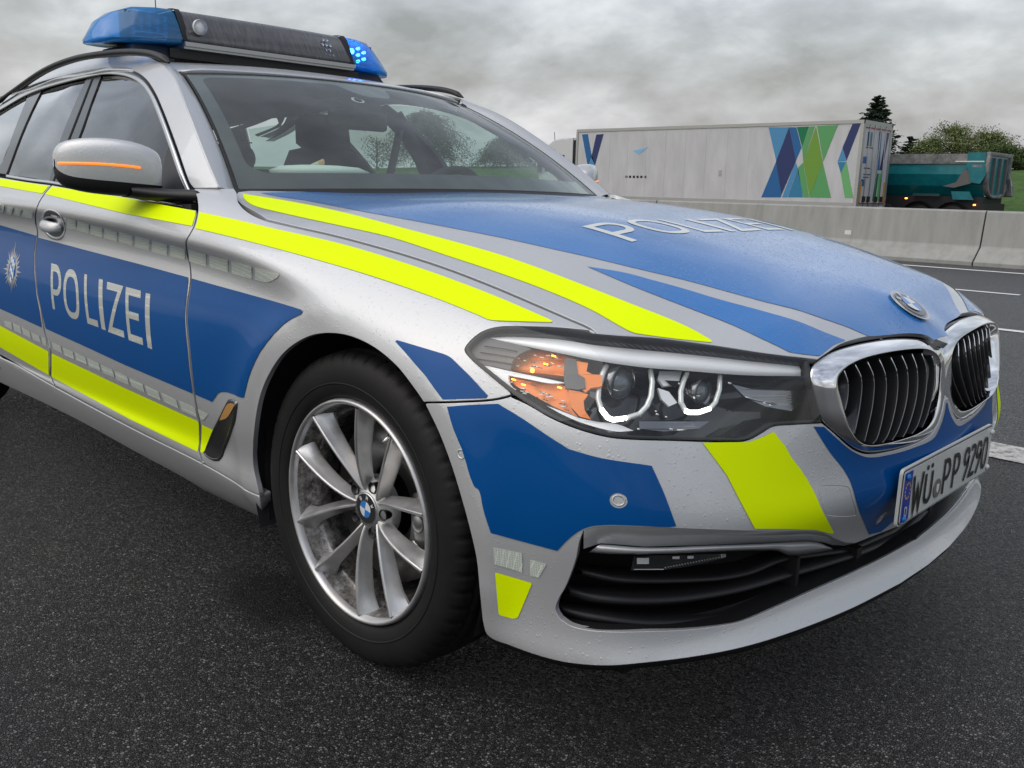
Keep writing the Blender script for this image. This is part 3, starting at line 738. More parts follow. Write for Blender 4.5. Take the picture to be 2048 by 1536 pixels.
# reflective blocks
def z4(l): return [(x/4, y/4+320) for x, y in l]
def z7(l): return [(x/3.4133, y/3.4133+600) for x, y in l]
def z5(l): return [(400+x/3.4133, 150+y/3.4133) for x, y in l]
for q_ in ([(540,465),(608,480),(610,557),(535,545)],[(625,487),(715,512),(712,585),(615,562)],[(727,515),(822,540),(820,622),(725,593)],[(838,545),(940,575),(938,655),(835,625)],[(957,573),(1065,603),(1063,685),(953,655)],[(1085,605),(1200,635),(1198,722),(1082,693)],[(1220,640),(1340,672),(1340,765),(1218,730)],[(1362,678),(1480,708),(1483,800),(1362,768)]):
    film(door, [round_poly(z4(q_), 1.2, 2)], 'reflect', name='reflector', step=.03, mirror_parent=door2)
for q_ in ([(1512,713),(1650,750),(1652,850),(1515,810)],[(1677,760),(1825,797),(1827,897),(1680,857)]):
    film(fen, [round_poly(z4(q_), 1.2, 2)], 'reflect', name='reflector', step=.03, mirror_parent=fen2)
for q_ in ([(215,1265),(355,1305),(357,1393),(220,1355)],[(378,1310),(530,1353),(545,1362),(530,1385),(475,1413),(440,1414),(378,1395)]):
    film(fen, [round_poly(z5(q_), 1.5, 2)], 'reflect', name='reflector', step=.03, mirror_parent=fen2)
for q_ in ([(0,345),(40,360),(25,425),(0,415)],[(65,365),(110,378),(92,440),(50,425)],[(128,380),(175,395),(160,450),(112,438)],[(195,395),(265,412),(262,470),(172,452)]):
    film(rdoor, [round_poly(z4(q_), 1.2, 2)], 'reflect', name='reflector', step=.03, mirror_parent=rdoor2)
for q_ in ([(30,140),(80,155),(88,205),(40,180)],[(92,160),(140,180),(152,232),(100,208)],[(150,185),(205,215),(215,262),(160,235)],[(215,218),(270,245),(282,293),(228,268)],[(285,250),(312,262),(322,317),(295,303)]):
    film(rdoor, [round_poly(z7(q_), 1.2, 2)], 'reflect', name='reflector', step=.03, mirror_parent=rdoor2)
for q_ in ([(330,272),(340,278),(352,328),(338,322)],[(355,285),(415,312),(428,362),(365,335)],[(430,322),(500,352),(510,405),(443,375)],[(512,355),(585,390),(597,440),(525,410)],[(598,395),(675,430),(690,485),(612,455)],[(690,440),(770,475),(785,530),(705,498)],[(785,482),(870,520),(885,580),(800,545)],[(885,530),(975,570),(992,632),(905,590)],[(992,580),(1085,625),(1102,687),(1012,645)],[(1105,632),(1205,680),(1222,742),(1125,695)],[(1225,685),(1333,733),(1347,801),(1245,755)]):
    film(door, [round_poly(z7(q_), 1.2, 2)], 'reflect', name='reflector', step=.03, mirror_parent=door2)
film(fen, [round_poly(z7([(1352,743),(1425,778),(1390,820),(1370,815)]), 1.5, 2)], 'reflect', name='reflector', step=.03, mirror_parent=fen2)
# door lettering
for ch, q_, w in (('P', [(415,826),(500,851),(427,1190),(512,1222)], .60), ('O', [(518,858),(638,893),(530,1249),(657,1292)], .78), ('L', [(680,912),(768,938),(705,1307),(793,1338)], .55), ('I', [(796,950),(828,958),(818,1352),(851,1363)], .24), ('Z', [(862,975),(984,1008),(877,1377),(1001,1423)], .62), ('E', [(1012,1015),(1132,1048),(1035,1440),(1151,1482)], .62), ('I', [(1171,1064),(1208,1074),(1187,1501),(1223,1515)], .24)):
    cab = BAND.hit([(x/4, y/4+320) for x, y in q_]); cc = BAND.P(cab)
    H_ = (np.linalg.norm(cc[0]-cc[2])+np.linalg.norm(cc[1]-cc[3]))/2; W2 = (np.linalg.norm(cc[0]-cc[1])+np.linalg.norm(cc[2]-cc[3]))/2
    t_ = H_*.135 if ch != 'I' else W2
    draw_glyph('letter', ch, W2, H_, min(t_, W2*.48) if ch != 'I' else W2, quad_place(BAND, cab, W2, H_, .0016), M['letter'], door)
# police star on the rear door
st = BAND.hit([(25, 541)])[0]; tmp = BAND.hit([(25, 488), (25, 595)]); hs = abs(tmp[0][1]-tmp[1][1])/2
star = []
random.seed(3)
for i in range(48):
    a = math.pi/2+2*math.pi*i/48; k = i % 6
    r = hs*{0: .98, 1: .62, 2: .80, 3: .55, 4: .80, 5: .62}[k]*(1.0 if (i//6) % 2 == 0 else .90) if i % 2 == 0 else hs*.50
    star.append((st[0]+1.75*r*math.cos(a), st[1]+r*math.sin(a)))
sheet('police_star', BAND, np.array(star), M['satin'], rdoor, off=.0016, step=.03)
M['crest'] = mat('blue_white_lozenges', (.8, .8, .8), .4); nt, b = nodes(M['crest']); ck = N(nt, 'ShaderNodeTexChecker', Scale=1.0); ck.inputs['Color1'].default_value = (.03, .18, .5, 1); ck.inputs['Color2'].default_value = (.8, .82, .82, 1)
mpn = N(nt, 'ShaderNodeMapping'); tcn = N(nt, 'ShaderNodeTexCoord'); lk(nt, tcn.outputs['Object'], mpn.inputs[0]); mpn.inputs['Scale'].default_value = (90, 1, 45); mpn.inputs['Rotation'].default_value = (0, R(25), 0); lk(nt, mpn.outputs[0], ck.inputs[0]); lk(nt, ck.outputs[0], b.inputs['Base Color'])
sh_ = np.array([(-.30, .48), (.30, .48), (.30, -.15), (.20, -.36), (0, -.50), (-.20, -.36), (-.30, -.15)])*hs
sheet('crest', BAND, sh_*[1.35, 1]+st, M['crest'], rdoor, off=.0024, step=.02)
# bumper and corner films
def sfilm(curves, m_, name='stripe', smooth=False, S=BAND, parent=bumper, **k):
    ab = S.hit(px_poly(curves, smooth=smooth))
    for mi in (False, True): sheet(name, S, ab, M[m_], parent, off=.0012, step=.014, mirror=mi, **k)
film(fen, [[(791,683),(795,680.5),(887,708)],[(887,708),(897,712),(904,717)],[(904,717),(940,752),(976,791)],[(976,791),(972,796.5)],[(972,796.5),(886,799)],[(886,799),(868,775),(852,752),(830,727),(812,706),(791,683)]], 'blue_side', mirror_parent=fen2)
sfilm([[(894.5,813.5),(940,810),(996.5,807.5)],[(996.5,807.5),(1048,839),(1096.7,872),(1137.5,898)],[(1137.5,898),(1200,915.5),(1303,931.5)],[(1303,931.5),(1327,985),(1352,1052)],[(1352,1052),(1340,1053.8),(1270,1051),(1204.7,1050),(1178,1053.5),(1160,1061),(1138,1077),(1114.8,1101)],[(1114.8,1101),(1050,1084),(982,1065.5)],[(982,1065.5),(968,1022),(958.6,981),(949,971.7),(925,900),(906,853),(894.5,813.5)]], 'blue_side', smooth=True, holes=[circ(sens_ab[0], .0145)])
sfilm([round_poly([(986,1093.8),(1045.3,1106.3),(1045.3,1144.5),(989.8,1128)], 1.5, 2)], 'reflect', 'reflector')
sfilm([round_poly([(1061,1118),(1094,1127.7),(1077.7,1155),(1061,1151)], 1.5, 2)], 'reflect', 'reflector')
sfilm([round_poly([(990.6,1144),(1065,1166),(1036,1235),(1026,1237),(998,1229)], 4, 3)], 'yellow')
sfilm([[(1404.6,885.3),(1497,884)],[(1497,884),(1527,873),(1546,863)],[(1546,863),(1570,893),(1581.7,914.5),(1600,938),(1613,958),(1630,989),(1642.6,1019),(1667,1064)],[(1667,1064),(1663,1067),(1630,1059),(1580,1057.5),(1509,1057)],[(1509,1057),(1480,1003),(1452.7,950),(1404.6,885.3)]], 'yellow', smooth=False)
cb = hitb([[(1626.7,853),(1647.4,853.5)],[(1647.4,853.5),(1676.6,880),(1694,895),(1709,905),(1735,914.5),(1781,909),(1830,894.5),(1866,877.5),(1880,854),(1889,826),(1892,806)]], closed=False)
cb2 = hitb([[(1762,1063),(1737.5,1069)],[(1737.5,1069),(1727,1043),(1715.6,1014),(1701,965.6),(1686.4,938.8),(1659.6,904.7),(1626.7,853)]], closed=False)
zlo = vz(s0, .392)
cbo = np.vstack([cb[cb[:, 0] < s0-.002], [[s0, cb[-1][1]]], densify(np.array([(s0, cb[-1][1]), (s0, zlo)]), .02, closed=False)[1:], cb2])
sym_sheet('film_panel', BAND, cbo, M['blue_side'], bumper, off=.0008, step=.02, holes=[circ(sens_ab[1], .0145)])
# hood films
Mc = M
def hfilm(curves, m_, smooth=False, name='stripe'):
    ab = HOOD.hit(px_poly(curves, smooth=smooth))
    for mi in (False, True): sheet(name, HOOD, ab, M[m_], hood, off=.0010, step=.02, mirror=mi)
hfilm([[(485,388),(520,393.5),(546.5,397.6),(634.4,413.7),(722,434),(810,457.6),(898,481),(1000,510),(1074,535.5),(1149,564),(1274,613),(1340,639),(1382,658),(1421,680)],[(1421,680),(1423.5,684),(1420,685.2)],[(1420,685.2),(1345,677.5),(1285,669.5)],[(1285,669.5),(1264,665),(1182,620),(1100,584),(1000,547),(898,513),(781,475),(693,454.7),(605,435.7),(545,422),(517,415),(500,407.8),(489,398.5),(485,388)]], 'yellow', smooth=True)
spear = [[(1174,533.5),(1249,546),(1300,559.5),(1374,580),(1430,597),(1524,622.5),(1598.7,644.5),(1647.4,664.7),(1684,678.5)],[(1684,678.5),(1690,681),(1684,683.5)],[(1684,683.5),(1668,690),(1652,702),(1640,711.5),(1634,712)],[(1634,712),(1600,708),(1578,704.5)],[(1578,704.5),(1556,693),(1530,681),(1464,650),(1374,615),(1274,576),(1174,533.5)]]
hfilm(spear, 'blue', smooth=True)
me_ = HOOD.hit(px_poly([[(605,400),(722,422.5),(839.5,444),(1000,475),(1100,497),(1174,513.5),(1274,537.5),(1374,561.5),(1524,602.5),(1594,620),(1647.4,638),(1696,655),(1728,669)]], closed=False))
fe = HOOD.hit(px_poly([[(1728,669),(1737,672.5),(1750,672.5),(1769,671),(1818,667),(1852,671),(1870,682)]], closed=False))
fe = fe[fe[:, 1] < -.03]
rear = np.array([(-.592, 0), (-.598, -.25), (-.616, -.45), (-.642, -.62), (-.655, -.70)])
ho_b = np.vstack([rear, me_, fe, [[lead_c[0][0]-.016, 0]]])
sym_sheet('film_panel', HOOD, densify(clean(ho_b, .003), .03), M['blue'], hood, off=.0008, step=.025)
x0_, x1_ = .167, .303; H_ = x1_-x0_
widths = {'P': .60, 'O': .74, 'L': .53, 'I': .16, 'Z': .58, 'E': .56}; gap_ = .155
k_ = .1667; y_ = -.41
for c in 'POLIZEI':
    W2 = widths[c]*k_
    def pl_(p, y_=y_):
        ab = np.column_stack([x1_-p[:, 1]*(H_/H_), y_+p[:, 0]]); return HOOD.P(ab)+HOOD.Nn(ab)*.0018
    draw_glyph('letter', c, W2, H_, .135*H_ if c != 'I' else W2, pl_, M['letter_plain'], hood)
    y_ += W2+gap_*k_
# ------------------------------------------------------------ parts set into the face of the car
def project(p):
    d = np.asarray(p)-CAMPOS; z = d@FWD; return np.array([1024+FPX*(d@RGT)/z, 768-FPX*(d@UPV)/z])
def deep(pts, d, S=BAND):
    "points that lie a distance d behind surface S, seen at the given places in the photograph"
    px = np.asarray(pts, float); d = np.broadcast_to(np.asarray(d, float), (len(px),)); q = px.copy()
    for _ in range(4):
        ab = S.hit(q); P_ = S.P(ab)-S.Nn(ab)*d[:, None]; e_ = np.array([project(p) for p in P_])-px; q = q-np.clip(e_, -60, 60)
    return P_
def loft(name, rings, mt, parent, closed=True, mirror=False, flip=False, cap=False):
    n = len(rings[0]); V = np.vstack(rings); F = []
    for k in range(len(rings)-1):
        for i in range(n if closed else n-1):
            j = (i+1) % n; f = (k*n+i, k*n+j, (k+1)*n+j, (k+1)*n+i); F.append(f if not flip else f[::-1])
    if cap: F.append(tuple(range((len(rings)-1)*n, len(rings)*n)))
    if mirror: V = V*[1, -1, 1]; F = [f[::-1] for f in F]
    return mesh(name, V, F, mt, parent)
def both(fn, *a, **k):
    r = fn(*a, **k); fn(*a, mirror=True, **k); return r
def ptube(name, P_, r, m_, parent, mirror=True, seg=8, closed=False):
    P_ = np.asarray(P_); o = tube(name, P_, r, m_, parent, seg, closed)
    if mirror and parent is not None and parent.name in MIR: tube(name, P_*[1, -1, 1], r, m_, bpy.data.objects[MIR[parent.name]], seg, closed)
    return o
MIR = {}
# ---- headlights
M['lens'] = mat('clear_lens', (1, 1, 1), .02, 0)
def schlick(nt):
    "reflectance of a thin pane, the same from either side"
    ge = N(nt, 'ShaderNodeNewGeometry'); dp = N(nt, 'ShaderNodeVectorMath', operation='DOT_PRODUCT'); lk(nt, ge.outputs['Incoming'], dp.inputs[0]); lk(nt, ge.outputs['Normal'], dp.inputs[1])
    a = N(nt, 'ShaderNodeMath', operation='ABSOLUTE'); lk(nt, dp.outputs['Value'], a.inputs[0]); i = N(nt, 'ShaderNodeMath', operation='SUBTRACT'); i.inputs[0].default_value = 1; lk(nt, a.outputs[0], i.inputs[1])
    p = N(nt, 'ShaderNodeMath', operation='POWER'); lk(nt, i.outputs[0], p.inputs[0]); p.inputs[1].default_value = 5; m_ = N(nt, 'ShaderNodeMath', operation='MULTIPLY_ADD'); lk(nt, p.outputs[0], m_.inputs[0]); m_.inputs[1].default_value = .93; m_.inputs[2].default_value = .07
    return m_.outputs[0]
def glass_mat(name, tint=(1, 1, 1), refl=1.0, dirt=0.0):
    m_ = bpy.data.materials.new(name); m_.use_nodes = True; nt = m_.node_tree; nt.nodes.clear()
    o = N(nt, 'ShaderNodeOutputMaterial'); mx_ = N(nt, 'ShaderNodeMixShader'); t = N(nt, 'ShaderNodeBsdfTransparent'); t.inputs[0].default_value = (*tint, 1)
    g = N(nt, 'ShaderNodeBsdfGlossy', Roughness=.015); f = schlick(nt)
    s = N(nt, 'ShaderNodeMath', operation='MULTIPLY'); lk(nt, f, s.inputs[0]); s.inputs[1].default_value = refl
    lk(nt, s.outputs[0], mx_.inputs[0]); lk(nt, t.outputs[0], mx_.inputs[1]); lk(nt, g.outputs[0], mx_.inputs[2])
    last = mx_.outputs[0]
    if dirt:
        d = N(nt, 'ShaderNodeBsdfDiffuse', Color=(.62, .66, .65, 1)); m2 = N(nt, 'ShaderNodeMixShader'); v = coords(nt)
        v = coords(nt); a = noise(nt, v, 3.0, 4, .6); b_ = N(nt, 'ShaderNodeTexVoronoi', Scale=26., feature='DISTANCE_TO_EDGE'); lk(nt, v, b_.inputs['Vector'])
        r1 = ramp(nt, a, [(.35, (dirt*.6,)*3), (.75, (dirt*1.5,)*3)]); lk(nt, r1, m2.inputs[0]); lk(nt, last, m2.inputs[1]); lk(nt, d.outputs[0], m2.inputs[2]); last = m2.outputs[0]
        dr, mk = droplets(nt, v, 90, .30, .07); bn = N(nt, 'ShaderNodeBump', Strength=.3, Distance=.001); lk(nt, dr, bn.inputs['Height']); lk(nt, bn.outputs[0], g.inputs['Normal'])
    lk(nt, last, o.inputs[0]); return m_
M['lens'] = glass_mat('clear_lens', (.98, .99, .99), .8)
M['amber'] = mat('amber_reflector', (.80, .21, .02), .38, .25, .3, .1)
M['amber_glow'] = mat('amber_bulb_and_glint', (1, .5, .05), .3, emit=(1.0, .42, .03), estr=5)
M['white_on'] = mat('daylight_ring_lit', (1, 1, .95), .3, emit=(1.0, .98, .86), estr=7)
M['ring'] = mat('light_guide_ring', (.80, .82, .80), .12, .3, .8)
M['grey_fin'] = mat('grey_trim', (.11, .11, .12), .42)
M['dkchrome'] = mat('smoked_chrome', (.24, .24, .25), .15, 1.0)
M['brow'] = mat('silver_reflector_strip', (.92, .92, .93), .35, .12, .4)
M['proj'] = mat('projector_lens', (.12, .14, .16), .02, .2, 1.0)
HL = [[(1188,667.5),(1228,671),(1308,677.5),(1419.5,691),(1494,702),(1603,716.5),(1614,719)],[(1614,719),(1620,742.4),(1627,775.8),(1636.5,818),(1642,845)],[(1642,845),(1586.5,847.5),(1547,850.5)],[(1547,850.5),(1527,861.5),(1501,876),(1478.8,881)],[(1478.8,881),(1345,878.7),(1252.5,875.5),(1215.4,871.7),(1159.7,857),(1104,834.5),(1055.8,807),(1018,782),(976,748),(943,718),(931.5,699),(938.5,686.5),(960,668),(979,659),(1004,654.5),(1067,654),(1122.6,656.6),(1188,667.5)]]
M['steel0'] = mat('rib_dark', (.12, .12, .13), .3, .6); M['frit0'] = mat('dark_trim', (.035, .033, .032), .2, 0, .6)
hl_ab = hitb(HL)
hl = thing('headlight', None, None); hl.parent = car; del_ = [hl.pop(k, None) for k in ('label', 'category')]
hlm = thing('headlight', None, None); hlm.parent = car; [hlm.pop(k, None) for k in ('label', 'category')]
MIR[hl.name] = hlm.name
def hpart(name, V_fn): pass
def hsheet(name, ab, m_, off=0, **k):
    sheet(name, BAND, ab, m_, hl, off=off, **k); sheet(name, BAND, ab, m_, hlm, off=off, mirror=True, **k)
sheet('lens', BAND, hl_ab, M['lens'], hl, off=.0015, depth=.01, step=.02, roll=.003); sheet('lens', BAND, hl_ab, M['lens'], hlm, off=.0015, depth=.01, step=.02, roll=.003, mirror=True)
hin = inset_poly(hl_ab, .0055)
def ring_strip(name, o_, i_, off_o, off_i, m_, parent, mirror=False, S=BAND):
    a = S.P(o_)+S.Nn(o_)*off_o; b = S.P(i_)+S.Nn(i_)*off_i; return loft(name, [a, b], m_, parent, mirror=mirror)
for p_, mi in ((hl, False), (hlm, True)):
    A0 = BAND.P(hl_ab)+BAND.Nn(hl_ab)*.0005; A1 = BAND.P(hin)+BAND.Nn(hin)*.001; A2 = BAND.P(hin)-BAND.Nn(hin)*.012
    bk = inset_poly(hl_ab, .0065); B2 = BAND.P(bk)-BAND.Nn(bk)*.075
    loft('seal', [A0-BAND.Nn(hl_ab)*.010, A0, A1, A2], M['rubber'], p_, mirror=mi)
    loft('housing', [A2, B2], M['gloss_black'], p_, mirror=mi)
hsheet('housing_floor', inset_poly(hl_ab, .012), M['gloss_black'], off=-.074, step=.03)
def piece(name, curves, d, m_, th=.006, smooth=True, step=5):
    "a shaped insert at depth d behind the lens"
    p = px_poly(curves, step=step, smooth=smooth); dd = d if np.isscalar(d) else np.array([d[0]+(d[1]-d[0])*(x-p[:, 0].min())/np.ptp(p[:, 0]) for x in p[:, 0]])
    P_ = deep(p, dd); c = P_.mean(0)
    ab = BAND.hit(p+0.0); Nn = BAND.Nn(BAND.hit([p.mean(0)]))[0]
    tri = tessellate_polygon([[Vector((q_[0], q_[1], 0)) for q_ in p]]); n = len(P_)
    V = np.vstack([P_, P_, P_-Nn*th]); F = [tuple(t) for t in tri]+[(n+i, n+(i+1) % n, 2*n+(i+1) % n, 2*n+i) for i in range(n)]
    # orient the front towards the outside
    t = F[0]; g = np.cross(V[t[1]]-V[t[0]], V[t[2]]-V[t[0]])
    if g@Nn < 0: F = [f[::-1] for f in F]
    o = mesh(name, V, F, m_, hl, smooth=False); mesh(name, V*[1, -1, 1], [f[::-1] for f in F], m_, hlm, smooth=False); return o
def hz(l): return [(900+x/2.695, 620+y/2.695) for x, y in l]
def strip(name, top, bot, dt, db, m_, n=50):
    rs = []
    for L in (top, bot):
        q_ = catmull(L, 8); s_ = np.r_[0, np.cumsum(np.linalg.norm(np.diff(q_, axis=0), axis=1))]; s_ /= s_[-1]; rs.append(np.array([np.interp(np.linspace(0, 1, n), s_, q_[:, k]) for k in (0, 1)]).T)
    R_ = [deep(rs[0], dt), deep(rs[0]*.5+rs[1]*.5, (dt+db)*.5-.003), deep(rs[1], db), deep(rs[1], db+.012)]
    loft(name, R_, m_, hl, closed=False); loft(name, R_, m_, hlm, closed=False, mirror=True)
strip('brow_strip', hz([(205,142),(320,124),(560,124),(780,148),(900,172),(1300,206),(1600,234),(1890,264)]), hz([(207,150),(380,190),(600,235),(820,278),(1050,310),(1250,326),(1600,352),(1890,356)]), .026, .012, M['brow'])
piece('grey_fin', [hz([(100,215),(140,170),(195,150)]), hz([(195,150),(380,190),(440,210)]), hz([(440,210),(380,235),(340,270),(325,325)]), hz([(325,325),(240,305),(165,290),(125,262),(100,215)])], .010, M['grey_fin'])
for k in range(3):
    ptube('fin_rib', deep(hz([(140+k*22, 262-k*34), (240+k*22, 276-k*34), (335+k*14, 292-k*34)]), .008), .0008, M['black'], hl, seg=5)
piece('silver_wedge', [hz([(165,292),(325,330),(480,362),(620,392)]), hz([(620,392),(540,395),(420,372),(315,352)]), hz([(315,352),(318,390),(350,430)]), hz([(350,430),(330,420),(240,350),(165,292)])], .012, M['brow'])
piece('indicator_bowl', [hz([(390,215),(470,210),(620,245),(700,270)]), hz([(700,270),(700,330),(640,360)]), hz([(640,360),(520,345),(400,335),(328,322)]), hz([(328,322),(340,272),(390,215)])], .030, M['amber'], th=.012)
piece('amber_bridge', [hz([(680,275),(745,285),(735,330),(765,345),(820,350),(820,410),(760,420),(730,445),(700,420),(690,360),(680,275)])], .018, M['amber'], smooth=False)
piece('amber_bridge', [hz([(640,430),(700,440),(745,455),(720,490),(725,540),(760,590),(700,575),(650,520),(640,430)])], .018, M['amber'], smooth=False)
piece('dark_divider', [hz([(618,255),(680,268),(690,345),(725,365),(730,420),(690,430),(620,420),(612,350),(618,255)])], .015, M['frit0'], smooth=False)
piece('indicator_bowl', [hz([(315,355),(380,375),(480,392),(600,405),(640,430),(650,520),(690,578)]), hz([(690,578),(560,520),(430,450),(345,400),(315,355)])], .026, M['amber'], th=.01)
piece('lower_trim', [hz([(690,580),(780,600),(900,615),(990,650)]), hz([(990,650),(900,655),(800,635),(690,600),(600,560),(520,515)]), hz([(520,515),(600,545),(690,580)])], .012, M['brow'])
random.seed(11)
for k in range(46):        # moulded prisms in the amber bowl
    u_ = random.random(); x, y = (330+280*u_+random.uniform(-20, 20), 380+130*u_+random.uniform(-25, 45)) if k % 2 else (350+random.uniform(0, 230), 235+random.uniform(0, 80))
    p_ = deep(hz([(x, y), (x+random.uniform(12, 30), y+random.uniform(0, 9))]), .022 if k % 2 == 0 else .018)
    tube('prism', p_, .0011, M['brow'] if random.random() < .55 else M['dkchrome'], hl, 5)
ptube('bulb', deep(hz([(438,325), (450,329)]), .020), .0034, M['amber_glow'], hl, seg=8)
for x, y in ((548,245), (505,288), (385,400), (580,415), (332,372)): ptube('amber_glint', deep(hz([(x, y), (x+22, y+6)]), .016), .0013, M['amber_glow'], hl, seg=6)  # glowing amber slivers imitate glints; no bulbs sit here
r1 = hz([(845,300),(822,345),(803,410),(798,480),(815,535),(850,580),(880,592),(950,583),(1020,562),(1060,520),(1083,465),(1090,390),(1080,322)])
r2 = hz([(1278,338),(1258,385),(1243,440),(1245,500),(1268,543),(1290,552),(1340,552),(1400,532),(1430,500),(1452,430),(1455,350)])
for r_, lit, rad in ((r1, (4, 7), .0042), (r2, (4, 7), .0040)):
    P_ = deep(densify(np.array(r_), 3, closed=False), .030); ptube('halo_ring', P_, rad*1.15, M['ring'], hl, seg=8)
    n = len(r_); P3 = deep(densify(np.array(r_)[int(lit[0]):int(lit[1])+1], 3, closed=False), .025); ptube('daylight_bar', P3, rad*1.0, M['white_on'], hl, seg=8)
    P4 = deep(catmull([(x*.93+np.mean([p[0] for p in r_])*.07, y*.93+np.mean([p[1] for p in r_])*.07) for x, y in r_], 6), .034); ptube('halo_trim', P4, .0016, M['chrome'], hl, seg=6)
def ball(name, c, r, m_, parent, sq=(1, 1, 1), seg=20, rg=12):
    bm = bmesh.new(); bmesh.ops.create_uvsphere(bm, u_segments=seg, v_segments=rg, radius=r); bmesh.ops.scale(bm, vec=sq, verts=bm.verts); bmesh.ops.translate(bm, vec=tuple(c), verts=bm.verts)
    o = bm_obj(name, bm, m_, parent, smooth=True); return o
for px_, r, in ((hz([(905,395)])[0], .027), (hz([(1335,440)])[0], .021)):
    c = deep([px_], .060)[0]
    for mi, p_ in ((1, hl), (-1, hlm)):
        ball('projector_lens', (c[0], c[1]*mi, c[2]), r, M['proj'], p_, (.9, 1, 1))
        V, F = lathe_vf([(-.012, r*1.22), (.010, r*1.30), (.012, r*1.18), (.0, r*1.02), (-.02, r*.98)], 32, axis='x')
        mesh('projector_bezel', [(v[0]+c[0], v[1]+c[1]*mi, v[2]+c[2]) for v in V], F, M['dkchrome'], p_)
piece('inner_reflector', [hz([(1520,400),(1620,425),(1880,435)]), hz([(1880,435),(1895,500),(1840,545)]), hz([(1840,545),(1700,520),(1590,470),(1520,400)])], .028, M['dkchrome'], smooth=False)
piece('bowl_wing', [hz([(1130,330),(1250,330),(1230,400),(1150,410),(1120,370),(1130,330)])], .035, M['brow'], smooth=False)
piece('bowl_wing', [hz([(1120,420),(1180,440),(1225,500),(1180,520),(1140,480),(1120,420)])], .035, M['brow'], smooth=False)
piece('lower_baffle', [hz([(1020,600),(1180,590),(1400,600),(1340,640),(1150,655),(1020,640),(1020,600)])], .030, M['dkchrome'], smooth=False)
for k in range(26):        # moulded ribs under the upper edge of the lamp
    x = 840+k*40; y = np.interp(x, [840, 1400, 1890], [168, 222, 272])
    if 1420 < x < 1560: continue
    ptube('rib', deep(hz([(x, y), (x+26, y+17), (x+44, y+27)]), .008), .00055, M['steel0'], hl, seg=4)
for x, y, l in ((1110,560,14), (1160,575,10), (1185,640,16), (1500,392,16), (1105,545,9), (935,592,20), (1310,470,10), (1230,395,8), (1690,500,12), (1720,512,14), (1010,640,12)): ptube('lamp_glint', deep(hz([(x, y), (x+l, y+l*.3)]), .02), .0014, M['brow'], hl, seg=6)  # pale slivers put in as white glints inside the lamp
ptube('inner_line', deep(hz([(1590,468),(1650,485),(1720,497),(1760,510)]), .026), .0008, M['chrome'], hl, seg=5)
# ---- kidney grilles
M['slat'] = mat('slat_grey', (.035, .036, .038), .3, .2, .4); M['satin_dark'] = mat('satin_grey', (.16, .16, .17), .3, .8)
def kz(l): return [(1550+x/4.1064, 560+y/4.1064) for x, y in l]
KO = kz([(272,742),(300,705),(345,665),(450,598),(600,546),(800,502),(1000,478),(1200,487),(1290,515),(1345,552),(1385,605),(1397,690),(1402,800),(1400,900),(1374,1060),(1336,1180),(1275,1265),(1150,1335),(950,1395),(750,1418),(650,1385),(500,1265),(395,1172),(365,1130),(320,980),(290,850)])
KI = kz([(516,850),(521,795),(570,732),(700,657),(900,602),(1150,568),(1240,568),(1295,583),(1348,640),(1364,700),(1360,760),(1352,870),(1336,1000),(1308,1110),(1262,1200),(1185,1256),(1100,1290),(900,1345),(760,1357),(690,1325),(620,1225),(580,1110),(545,980),(522,900)])
def by_angle(P_, c, n):
    P_ = densify(catmull(P_, 6, closed=True), 2.0); a = np.arctan2(P_[:, 1]-c[1], (P_[:, 0]-c[0])); o = []
    for t in np.linspace(-math.pi, math.pi, n, endpoint=False):
        d = np.abs((a-t+math.pi) % (2*math.pi)-math.pi); i = np.argsort(d)[:3]; w = 1/(d[i]+1e-4); o.append((P_[i]*w[:, None]).sum(0)/w.sum())
    o = np.array(o)
    for _ in range(2): o = (np.roll(o, 1, 0)+2*o+np.roll(o, -1, 0))/4
    return o
kc = (1776, 795); nk = 120; ko = by_angle(KO, kc, nk); ki = by_angle(KI, kc, nk)
rings = []
for t, d in ((0, .020), (0, .004), (.03, .000), (.12, -.003), (.5, -.009), (.85, -.0155), (.95, -.0165), (1.0, -.013), (1.0, .006), (1.0, .020)):
    q_ = ko*(1-t)+ki*t; aa = np.linspace(-math.pi, math.pi, nk, endpoint=False); rings.append(deep(q_, d+np.clip(np.cos(aa-.15), 0, 1)**1.5*t*.020))
wall = rings[-1].copy()
back = rings[-1]-BAND.Nn(BAND.hit(ki))*.045
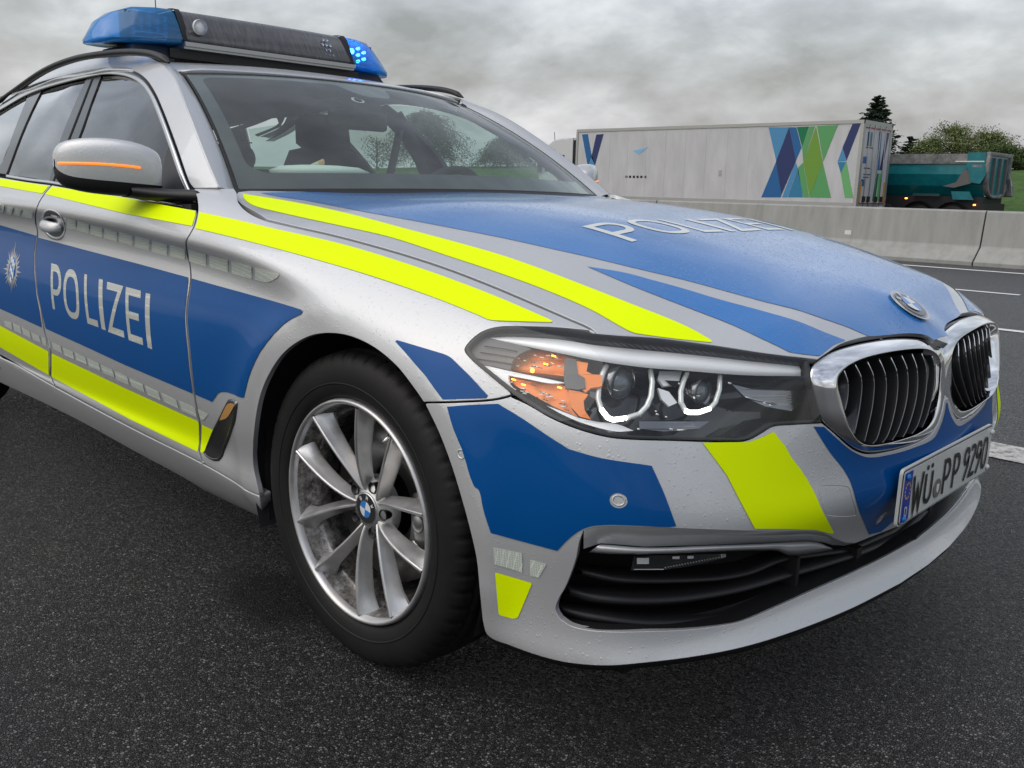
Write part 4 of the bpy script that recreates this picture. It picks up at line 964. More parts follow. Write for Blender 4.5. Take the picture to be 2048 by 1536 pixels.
for mi in (False, True):
    g = thing('kidney_grille', None, None); g.parent = car; [g.pop(k, None) for k in ('label', 'category')]
    loft('chrome_frame', rings, M['chrome'], g, mirror=mi, flip=False)
    loft('inner_wall', [wall, back], M['gloss_black'], g, mirror=mi, cap=False)
    loft('backing', [back, np.repeat(back.mean(0)[None], nk, 0)], M['dark'], g, mirror=mi)
    SL = [((565,745),(597,850),(595,960),(572,1075)), ((655,695),(707,815),(700,1000),(652,1262)), ((755,668),(808,805),(800,1020),(735,1325)), ((850,645),(907,797),(900,1020),(835,1300),(800,1345)), ((945,630),(1000,768),(995,1000),(925,1270),(882,1335)), ((1035,615),(1085,752),(1080,980),(1005,1240),(960,1315)), ((1120,603),(1165,742),(1160,960),(1090,1210),(1048,1290)), ((1200,600),(1240,732),(1235,930),(1170,1190),(1122,1262)), ((1285,617),(1308,715),(1305,880),(1245,1120),(1205,1210))]
    for sl_ in SL:
        p = catmull(kz(sl_), 6); F0 = deep(p, -.001+np.clip((p[:, 0]-1550)*4.1064-1180, 0, 300)/250*.010); dn = -BAND.Nn(BAND.hit(p)); dn = dn.mean(0); dn /= np.linalg.norm(dn); side = np.array([0, 1, 0.])
        w = .0016; R0 = [F0+side*w*.6, F0-side*w*.6, F0-side*w+dn*.004, F0-side*w+dn*.024, F0+side*w+dn*.024, F0+side*w+dn*.004]
        n = len(p); V = np.vstack(R0)*([1, -1, 1] if mi else [1, 1, 1]); F = [(k*n+i, k*n+i+1, ((k+1) % 6)*n+i+1, ((k+1) % 6)*n+i) for k in range(6) for i in range(n-1)]
        if mi: F = [f[::-1] for f in F]
        s_ = mesh('slat', V, F, M['slat'], g, smooth=False)
        n2 = 7; E_ = (F0-dn*.0006)[:n2]*([1, -1, 1] if mi else [1, 1, 1]); tube('chrome_edge', E_, .0013, M['chrome'], s_, 6) if False else tube('slat_edge', E_, .0013, M['chrome'], g, 6); tube('slat_edge', (F0-dn*.0004)[n2-1:]*([1, -1, 1] if mi else [1, 1, 1]), .0011, M['satin_dark'], g, 6)
# ---- roundel on the hood
c_ab = HOOD.hit([(1823, 611)])[0]; c_ab = np.array([c_ab[0], 0.0])
def disc(name, S, c, r, m_, parent, off_, n=48, h=.0015, a0=None, a1=None):
    cp = S.P(np.array([c]))[0]; nn = S.Nn(np.array([c]))[0]; ex = S.P(np.array([[c[0]+.01, c[1]]]))[0]-cp; ex -= nn*(ex@nn); ex /= np.linalg.norm(ex); ey = np.cross(nn, ex)
    P0 = cp+nn*off_
    if a0 is None: th_ = np.linspace(0, 2*math.pi, n, endpoint=False); ring = [P0+r*(math.cos(t)*ex+math.sin(t)*ey) for t in th_]; V = [P0+nn*h]+[p+nn*h*.6 for p in ring]+ring; V = V; m2 = n; F = [(0, 1+i, 1+(i+1) % n) for i in range(n)]+[(1+i, 1+n+i, 1+n+(i+1) % n, 1+(i+1) % n) for i in range(n)]
    else: th_ = np.linspace(a0, a1, 16); V = [P0+nn*h]+[P0+nn*h+r*(math.cos(t)*ex+math.sin(t)*ey) for t in th_]; F = [(0, 1+i, 2+i) for i in range(15)]
    return mesh(name, V, F, m_, parent, smooth=False), cp, nn, ex, ey
M['enam_w'] = mat('white_enamel', (.72, .74, .76), .15, 0, 1); M['enam_b'] = mat('blue_enamel', (.02, .20, .62), .15, 0, 1); M['enam_k'] = mat('black_enamel', (.02, .02, .022), .15, 0, 1)
def roundel(S, c, r, parent, off_, letters=True, frame=None):
    rd = thing('roundel', None, None); [rd.pop(k, None) for k in ('label', 'category')]; rd.parent = parent
    disc('badge_rim', S, c, r, M['satin'], rd, off_); _, cp, nn, ex, ey = disc('badge_ring', S, c, r*.93, M['enam_k'], rd, off_+.0012, h=.001)
    disc('badge_rim', S, c, r*.60, M['satin'], rd, off_+.0022, h=.0008)
    for k in range(4): disc('badge_quadrant', S, c, r*.56, M['enam_w'] if k % 2 else M['enam_b'], rd, off_+.0032, h=.0005, a0=k*math.pi/2, a1=(k+1)*math.pi/2)
    for ch, ang in (('B', 138), ('M', 90), ('W', 42)):
        a = R(ang); hh = r*.26; ww = hh*.75
        def pl_(p, a=a, hh=hh, ww=ww):
            # frame: up = -x of the car, right = +y
            up_ = -ex; rt_ = ey
            c2 = cp+nn*(off_+.0035)+(math.cos(a)*rt_+math.sin(a)*up_)*r*.765; u2 = (math.cos(a)*rt_+math.sin(a)*up_); r2 = (math.sin(a)*rt_-math.cos(a)*up_)
            return np.array([c2+r2*(q[0]-ww/2)+u2*(q[1]-hh/2) for q in p])
        draw_glyph('letter', ch, ww, hh, hh*.20, pl_, M['enam_w'], rd, sub=.003)
    return rd
if True:
    # sticker cut-out ring of bare paint round the badge
    disc('paint_ring', HOOD, c_ab, .0475, M['silver'], hood, .0018, h=.0004)
    roundel(HOOD, c_ab, .041, hood, .0024)
# ---- lower intake
gl = thing('lower_grille', None, None); [gl.pop(k, None) for k in ('label', 'category')]; gl.parent = car
c1 = CREASE; c1 = px_poly([CREASE], closed=False)
c1 = c1[(c1[:, 0] > 1166)]
inner = []
for x, y in c1:
    yi = np.interp(x, [1166,1201,1290,1408,1525,1623,1650,1668,1690,1712], [1098,1086.5,1093.5,1090.5,1086.5,1081.5,1085,1090,1091,1087]); inner.append((x if x < 1600 else x-2, yi))
inner = np.array(inner); dd = np.interp(c1[:, 0], [1166,1230,1600,1680,1712], [.010,.032,.032,.018,.006])
A0 = BAND.P(BAND.hit(c1)); A0 = A0-BAND.Nn(BAND.hit(c1))*.001; A1 = deep(c1*.75+inner*.25, dd*.18); A2 = deep(c1*.45+inner*.55, dd*.55); A3 = deep(inner, dd)
for mi in (False, True): loft('intake_recess', [A0, A1, A2, A3], M['silver'], bumper, closed=False, mirror=mi)
bt = [(1201,1088),(1290,1095),(1408,1091.5),(1525,1087),(1600,1083),(1623,1082.5),(1642,1086),(1662,1096)]
bb = [(1177,1105),(1232,1108.5),(1330,1107.5),(1447,1102.5),(1520,1100.5),(1556,1101),(1575,1109),(1622.7,1104.5),(1666,1097.5)]
T_ = resample(catmull(bt, 8), 6); B_ = resample(catmull(bb, 8), 6); n = 60
T_ = np.array([np.interp(np.linspace(0, 1, n), np.linspace(0, 1, len(T_)), T_[:, k]) for k in (0, 1)]).T; B_ = np.array([np.interp(np.linspace(0, 1, n), np.linspace(0, 1, len(B_)), B_[:, k]) for k in (0, 1)]).T
rg = [deep(T_, .040), deep(T_, .026), deep(T_*.8+B_*.2, .016), deep(T_*.5+B_*.5, .013), deep(T_*.15+B_*.85, .018), deep(B_, .030), deep(B_, .055)]
for mi in (False, True): loft('trim_blade', rg, M['silver'], bumper, closed=False, mirror=mi)
# black bars
def bar(px_, h=.010, d=.035, dep=.06, nm='grille_bar'):
    p = catmull(px_, 8); C_ = deep(p, d); k = C_[:, 1] < -.004; C_ = C_[k]
    C_ = np.vstack([C_, [[C_[-1][0]+.001, 0, C_[-1][2]]]]); back_ = np.array([-1, 0.0, 0])
    off_ = [(dep, -h*.9), (.012, -h), (0, -h*.3), (0, h*.3), (.012, h), (dep, h*.9)]
    rr = [C_+back_*a+np.array([0, 0, b_]) for a, b_ in off_]
    full = [np.vstack([r_, (r_[::-1][1:])*[1, -1, 1]]) for r_ in rr]
    return loft(nm, full, M['black'], gl, closed=False)
bar([(1165,1146),(1236,1161),(1290,1164),(1369,1163),(1447,1158),(1505,1146),(1564,1122),(1640,1110),(1700,1101),(1760,1077),(1830,1045),(1900,1003)], .007, .045)
bar([(1140,1184),(1193,1199),(1271,1205),(1369,1201),(1486,1181),(1584,1152),(1700,1117),(1780,1087),(1850,1055),(1930,1010)], .009, .035)
bar([(1126,1222),(1181,1236),(1290,1249),(1369,1249),(1447,1242),(1486,1235),(1564,1204),(1623,1180),(1700,1146),(1769,1112),(1842,1072)], .008, .030)
bt_ = bot[:-2]; Q0 = BAND.P(bt_)-BAND.Nn(bt_)*.004; kq = (Q0[:, 1] < -.01) & (Q0[:, 2] < .235); Q0 = Q0[kq]; Q0 = np.vstack([[[Q0[0][0]+.003, 0, Q0[0][2]]], Q0]); Q1 = Q0+[-.004, 0, -.014]; Q2 = Q0+[-.10, 0, -.016]; Q2[:, 1] *= .92; Q1[:, 1] *= .996
for mi in (False, True): loft('lip_underside', [Q0, Q1, Q2], M['black'], bumper, closed=False, mirror=mi)
P0 = deep(catmull(LOWE, 6), .002); P1 = P0+[-.012, 0, .002]; P2 = P0+[-.11, 0, -.004]
for mi in (False, True): loft('intake_floor', [P0, P1, P2], M['black'], gl, closed=False, mirror=mi)
for x, yt, yb in ((1712, 1090, 1142), (1590, 1112, 1195)):
    for mi in (1, -1):
        a = deep([(x, yt)], .040)[0]; b_ = deep([(x, yb)], .040)[0]; bm = bmesh.new(); lo = np.minimum(a, b_)-[.05, .006, 0]; hi = np.maximum(a, b_)+[.0, .006, 0]
        if mi < 0: lo[1], hi[1] = -hi[1], -lo[1]
        box(bm, lo, hi); bm_obj('grille_strut', bm, M['black'], gl)
ya = np.linspace(-.80, .80, 40); bp_ = []
for z in (.22, .52): bp_.append(np.array([(np.interp(abs(y), [0,.3,.5,.65,.75,.80], [.72,.70,.66,.60,.54,.48]), y, z) for y in ya]))
loft('intake_backing', bp_, M['dark'], gl, closed=False)
M['foglens'] = mat('fog_lamp_glass', (.05, .055, .055), .08, .5, 1.0)
for mi in (False, True):
    fl = thing('fog_lamp', None, None); [fl.pop(k, None) for k in ('label', 'category')]; fl.parent = car
    T2 = [(1268,1112),(1330,1110.5),(1400,1109),(1452,1108)]; B3 = [(1262,1141),(1330,1139),(1400,1128),(1452,1114)]
    loft('lamp_face', [deep(catmull(T2, 6), .050), deep(catmull(B3, 6), .046)], M['foglens'], fl, closed=False, mirror=mi)
    for k in range(22):
        t = k/21; x = 1330+118*t; q_ = deep([(x, 1134-22*t), (x+4, 1140-24*t)], .043); tube('lens_rib', q_*([1, -1, 1] if mi else [1, 1, 1]), .0006, M['chrome'], fl, 4)
    for (x, y, w, h_) in ((1274,1116,24,12), (1268,1138,60,1.5), (1345,1113,14,5), (1375,1112,12,5)):
        q_ = deep([(x, y), (x+w, y-.3), (x+w, y+h_), (x, y+h_)], .044); mesh('reflector_facet', q_*([1, -1, 1] if mi else [1, 1, 1]), [(0, 1, 2, 3)], M['brow'], fl, smooth=False)
# ---- number plate
pl = thing('number_plate', None, None); [pl.pop(k, None) for k in ('label', 'category')]; pl.parent = car
PX, PZ = .8500, .4330
def rrect(y0, y1, z0, z1, r, n=5): return round_poly(np.array([(y0, z0), (y1, z0), (y1, z1), (y0, z1)]), r, n)
def plate_sheet(name, P_, x, m_, th=.002):
    n = len(P_); V = [(x, a, b_) for a, b_ in P_]+[(x-th, a, b_) for a, b_ in P_]; F = [tuple(range(n))]+[(i, n+i, n+(i+1) % n, (i+1) % n) for i in range(n)]
    return mesh(name, V, F, m_, pl, smooth=False)
M['plate_w'] = mat('plate_white', (.66, .67, .64), .35, 0, .4, .1); M['plate_k'] = mat('plate_black', (.01, .01, .01), .4); M['plate_b'] = mat('plate_blue', (.005, .04, .36), .35, 0, .4); M['gold'] = mat('plate_yellow', (.85, .50, .05), .4)
plate_sheet('plate_frame', rrect(-.262, .262, PZ-.057, PZ+.057, .012), PX-.004, M['plate_w'], .006)
plate_sheet('plate_edge', rrect(-.2595, .2595, PZ-.0545, PZ+.0545, .011), PX-.0028, M['plate_k'], .001)
plate_sheet('plate_face', rrect(-.2573, .2573, PZ-.0523, PZ+.0523, .010), PX-.0018, M['plate_w'], .001)
plate_sheet('country_band', np.array([(-.254, PZ-.0495), (-.2165, PZ-.0495), (-.2165, PZ+.0495), (-.254, PZ+.0495)]), PX-.0008, M['plate_b'], .001)
for k in range(12):
    a = 2*math.pi*k/12; c0, c1_ = -.2355+.0125*math.cos(a), PZ+.012+.0155*math.sin(a); stp = []
    for j in range(10): r_ = .0026 if j % 2 == 0 else .0011; t = math.pi/2+j*math.pi/5; stp.append((c0+r_*math.cos(t), c1_+r_*math.sin(t)))
    plate_sheet('star', np.array(stp), PX-.0002, M['gold'], .0004)
def plate_char(ch, y, z, W, H, t, m_=None):
    return draw_glyph('character', ch, W, H, t, lambda p: np.column_stack([np.full(len(p), PX+.0003), p[:, 0]+y, p[:, 1]+z]), m_ or M['plate_k'], pl, sub=.01)
plate_char('D', -.244, PZ-.040, .014, .021, .0035, M['plate_w'])
for ch, y, W in (('W', -.212, .056), ('U', -.148, .044), ('P', -.044, .041), ('P', .012, .041), ('9', .077, .036), ('2', .1165, .036), ('9', .156, .036), ('0', .197, .038)):
    plate_char(ch, y, PZ-.040, W, .075 if ch != 'U' else .066, .0098)
for dy in (-.0115, .0115): plate_sheet('umlaut_dot', np.array([(-.126+dy+.0052*math.cos(t), PZ+.0375+.0052*math.sin(t)) for t in np.linspace(0, 2*math.pi, 12, endpoint=False)]), PX+.0002, M['plate_k'], .0004)
M['seal'] = mat('seal_grey', (.22, .22, .20), .35, .3)
def pdisc(nm, y, z, r, x, m_): plate_sheet(nm, np.array([(y+r*math.cos(t), z+r*math.sin(t)) for t in np.linspace(0, 2*math.pi, 28, endpoint=False)]), x, m_, .0012)
pdisc('registration_seal', -.072, PZ-.020, .0200, PX+.0004, M['seal'])
sc_ = np.array([(-.0065, .009), (.0065, .009), (.0065, -.002), (.004, -.007), (0, -.010), (-.004, -.007), (-.0065, -.002)])
plate_sheet('seal_crest', sc_+[-.072, PZ-.020], PX+.0010, M['crest'], .0004)
M['cap_b'] = mat('blue_cap', (.01, .16, .48), .35); M['cap_w'] = mat('white_cap', (.66, .66, .63), .4)
for y, z, m_ in ((-.243, PZ+.041, 'cap_b'), (-.243, PZ-.043, 'cap_b'), (.250, PZ+.040, 'cap_w'), (.247, PZ-.042, 'cap_w')): ball('screw_cap', (PX+.001, y, z), .0062, M[m_], pl, (.7, 1, 1), 14, 8)
# sensor rings and breather
for ab, (c, rx, ry, r) in zip(sens_ab, SENS):
    for mi in (1, -1):
        rr = circ(ab, r*.95); P_ = BAND.P(rr)+BAND.Nn(rr)*.0006; ri = circ(ab, r*.72); P2 = BAND.P(ri)+BAND.Nn(ri)*.0006; P3 = BAND.P(ri)-BAND.Nn(ri)*.004
        loft('sensor_ring', [P_-BAND.Nn(rr)*.0012, P_, P2, P3], M['silver'], bumper, mirror=mi < 0)
M['tanamber'] = mat('tan_amber_glossy', (.55, .27, .06), .15, 0, .6)  # glossy tan-amber colour for the upper part of the air outlet
BR = [[(457,805),(463,803.5),(470,804.5),(473.5,808)],[(473.5,808),(469,838),(460,868),(448,900),(445,910),(438,919)],[(438,919),(428,919),(415,912),(411,906)],[(411,906),(425,868),(440,838),(450,818),(457,805)]]
br = hitb(BR)
sheet('air_outlet', BAND, br, M['black'], fen, off=.003, depth=.004, step=.012, roll=.003); sheet('air_outlet', BAND, br, M['black'], fen2, off=.003, depth=.004, step=.012, roll=.003, mirror=True)
tp = hitb([[(455,812),(461,806),(472,806.5),(471.5,811),(466,822),(461,830),(455,836),(442,840)],[(442,840),(447,828),(455,812)]])
for f_, mi in ((fen, False), (fen2, True)):
    sheet('outlet_amber_top', BAND, tp, M['tanamber'], f_, off=.0042, step=.01, mirror=mi); bo = inset_poly(br, -.0045); loft('outlet_bezel', [BAND.P(bo)+BAND.Nn(bo)*.0005, BAND.P(br)+BAND.Nn(br)*.005, BAND.P(inset_poly(br, .004))+BAND.Nn(br)*.0035], M['dkchrome'], f_, mirror=mi)
# ------------------------------------------------------------ wheels
M['tyre'] = mat('tyre_rubber', (.010, .010, .010), .6, 0, 0, spec=.35); nt, b = nodes(M['tyre']); v = coords(nt); nn_ = noise(nt, v, 60, 5, .6); bump(nt, b, nn_, .25, .002)
lk(nt, ramp(nt, noise(nt, v, 7, 5, .6), [(.3, (.006, .006, .006)), (.75, (.014, .0135, .013))]), b.inputs['Base Color'])
M['alloy'] = mat('cast_alloy', (.6, .6, .605), .33, .8, .3, .2); nt, b = nodes(M['alloy']); v = coords(nt)
lk(nt, ramp(nt, noise(nt, v, 14, 6, .65), [(.3, (.66, .66, .665)), (.6, (.55, .545, .54)), (.85, (.30, .285, .27))]), b.inputs['Base Color']); bump(nt, b, noise(nt, v, 260, 3, .6), .12, .001)
lk(nt, ramp(nt, noise(nt, v, 20, 5, .6), [(.3, (.28,)*3), (.8, (.55,)*3)]), b.inputs['Roughness'])
M['barrel'] = mat('dirty_rim_barrel', (.3, .3, .3), .45, .8); nt, b = nodes(M['barrel']); v = coords(nt)
lk(nt, ramp(nt, noise(nt, v, 45, 9, .8), [(.38, (.40, .39, .38)), (.50, (.20, .19, .18)), (.62, (.05, .046, .042))]), b.inputs['Base Color'])
M['disc'] = mat('brake_disc', (.20, .20, .20), .35, 1.0); M['caliper'] = mat('brake_caliper', (.35, .35, .35), .35, .9); M['steel'] = mat('bright_steel', (.6, .6, .6), .25, 1)
def make_wheel(detail=True):
    w = thing('wheel', None, None); [w.pop(k, None) for k in ('label', 'category')]; w.parent = car
    # local frame: axis y, outer side at negative y, tyre centre plane y = 0
    prof = [(-.092, .236), (-.100, .240), (-.1045, .248), (-.108, .262), (-.1095, .280), (-.1085, .295), (-.105, .3075), (-.099, .3180), (-.090, .3255), (-.080, .3288), (-.0705, .3305)]
    tread = [(-.070, .3308), (-.0695, .3225), (-.0615, .3225), (-.061, .3320), (-.030, .3330), (-.0295, .3245), (-.0205, .3245), (-.020, .3335), (.020, .3335), (.0205, .3245), (.0295, .3245), (.030, .3330), (.061, .3320), (.0615, .3225), (.0695, .3225), (.070, .3308), (.090, .3255), (.108, .308), (.113, .280), (.100, .240)]
    P_ = prof+tread; seg = 336 if detail else 64; V = []; n = len(P_)
    for j in range(seg):
        a = 2*math.pi*j/seg; sipe = (j % 6 == 0); mid = (j % 12 == 3)
        for i, (h, r) in enumerate(P_):
            rr = r
            if detail and sipe and 7 <= i <= 11: rr -= .006*(1 if i > 7 else .5)
            if detail and mid and 14 <= i <= 18: rr -= .003
            V.append((rr*math.cos(a+h*.35*0), h, rr*math.sin(a)))
    F = [(j*n+i, j*n+i+1, ((j+1) % seg)*n+i+1, ((j+1) % seg)*n+i) for j in range(seg) for i in range(n-1)]
    ty = mesh('tyre', V, F, M['tyre'], w)
    # raised bands and lettering on the sidewall
    V1, F1 = lathe_vf([(-.1080, .2655), (-.1098, .2665), (-.1101, .2685), (-.1090, .2695)], 120); mesh('sidewall_ring', V1, F1, M['tyre'], ty)
    rim = mesh('rim', *lathe_vf([(-.088, .222), (-.098, .2235), (-.104, .2265), (-.1065, .2300), (-.105, .2335), (-.100, .2355), (-.092, .2365)], 120), M['alloy'], w)
    mesh('barrel', *lathe_vf([(-.090, .2222), (-.084, .2205), (-.070, .2150), (-.056, .2125), (-.053, .2085), (-.050, .2060), (-.020, .2040), (.050, .2010), (.10, .2040)], 96), M['barrel'], rim)
    M2 = []
    for k in range(5):
        c = 107.3+72*k
        for s_ in (-1, 1):
            path = []
            for t in np.linspace(0, 1, 15):
                r = .040+(.2225-.040)*t; a = R(c+s_*(8+13.3*(t**.8)+2.6*math.sin(math.pi*t))) if False else R(c+s_*(6+15.3*t**.75+1.5*math.sin(math.pi*t)))
                y = -.066-.036*t**.75-.005*math.sin(math.pi*t); path.append((r, a, y, t))
            sec = []
            for r, a, y, t in path:
                wf = .0030+.0008*t; wb = .0095+.0075*t; dp = .024+.014*t
                if t > .80: wb += (t-.80)*.07
                er = np.array([math.cos(a), 0, math.sin(a)]); et = np.array([-math.sin(a), 0, math.cos(a)]); C = er*r+np.array([0, y, 0])
                prof_ = [(-wb-.001, dp), (-wb, dp*.86), (-wb*.50, dp*.42), (-wf*1.15, dp*.10), (-wf, .0015), (-wf*.5, -.0006), (wf*.5, -.0006), (wf, .0015), (wf*1.15, dp*.10), (wb*.50, dp*.42), (wb, dp*.86), (wb+.001, dp)]
                sec.append(np.array([C+et*u_+np.array([0, d_, 0]) for u_, d_ in prof_]))
            n = 12; V = np.vstack(sec); F = [(i*n+j, (i+1)*n+j, (i+1)*n+j+1, i*n+j+1) for i in range(14) for j in range(11)]+[(i*n+11, (i+1)*n+11, (i+1)*n, i*n) for i in range(14)]
            sp_o = mesh('spoke', V, F, M['alloy'], w); sp_o.data.set_sharp_from_angle(angle=R(24))
    mesh('hub', *lathe_vf([(-.030, .066), (-.050, .062), (-.060, .052), (-.064, .042), (-.066, .037), (-.068, .0355), (-.066, .034)], 64), M['alloy'], w)
    for k in range(5):
        a = R(71.3+72*k); cx, cz = .052*math.cos(a), .052*math.sin(a)
        V, F = lathe_vf([(-.0660, .0125), (-.0675, .0118), (-.0665, .0105), (-.045, .0100), (-.043, .0)], 20); hb = mesh('bolt_hole', [(p[0]+cx, p[1], p[2]+cz) for p in V], F, M['black'], w)
        V, F = lathe_vf([(-.046, .0075), (-.056, .0075), (-.057, .006), (-.057, 0)], 6); mesh('wheel_bolt', [(p[0]+cx, p[1], p[2]+cz) for p in V], F, M['steel'], w, smooth=False)
    # cap with roundel
    def cdisc(nm, r, y, m_, a0=0, a1=2*math.pi, n=40):
        th_ = np.linspace(a0, a1, n+1); V = [(0, y-.0006, 0)]+[(r*math.cos(t), y, r*math.sin(t)) for t in th_]; mesh(nm, V, [(0, 1+i, 2+i) for i in range(n)], m_, cap, smooth=False)
    cap = mesh('centre_cap', *lathe_vf([(-.060, .0355), (-.0685, .0350), (-.0700, .0335), (-.0695, .0315), (-.0690, 0)], 48), M['satin'], w)
    cdisc('cap_ring', .0312, -.0698, M['enam_k'])
    cdisc('cap_ring', .0188, -.0708, M['satin'])
    t0 = R(-12)
    for k in range(4): cdisc('cap_quadrant', .0175, -.0716, M['enam_w'] if k % 2 == 0 else M['enam_b'], t0+k*math.pi/2, t0+(k+1)*math.pi/2, 10)
    for ch, ang in (('B', 128), ('M', 78), ('W', 28)):
        a = R(ang); hh = .0080; ww = .0065; u2 = np.array([math.cos(a), 0, math.sin(a)]); r2 = np.array([math.sin(a), 0, -math.cos(a)])
        draw_glyph('letter', ch, ww, hh, .0016, lambda p, u2=u2, r2=r2: np.array([u2*.0250+r2*(q_[0]-ww/2)+u2*(q_[1]-hh/2)+np.array([0, -.0710, 0]) for q_ in p]), M['enam_w'], cap, sub=.003, flip=False)
    # valve
    a = R(66); er = np.array([math.cos(a), 0, math.sin(a)]); tube('valve', [er*.196+[0, -.060, 0], er*.180+[0, -.074, 0], er*.172+[0, -.080, 0]], [.005, .004, .0035], M['steel'], w, 10)
    # brake
    mesh('brake_disc', *lathe_vf([(.012, .075), (-.012, .080), (-.014, .170), (.012, .172), (.014, .08)], 64), M['disc'], w)
    bm = bmesh.new()
    for i in range(12):
        pass
    bm.free()
    cs = []
    for t in np.linspace(-34, 34, 12):
        a = R(t-8); er = np.array([math.cos(a), 0, math.sin(a)]); hgt = .030*(1-(t/40)**4)
        cs.append(np.array([er*.118+[0, -.018, 0], er*.120+[0, -.018-hgt, 0], er*.145+[0, -.022-hgt*1.1, 0], er*.170+[0, -.018-hgt, 0], er*.182+[0, -.018, 0], er*.182+[0, .03, 0]]))
    loft('caliper', cs, M['caliper'], w, closed=False)
    for t in (-14, 10):
        a = R(t-8); ball('caliper_piston', np.array([math.cos(a)*.145, -.050, math.sin(a)*.145]), .017, M['caliper'], w, (1, .6, 1.3), 16, 10)
    for t in (172, 186): a = R(t); ball('carrier_bolt', np.array([math.cos(a)*.118, -.03, math.sin(a)*.118]), .009, M['disc'], w, (1, 1.4, 1), 10, 8)
    return w
wh = make_wheel(); wh.location = (0, -.800, .3345)
def copy_tree(o, parent=None):
    c = o.copy(); COL.objects.link(c)
    if parent: c.parent = parent
    for ch in list(o.children): copy_tree(ch, c)
    return c
KIDS = {}
for x, side in ((-2.975, -1), (0, 1), (-2.975, 1)):
    c = copy_tree(wh); c.location = (x, side*.800, .3345)
    if side > 0: c.rotation_euler = (0, 0, math.pi)
# arch liners
for x, side in ((0, -1), (0, 1), (-2.975, -1), (-2.975, 1)):
    V = []; F = []; n = 26
    for i in range(n+1):
        a = R(-20+220*i/n); r = .385
        for y in (.905, .60): V.append((x+r*math.cos(a), side*y, max(.33+r*math.sin(a), .16)))
    F = [(2*i, 2*i+1, 2*i+3, 2*i+2) for i in range(n)]
    c_ = len(V); V.append((x, side*.60, .30)); F += [(2*i+1, c_, 2*i+3) for i in range(n)]
    mesh('arch_liner', V, F, M['rough_black'], car)
    bm = bmesh.new(); box(bm, (x-.375, min(side*.62, side*.88), .20), (x-.365, max(side*.62, side*.9), .55)); bm_obj('mud_guard', bm, M['rough_black'], car)
# floor pan
bm = bmesh.new(); box(bm, (-3.9, -.80, .19), (.62, .80, .22)); bm_obj('floor_pan', bm, M['dark'], car)
# ------------------------------------------------------------ greenhouse
M['glass'] = glass_mat('tinted_window', (.74, .90, .84), 2.3)
M['wglass'] = glass_mat('windscreen_glass', (.80, .92, .87), 1.0, dirt=.09)
M['frit'] = mat('frit_black', (.03, .03, .032), .12, 0, .6)
M['pillar'] = mat('pillar_black', (.028, .028, .03), .22, 0, .5)
M['trimwhite'] = mat('bright_window_trim', (.72, .72, .72), .24, .9)
M['cabin'] = mat('cabin_black', (.022, .022, .024), .7); M['seat'] = mat('seat_cloth', (.030, .030, .033), .85); M['headliner'] = mat('headliner', (.26, .26, .25), .9)
def hs(curves, **k): return SIDE.hit(px_poly(curves, **k))
def sboth(name, S, ab, m_, p_=car, p2=None, **k):
    a = sheet(name, S, ab, m_, p_, **k); b_ = sheet(name, S, ab, m_, p2 or p_, mirror=True, **k); return a, b_
CHO = [(-60,376),(-60,214+18),(0,213.5),(62,176),(125,156),(194,141),(225,138),(262,144),(287,160),(305,185),(322,222),(350,297),(375,367),(393,407)]
# window apertures (image outlines of the glass)
FG = [[(201,150.5),(240,150.5),(265,158),(285,171),(300,190),(312.5,217.5),(335,285),(365,375),(379,412)],[(379,412),(300,399),(236,385),(150,371),(118,364)],[(118,364),(140,310),(158,268),(180,206),(201,150.5)]]
RG = [[(82,180),(125,168),(172,157.5)],[(172,157.5),(150,205),(118,285),(98,361)],[(98,361),(60,354),(11,347.5)],[(11,347.5),(40,270),(62,220),(82,180)]]
QG = [[(48,196),(55,192)],[(55,192),(30,255),(0,330),(-18,343)],[(-18,343),(-60,336),(-70,300),(-40,240),(0,219),(48,196)]]
fg, rg_, qg = (hs(x) for x in (FG, RG, QG))
gf, gf2 = sboth('window_glass', SIDE, fg, M['glass'], door, door2, off=-.006, step=.05)
gr, gr2 = sboth('window_glass', SIDE, rg_, M['glass'], rdoor, rdoor2, off=-.006, step=.05)
# black frames behind the glass edges and pillars
PB = [[(172,158),(201,151)],[(201,151),(180,206),(158,268),(118,364)],[(118,364),(98,361)],[(98,361),(118,285),(150,205),(172,158)]]
sboth('b_pillar', SIDE, hs(PB), M['pillar'], off=-.001, depth=.02, step=.03, roll=.002)
gapp = hs([[(184,155),(187,154.3)],[(187,154.3),(160,225),(131,300),(108,362)],[(108,362),(105.5,362)],[(105.5,362),(128,300),(157,225),(184,155)]])
sboth('pillar_gap', SIDE, gapp, M['dark'], off=.0006, step=.03)
DV = [[(55,192),(62,184),(82,180)],[(82,180),(62,220),(40,270),(11,347.5)],[(11,347.5),(-18,343)],[(-18,343),(0,330),(30,255),(55,192)]]
sboth('window_divider', SIDE, hs(DV), M['pillar'], off=-.001, depth=.02, step=.03, roll=.002)
# black triangle at the front of the door glass
sboth('mirror_triangle', SIDE, hs([[(338,288),(365,375),(384,405)],[(384,405),(379,412),(318,402.5)],[(318,402.5),(322,350),(330,305),(338,288)]]), M['black'], off=-.003, step=.04)
